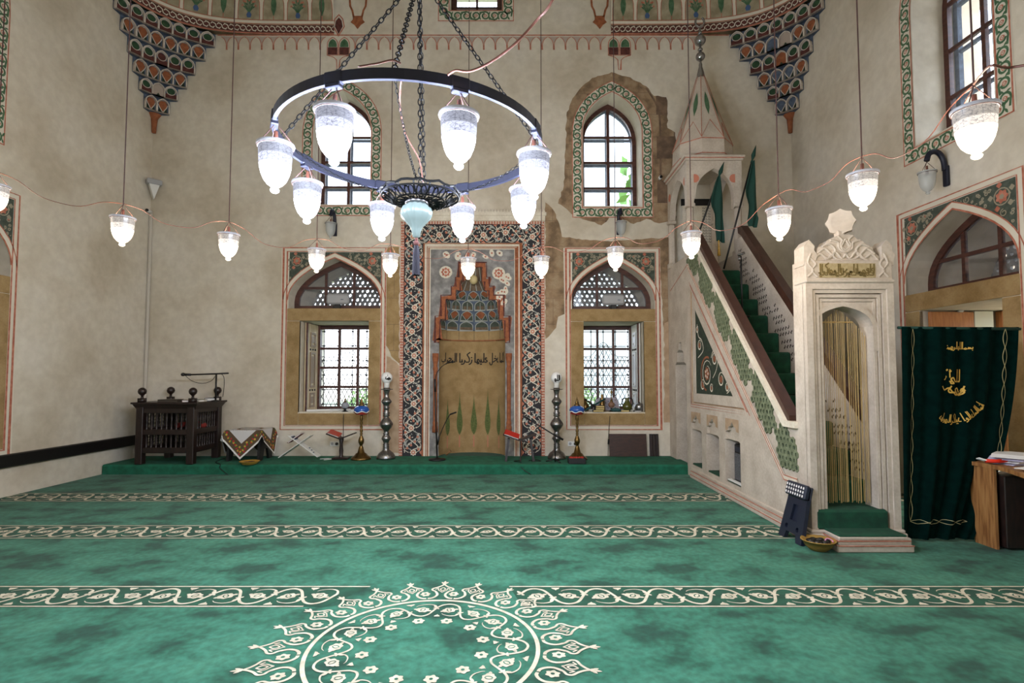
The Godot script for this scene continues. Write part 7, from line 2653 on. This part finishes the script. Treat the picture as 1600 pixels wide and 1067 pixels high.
func sill_things():
	# left window: small mosaic lamp
	var p := P(539, 646, 9.62)
	p.y = 0.905
	var l := thing("mosaic_lamp", "small pale mosaic globe lamp on the sill of the left window", "lamp", p)
	var st := ns(true)
	lathe(st, [Vector2(0.0, 0.0), Vector2(0.07, 0.0), Vector2(0.05, 0.012), Vector2(0.015, 0.03), Vector2(0.03, 0.055), Vector2(0.03, 0.06)], 14)
	obj("foot", st, M.wrought, l)
	st = ns(true)
	ball(st, Vector3(0, 0.115, 0), Vector3(0.068, 0.062, 0.068), 16, 10)
	obj("globe", st, M.globe_grey, l)
	st = ns(true)
	lathe(st, [Vector2(0.04, 0.165), Vector2(0.02, 0.185), Vector2(0.012, 0.20), Vector2(0.018, 0.212), Vector2(0.0, 0.24)], 10)
	obj("cap", st, M.brass, l)
	st = ns(true)
	tube(st, smooth_line3([P(537, 648, 9.49), P(536.5, 652, 9.47), P(536, 690, 9.47), P(533, 697, 9.46)], 4), 0.005, 5)
	obj("cable", st, M.black, l).position = -p
	st = ns()
	box(st, Vector3(0, 0, 0), Vector3(0.75, 0.035, 0.05), 0.006, Transform3D(Basis(Vector3.UP, 0.35), Vector3(-3.28, 0.925, -9.78)))
	tag(obj("curtain_rod", st, M.white_plastic), "white flat rod lying along the sill of the left window", "rod")
	# right window
	var s := 0.905
	var list := func(px: float, d: float) -> Vector3: return Vector3(P(px, 645, d).x, s + 0.007, -d)
	var q: Vector3 = list.call(914.5, 9.75)
	var pot := thing("brass_jug", "brown brass jug behind the crossed sticks on the right window sill", "jug", q)
	st = ns(true)
	lathe(st, [Vector2(0.0, 0.0), Vector2(0.06, 0.0), Vector2(0.075, 0.06), Vector2(0.06, 0.12), Vector2(0.03, 0.16), Vector2(0.025, 0.20), Vector2(0.04, 0.22), Vector2(0.0, 0.225)], 14)
	obj("jug_body", st, M.brass, pot)
	st = ns(true)
	tube(st, smooth_line3([Vector3(0.05, 0.18, 0), Vector3(0.10, 0.16, 0), Vector3(0.10, 0.09, 0), Vector3(0.065, 0.05, 0)], 4), 0.009, 6)
	obj("handle", st, M.brass, pot)
	for k in 2:
		st = ns(true)
		var a := P(913.5, 623.5, 9.62) if k == 0 else P(906, 646.0, 9.56)
		var b := P(944, 645.5, 9.60) if k == 0 else P(945.5, 623, 9.66)
		tube(st, [a, b], 0.011 if k == 0 else 0.017, 8)
		var stick := thing("stick", "thin black stick leaning down to the right on the right window sill" if k == 0 else "grey-green stick crossing the black one on the right window sill", "stick")
		obj("rod", st, M.black if k == 0 else M.teal, stick)
		st = ns(true)
		tube(st, [a.lerp(b, 0.42), a.lerp(b, 0.58)], 0.022, 8)
		obj("grip", st, M.black, stick)
	q = list.call(948, 9.90)
	var pl := thing("stone_plaque", "pale grey spotted plaque propped against the right window glass", "plaque", q)
	st = ns()
	prism(st, PackedVector2Array([Vector2(-0.26, 0), Vector2(0.24, 0), Vector2(0.21, 0.18), Vector2(0.17, 0.235), Vector2(-0.13, 0.235), Vector2(-0.19, 0.18)]), -0.02, 0.02, Transform3D(Basis(Vector3.RIGHT, -0.2), Vector3.ZERO))
	obj("plate", st, M.plaque, pl)
	st = ns()
	var r2 := RandomNumberGenerator.new()
	r2.seed = 8
	for k in 16: disc(st, paper(Transform3D(Basis(Vector3.RIGHT, -0.2), Vector3.ZERO)), Vector2(r2.randf_range(-0.16, 0.18), r2.randf_range(0.03, 0.2)), 0.012, 0.009, 0.022)
	stuff(obj("spots", st, M.slate, pl))
	for k in 3:
		book("book", ["cream-edged book lowest in the sill stack of the right window", "middle cream-edged book of the sill stack of the right window", "topmost cream-edged book of the sill stack of the right window"][k], list.call(935.0 + (1.5 if k else -0.5), 9.53 + 0.01 * k) + Vector3(0, 0.036 * k, 0), Vector3(0.19 - 0.03 * (1 if k else 0), 0.034, 0.12), 0.06 * k, Color(0.16, 0.14, 0.12)).get_node("pages").material_override = M.cream_pages
	q = list.call(955.5, 9.60)
	var gl := thing("mosaic_lamp", "round brown glass lamp on a short stand on the right window sill", "lamp", q)
	st = ns(true)
	lathe(st, [Vector2(0.0, 0.0), Vector2(0.06, 0.0), Vector2(0.02, 0.02), Vector2(0.015, 0.06)], 12)
	obj("foot", st, M.wrought, gl)
	st = ns(true)
	ball(st, Vector3(0, 0.12, 0), Vector3(0.058, 0.058, 0.058), 14, 8)
	obj("globe", st, M.globe_brown, gl)
	st = ns(true)
	lathe(st, [Vector2(0.03, 0.17), Vector2(0.02, 0.20), Vector2(0.008, 0.22), Vector2(0.008, 0.30), Vector2(0.025, 0.34), Vector2(0.008, 0.37), Vector2(0.0, 0.42)], 10)
	obj("cap", st, M.brass, gl)
	st = ns(true)
	tube(st, smooth_line3([P(953, 650, 9.47), P(951.5, 670, 9.46), P(950.5, 690, 9.46), P(950, 712, 9.40)], 4), 0.005, 5)
	tube(st, [P(951, 686, 9.46), P(950.4, 694, 9.46)], 0.013, 6)
	obj("cable", st, M.black, gl).position = -q
	q = list.call(941, 9.78)
	var sp := thing("brass_finial", "thin brass spire ornament behind the round brown lamp on the sill", "ornament", q)
	st = ns(true)
	lathe(st, [Vector2(0.0, 0.0), Vector2(0.06, 0.0), Vector2(0.05, 0.10), Vector2(0.05, 0.18), Vector2(0.02, 0.24), Vector2(0.03, 0.27), Vector2(0.008, 0.30), Vector2(0.0, 0.42)], 12)
	obj("spire", st, M.brass, sp)
	q = list.call(980, 9.64)
	var jug := thing("glazed_jug", "olive green jug with a handle near the right shutter on the sill", "jug", q)
	st = ns(true)
	lathe(st, [Vector2(0.0, 0.0), Vector2(0.05, 0.0), Vector2(0.085, 0.06), Vector2(0.085, 0.10), Vector2(0.05, 0.16), Vector2(0.032, 0.20), Vector2(0.045, 0.24), Vector2(0.0, 0.235)], 16)
	obj("jug_body", st, M.olive, jug)
	st = ns(true)
	tube(st, smooth_line3([Vector3(-0.04, 0.23, 0), Vector3(-0.075, 0.22, 0), Vector3(-0.09, 0.16, 0), Vector3(-0.075, 0.11, 0)], 4), 0.010, 6)
	obj("handle", st, M.wrought, jug)
	st = ns(true)
	tube(st, smooth_line3([Vector3(0.04, 0.23, 0), Vector3(0.085, 0.22, 0), Vector3(0.10, 0.14, 0), Vector3(0.08, 0.08, 0)], 4), 0.010, 6)
	obj("handle", st, M.wrought, jug)
	book("book", "closed book with yellowed pages under the olive jug's right side", list.call(976, 9.54), Vector3(0.15, 0.032, 0.10), 0.0, Color(0.10, 0.10, 0.10)).get_node("pages").material_override = M.cream_pages
	book("book", "thin white-edged book under the grey kettle on the sill", list.call(996, 9.56), Vector3(0.13, 0.02, 0.10), 0.0, Color(0.15, 0.14, 0.13))
	q = list.call(999, 9.68)
	var kt := thing("kettle", "squat grey metal pot beside the white shutter on the sill", "pot", q)
	st = ns(true)
	lathe(st, [Vector2(0.0, 0.0), Vector2(0.07, 0.0), Vector2(0.085, 0.03), Vector2(0.085, 0.09), Vector2(0.07, 0.13), Vector2(0.03, 0.145), Vector2(0.0, 0.15)], 16)
	obj("pot_body", st, M.tin, kt)
	st = ns(true)
	ball(st, Vector3(0, 0.155, 0), Vector3(0.016, 0.014, 0.016), 8, 6)
	obj("knob", st, M.wrought, kt)
	st = ns(true)
	ball(st, list.call(962, 9.56) + Vector3(0, 0.03, 0), Vector3(0.09, 0.035, 0.05), 12, 6)
	ball(st, list.call(966, 9.55) + Vector3(0, 0.025, 0), Vector3(0.06, 0.03, 0.05), 12, 6)
	tag(obj("folded_cloth", st, M.teal), "small teal folded cloth in the middle of the right window sill", "cloth")

func socket(at_: Vector2, label: String):
	var s := thing("wall_socket", label, "socket", Vector3(at_.x, at_.y, ZB))
	var st := ns()
	box(st, Vector3(0, 0, 0.008), Vector3(0.16, 0.085, 0.016), 0.005)
	obj("plate", st, M.white_plastic, s)
	st = ns()
	for x in [-0.04, 0.04]: disc(st, paper(Transform3D()), Vector2(x, 0), 0.024, 0.024, 0.0165, 0, 14)
	obj("socket_well", st, M.grey_plastic, s)
	st = ns()
	box(st, Vector3(0.045, 0, 0.035), Vector3(0.045, 0.045, 0.05), 0.012)
	obj("plug", st, M.black, s)

func floor_things():
	socket(B(523, 693), "white double wall socket with a black plug behind the dark lectern")
	socket(B(894.5, 693), "white double wall socket behind the right brass candlestick")
	var st := ns()
	# boards leaning on the wall
	var b := thing("wooden_board", "dark brown board leaning on the wall below the right window", "board")
	box(st, Vector3(0, 0.19, 0), Vector3(0.64, 0.385, 0.025), 0.003, Transform3D(Basis(Vector3.RIGHT, -0.10), Vector3(P(982, 710, 9.40).x, 0.155, -9.42)))
	obj("panel", st, M.board, b)
	st = ns()
	for k in 3: box(st, Vector3(0.30 + 0.055 * k, 0.19, -0.02 - 0.008 * k), Vector3(0.05, 0.385, 0.02), 0.003, Transform3D(Basis(Vector3.RIGHT, -0.10), Vector3(P(985, 710, 9.40).x + 0.07, 0.155, -9.42)))
	var b2 := thing("plank_bundle", "darker narrow planks leaning beside the brown board", "planks")
	obj("planks", st, M.dark_wood, b2)
	# little black tray with red things
	var tr := thing("tray", "small black tray of red things on the front of the platform", "tray", Vector3(P(901, 727, 8.68).x, 0.155, -8.68))
	st = ns()
	for s in [-1, 1]:
		box(st, Vector3(0, 0.045, s * 0.09), Vector3(0.27, 0.09, 0.012), 0.004); box(st, Vector3(s * 0.13, 0.045, 0), Vector3(0.012, 0.09, 0.19), 0.004)
	box(st, Vector3(0, 0.008, 0), Vector3(0.26, 0.014, 0.18))
	obj("tray_body", st, M.black, tr)
	st = ns(true)
	for k in 5: ball(st, Vector3(-0.09 + 0.045 * k, 0.085, 0.02 * (k % 2)), Vector3(0.03, 0.022, 0.05), 8, 6)
	obj("red_contents", st, M.red, tr)
	# brush by the microphone foot
	st = ns(true)
	tube(st, [P(697, 711, 9.05), P(704, 704, 9.05)], 0.016, 6, false, 0.03)
	tag(obj("brush", st, M.ochre_plain), "small brown brush lying beside the niche microphone base", "brush")
	# cables lying on the platform and floor
	var runs := [[[352, 700, 9.2], [343, 712, 9.0], [337, 724, 8.75], [347, 733, 8.6], [356, 742, 8.5]], [[812, 716, 8.95], [803, 720, 8.85], [815, 728, 8.7], [830, 741, 8.5]], [[500, 712, 9.1], [512, 709, 9.15], [518, 713, 9.1], [506, 715, 9.0]], [[826, 716, 8.9], [838, 711, 9.0], [845, 717, 8.88], [830, 719, 8.84]]]
	var lab := ["black cable trailing from the raised seat over the platform edge", "black cable trailing from the book stool over the platform edge", "white coiled cable beside the foot of the dark lectern", "black coil of cable right of the folding book stool"]
	for k in runs.size():
		var pts := []
		for r in runs[k]:
			var v := P(r[0], r[1], r[2])
			var edge: bool = v.z > -8.54
			v.y = 0.158 if not edge else 0.006
			if r[1] > 730 and edge == false: v.z = -8.545
			pts.append(v)
			if r[1] > 727 and not edge: pts.append(Vector3(v.x, 0.10, -8.535))
		st = ns(true)
		tube(st, smooth_line3(pts, 4), 0.006, 5)
		tag(obj("cable", st, M.white_plastic if k == 2 else M.black), lab[k], "cable")
	# corner devices
	var cf := thing("corner_light", "grey and white wedge-shaped light fitting high in the left corner", "light fitting", Vector3(XL + 0.06, 4.78, ZB + 0.06))
	st = ns()
	prism(st, PackedVector2Array([Vector2(-0.10, 0.17), Vector2(0.10, 0.17), Vector2(0.0, -0.17)]), -0.04, 0.06, Transform3D(Basis(Vector3.UP, PI / 4), Vector3(0.06, 0, 0.06)))
	obj("wedge", st, M.white_plastic, cf)
	st = ns()
	box(st, Vector3(0.0, 0.14, 0.0), Vector3(0.23, 0.09, 0.13), 0.01, Transform3D(Basis(Vector3.UP, PI / 4), Vector3(0.07, 0, 0.07)))
	obj("cap", st, M.grey_plastic, cf)
	for k in 2:
		var c := P(231, 329, 9.36) if k == 0 else P(1032, 277, 9.42)
		var cam := thing("security_camera", "tiny white camera on the duct in the left corner" if k == 0 else "tiny black and white camera right of the stone-ringed window", "camera", c)
		st = ns(true)
		tube(st, [Vector3(0, 0, -0.07), Vector3(0, 0, 0.02)], 0.03, 10)
		obj("housing", st, M.white_plastic, cam)
		st = ns(true)
		tube(st, [Vector3(0, 0, 0.0), Vector3(0.004, 0, 0.035)], 0.026, 10)
		obj("lens", st, M.black, cam)
	# folding step stool leaning on the minbar
	var bl := P(1216.5, 836, 5.30); var br := P(1247.5, 856, 4.93)
	bl.y = 0.004; br.y = 0.004
	bl.x = 2.555; br.x = 2.575
	var fs := thing("folding_stool", "dark blue folded plastic step stool leaning beside the pulpit portal", "step stool")
	var u := (br - bl); u.y = 0; u = u.normalized()
	var v := Vector3(0.22, 1, 0).normalized()
	var nrm := u.cross(v).normalized()
	if nrm.x > 0: nrm = -nrm
	var wd := bl.distance_to(br)
	var body := PackedVector2Array([Vector2(0, 0), Vector2(wd * 0.24, 0), Vector2(wd * 0.30, 0.07), Vector2(wd * 0.70, 0.07), Vector2(wd * 0.76, 0), Vector2(wd, 0), Vector2(wd * 0.92, 0.36), Vector2(wd * 0.92, 0.40), Vector2(wd * 0.10, 0.40), Vector2(wd * 0.10, 0.36)])
	var xf := Transform3D(Basis(u, v, u.cross(v)), bl)
	var cs := CSGCombiner3D.new()
	cs.name = "leg_frame"
	cs.transform = xf
	fs.add_child(cs)
	var arr := []
	for q in body: arr.append(q)
	csg_poly(cs, arr, 0.035, 0.0, false, M.navy_plastic)
	csg_poly(cs, [[wd * 0.36, 0.18], [wd * 0.66, 0.18], [wd * 0.62, 0.33], [wd * 0.40, 0.33]], 0.2, 0.1, true, M.navy_plastic)
	for k in [0.27, 0.74]: csg_poly(cs, Array(circle_pts(Vector2(wd * k, 0.115), 0.024, 10)).slice(0, 10), 0.2, 0.1, true, M.navy_plastic)
	var zs := signf(xf.basis.z.dot(nrm))
	st = ns()
	box(st, Vector3(wd * 0.5, 0.465, 0.012 * zs), Vector3(wd * 0.86, 0.13, 0.05), 0.012, xf)
	box(st, Vector3(wd * 0.5, 0.30, -0.035 * zs), Vector3(wd * 0.80, 0.44, 0.02), 0.006, xf)
	obj("top_step", st, M.navy_plastic, fs)
	st = ns()
	for i in 8:
		for j in 3: disc(st, paper(xf), Vector2(wd * (0.15 + 0.10 * i), 0.428 + 0.036 * j), 0.011, 0.013, 0.039 * zs, 0, 8)
	obj("grip_dots", st, M.paper, fs)
	# straw basket on the carpet
	var bk := thing("basket", "shallow yellow straw basket of dark beads on the carpet by the portal", "basket", Vector3(P(1276, 856, 4.86).x, 0.003, -4.83))
	st = ns(true)
	lathe(st, [Vector2(0.0, 0.0), Vector2(0.07, 0.0), Vector2(0.11, 0.04), Vector2(0.135, 0.085), Vector2(0.142, 0.082), Vector2(0.14, 0.092), Vector2(0.128, 0.088), Vector2(0.10, 0.045), Vector2(0.0, 0.03)], 24)
	obj("basket_body", st, plain(Color(0.56, 0.43, 0.18), 0.7), bk)
	st = ns(true)
	for k in 14: ball(st, Vector3(sin(k * 2.4) * 0.07, 0.068 + 0.006 * (k % 3), cos(k * 2.4) * 0.065), Vector3(0.03, 0.016, 0.028), 8, 5)
	stuff(obj("beads", st, plain(Color(0.05, 0.045, 0.045), 0.35), bk))
	st = ns(true)
	tube(st, smooth_line3([Vector3(0.03, 0.09, 0.05), Vector3(0.06, 0.105, 0.03), Vector3(0.09, 0.095, 0.05), Vector3(0.085, 0.085, 0.075)], 4), 0.006, 5)
	obj("pink_ribbon", st, plain(Color(0.75, 0.50, 0.62), 0.7), bk)

func curtain_and_desk():
	var c := thing("curtain", "dark green velvet curtain with gold embroidered writing beside the pulpit portal", "curtain")
	var xl := func(v: float) -> float: return 1407.0 + 3.0 * v
	var xr := func(v: float) -> float: return 1590.0 - 10.0 * v - 62.0 * pow(v, 2.2)
	var surf := func(p: Vector2, z: float) -> Vector3:
		var v := clampf((p.y - 511.0) / 331.0, 0.0, 1.0)
		var x0: float = xl.call(v); var x1: float = xr.call(v)
		var u := (p.x - x0) / (x1 - x0)
		var a := P(p.x, p.y, 5.02 + 0.05 * v)
		if v > 0.995: a.y = maxf(a.y, 0.01)
		var pl := 0.012 * sin(u * 44.0) + 0.022 * sin(u * 19.0 + 1.0 + v * 0.8) * (0.6 + 0.5 * v)
		return a + Vector3(0, 0, pl + z)
	var st := ns(true)
	var nx := 72; var ny := 20
	for j in ny:
		for i in nx:
			var q := []
			for e in [[i, j + 1], [i + 1, j + 1], [i + 1, j], [i, j]]:
				var v := float(e[1]) / ny
				q.append(surf.call(Vector2(lerpf(xl.call(v), xr.call(v), float(e[0]) / nx), 511.0 + 331.0 * v), 0.0))
			quad(st, q[0], q[1], q[2], q[3])
	obj("cloth", st, M.velvet, c)
	st = ns(true)
	tube(st, [P(1403, 512, 5.04), P(1594, 514, 5.02)], 0.014, 8)
	obj("rod", st, M.flag_green, c)
	# embroidery: knotted border and writing (picture rows run downwards, so flip y)
	var em := ns(); var pale := ns()
	for s in [-1, 1]:
		var l := PackedVector2Array(); var r := PackedVector2Array(); var b := PackedVector2Array()
		for k in 96:
			var t := k / 95.0
			var y := lerpf(514, 814, t)
			l.append(Vector2(1426.0 + s * 2.6 * absf(sin(t * PI * 9.0)) - t * 1.5, y))
			y = lerpf(514, 715, t)
			r.append(Vector2(1569.0 - 2.0 * t - 9.0 * t * t + s * 2.6 * absf(sin(t * PI * 7.0)), y))
			b.append(Vector2(lerpf(1424, 1512, t), 815 + s * 3.2 * absf(sin(t * PI * 4.0)) ))
		for q in [l, r, b]: stroke(pale, surf, q, 0.85, 0.012)
	obj("border_embroidery", pale, M.pale_thread, c)
	var flip := func(p: Vector2, z: float) -> Vector3: return surf.call(Vector2(p.x, -p.y), z)
	lettering(em, flip, "bsmallHalrHmn", Vector2(1517, -545), 11.0, 0.013, 0.10, 0.92)
	# round device
	lettering(em, flip, "llH", Vector2(1502, -596), 19.0, 0.013, 0.11, 1.1)
	lettering(em, flip, "wHd", Vector2(1508, -613), 22.0, 0.0135, 0.10, 1.25)
	lettering(em, flip, "A r", Vector2(1484, -590), 13.0, 0.0135, 0.13, 1.1)
	stroke(em, flip, smooth_line([Vector2(1468, -603), Vector2(1473, -609), Vector2(1481, -606), Vector2(1486, -612), Vector2(1494, -617), Vector2(1503, -613), Vector2(1507, -603)], 5), 2.0, 0.013)
	disc(em, flip, Vector2(1478, -578), 2.0, 1.6, 0.013, 0.5); disc(em, flip, Vector2(1483, -580), 2.0, 1.6, 0.013, 0.5)
	# bowed line below
	var cx := 1488.0; var cy := -608.0; var rad := 48.0
	var bow := func(p: Vector2, z: float) -> Vector3:
		var a := p.x / rad
		return flip.call(Vector2(cx + sin(a) * (rad - p.y), cy - cos(a) * (rad - p.y)), z)
	lettering(em, bow, "AnmaAlSldAlwa dylkrAlHwaHd".replace("S", "s"), Vector2(52, -4), 12.5, 0.013, 0.10, 0.80)
	obj("gold_writing", em, M.gold_thread, c)
	# desk with a curved top
	var d := thing("desk", "light wood desk with a curved top at the right edge beside the curtain", "desk")
	st = ns()
	var top := PackedVector2Array([Vector2(4.215, -5.10), Vector2(4.245, -4.86), Vector2(4.20, -4.66), Vector2(4.11, -4.45), Vector2(4.04, -4.28), Vector2(4.0, -4.0), Vector2(4.9, -4.0), Vector2(5.0, -5.10)])
	prism(st, top, -0.735, -0.70, Transform3D(Basis(Vector3(1, 0, 0), Vector3(0, 0, 1), Vector3(0, -1, 0)), Vector3.ZERO))
	obj("desk_top", st, M.oak, d)
	st = ns()
	prism(st, PackedVector2Array([Vector2(-5.06, 0.0), Vector2(-4.84, 0.0), Vector2(-4.84, 0.70), Vector2(-5.09, 0.70), Vector2(-5.09, 0.12)]), -0.012, 0.012, Transform3D(Basis(Vector3(0, 0, 1), Vector3.UP, Vector3(-1, 0, 0)), Vector3(4.255, 0, 0)))
	obj("side_panel", st, M.oak, d)
	st = ns()
	box(st, Vector3(4.50, 0.33, -4.93), Vector3(0.40, 0.62, 0.26), 0.006)
	obj("dark_cabinet", st, M.dark_wood, d)
	st = ns()
	box(st, Vector3(4.85, 0.35, -4.6), Vector3(0.03, 0.69, 1.0))
	obj("back_panel", st, M.dark_wood, d)
	# things on the desk
	var stp := thing("paper_stack", "loose white and lilac papers stacked at the back of the desk", "papers")
	for k in 4:
		st = ns()
		var x := Transform3D(Basis(Vector3.UP, 0.2 + 0.17 * k), Vector3(4.52 - 0.02 * k, 0.737 + 0.022 * k, -4.92 + 0.01 * k))
		prism(st, PackedVector2Array([Vector2(-0.20, 0), Vector2(0.16, 0.0), Vector2(0.20, 0.022), Vector2(-0.14, 0.026)]), -0.12, 0.12, x)
		obj("sheets", st, M.paper if k % 2 else M.lilac, stp)
	var kn := thing("red_marker", "red-orange handled tool with a white end on the desk", "tool")
	st = ns(true)
	tube(st, [P(1540, 720, 4.86), P(1556, 720.5, 4.84), P(1573, 719.5, 4.82)], 0.017, 8)
	obj("handle", st, plain(Color(0.85, 0.16, 0.04), 0.5), kn)
	st = ns()
	slab(st, P(1540, 719.5, 4.86), P(1527, 715.5, 4.90), Vector3(0.0, 0.012, 0.035), 0.012)
	obj("white_end", st, M.paper, kn)
	st = ns()
	box(st, Vector3.ZERO, Vector3(0.20, 0.006, 0.14), 0.0, Transform3D(Basis(Vector3.UP, 0.4), P(1612, 732, 4.5)))
	var sh := obj("paper_sheet", st, M.paper)
	tag(sh, "single white sheet at the front of the desk by the frame edge", "paper")

func porch():
	# beyond the right doorway: white wall, door leaf and a bright window
	var st := ns()
	box(st, Vector3(3.6, 1.3, -3.6), Vector3(9.0, 2.8, 0.2), 0.0, right_wall)
	box(st, Vector3(3.6, -0.1, -2.4), Vector3(9.0, 0.2, 2.4), 0.0, right_wall)
	var w := structure(obj("trim_3", st, M.porch_white))
	w.set_meta("label", "white porch wall seen over the green curtain")
	var d := thing("porch_door", "orange-brown wooden panelled door standing open behind the green curtain", "door")
	# the leaf stands folded back along the left side of the opening
	d.transform = right_wall * Transform3D(Basis(Vector3(0, 0, 1), Vector3.UP, Vector3(1, 0, 0)), Vector3(2.81, 0, -0.36))
	st = ns()
	box(st, Vector3(0, 1.165, -0.02), Vector3(0.56, 2.31, 0.045), 0.006)
	obj("leaf", st, M.pine, d)
	for r in [[0.25, 1.0], [1.25, 2.10]]:
		st = ns()
		var o := rect(-0.17, 0.17, r[0], r[1])
		frame_between(st, o, grown(o, -0.035), 0.0, 0.018)
		obj("panel_moulding", st, M.pine_dark, d)
	st = ns()
	box(st, Vector3(-0.66, 1.165, 0.0), Vector3(0.13, 2.33, 0.10), 0.008)
	obj("jamb", st, M.pine, d)
	st = ns()
	box(st, Vector3(-0.40, 1.165, -0.005), Vector3(0.24, 2.33, 0.03), 0.004)
	obj("lining", st, M.porch_white, d)
	st = ns()
	box(st, Vector3(-0.84, 1.165, -0.01), Vector3(0.22, 2.33, 0.03), 0.004)
	obj("side_light", st, M.window_white, d)
	st = ns(true)
	box(st, Vector3(-0.10, 2.33, 0.0), Vector3(0.07, 0.035, 0.05), 0.008)
	obj("closer", st, M.grey_plastic, d)
	var pw := thing("porch_window", "narrow brown framed window on the porch wall at the view's right edge", "window")
	pw.transform = right_wall * at(Vector3(4.75, 0, -3.4))
	st = ns()
	var o2 := rect(-0.40, 0.40, 0.9, 2.5)
	frame_between(st, grown(o2, 0.10), o2, -0.02, 0.06)
	obj("frame", st, M.pine_dark, pw)
	st = ns()
	prism(st, o2, 0.0, 0.01)
	obj("pane", st, M.window_white, pw)
	var pl := lamp("porch_lamp", "small white lamp under the porch roof beyond the right doorway", right_wall * Vector3(3.75, 2.75, -1.65), true, 0.0, "")
	for ch in pl.get_children():
		if ch is OmniLight3D: ch.light_energy = 7.0
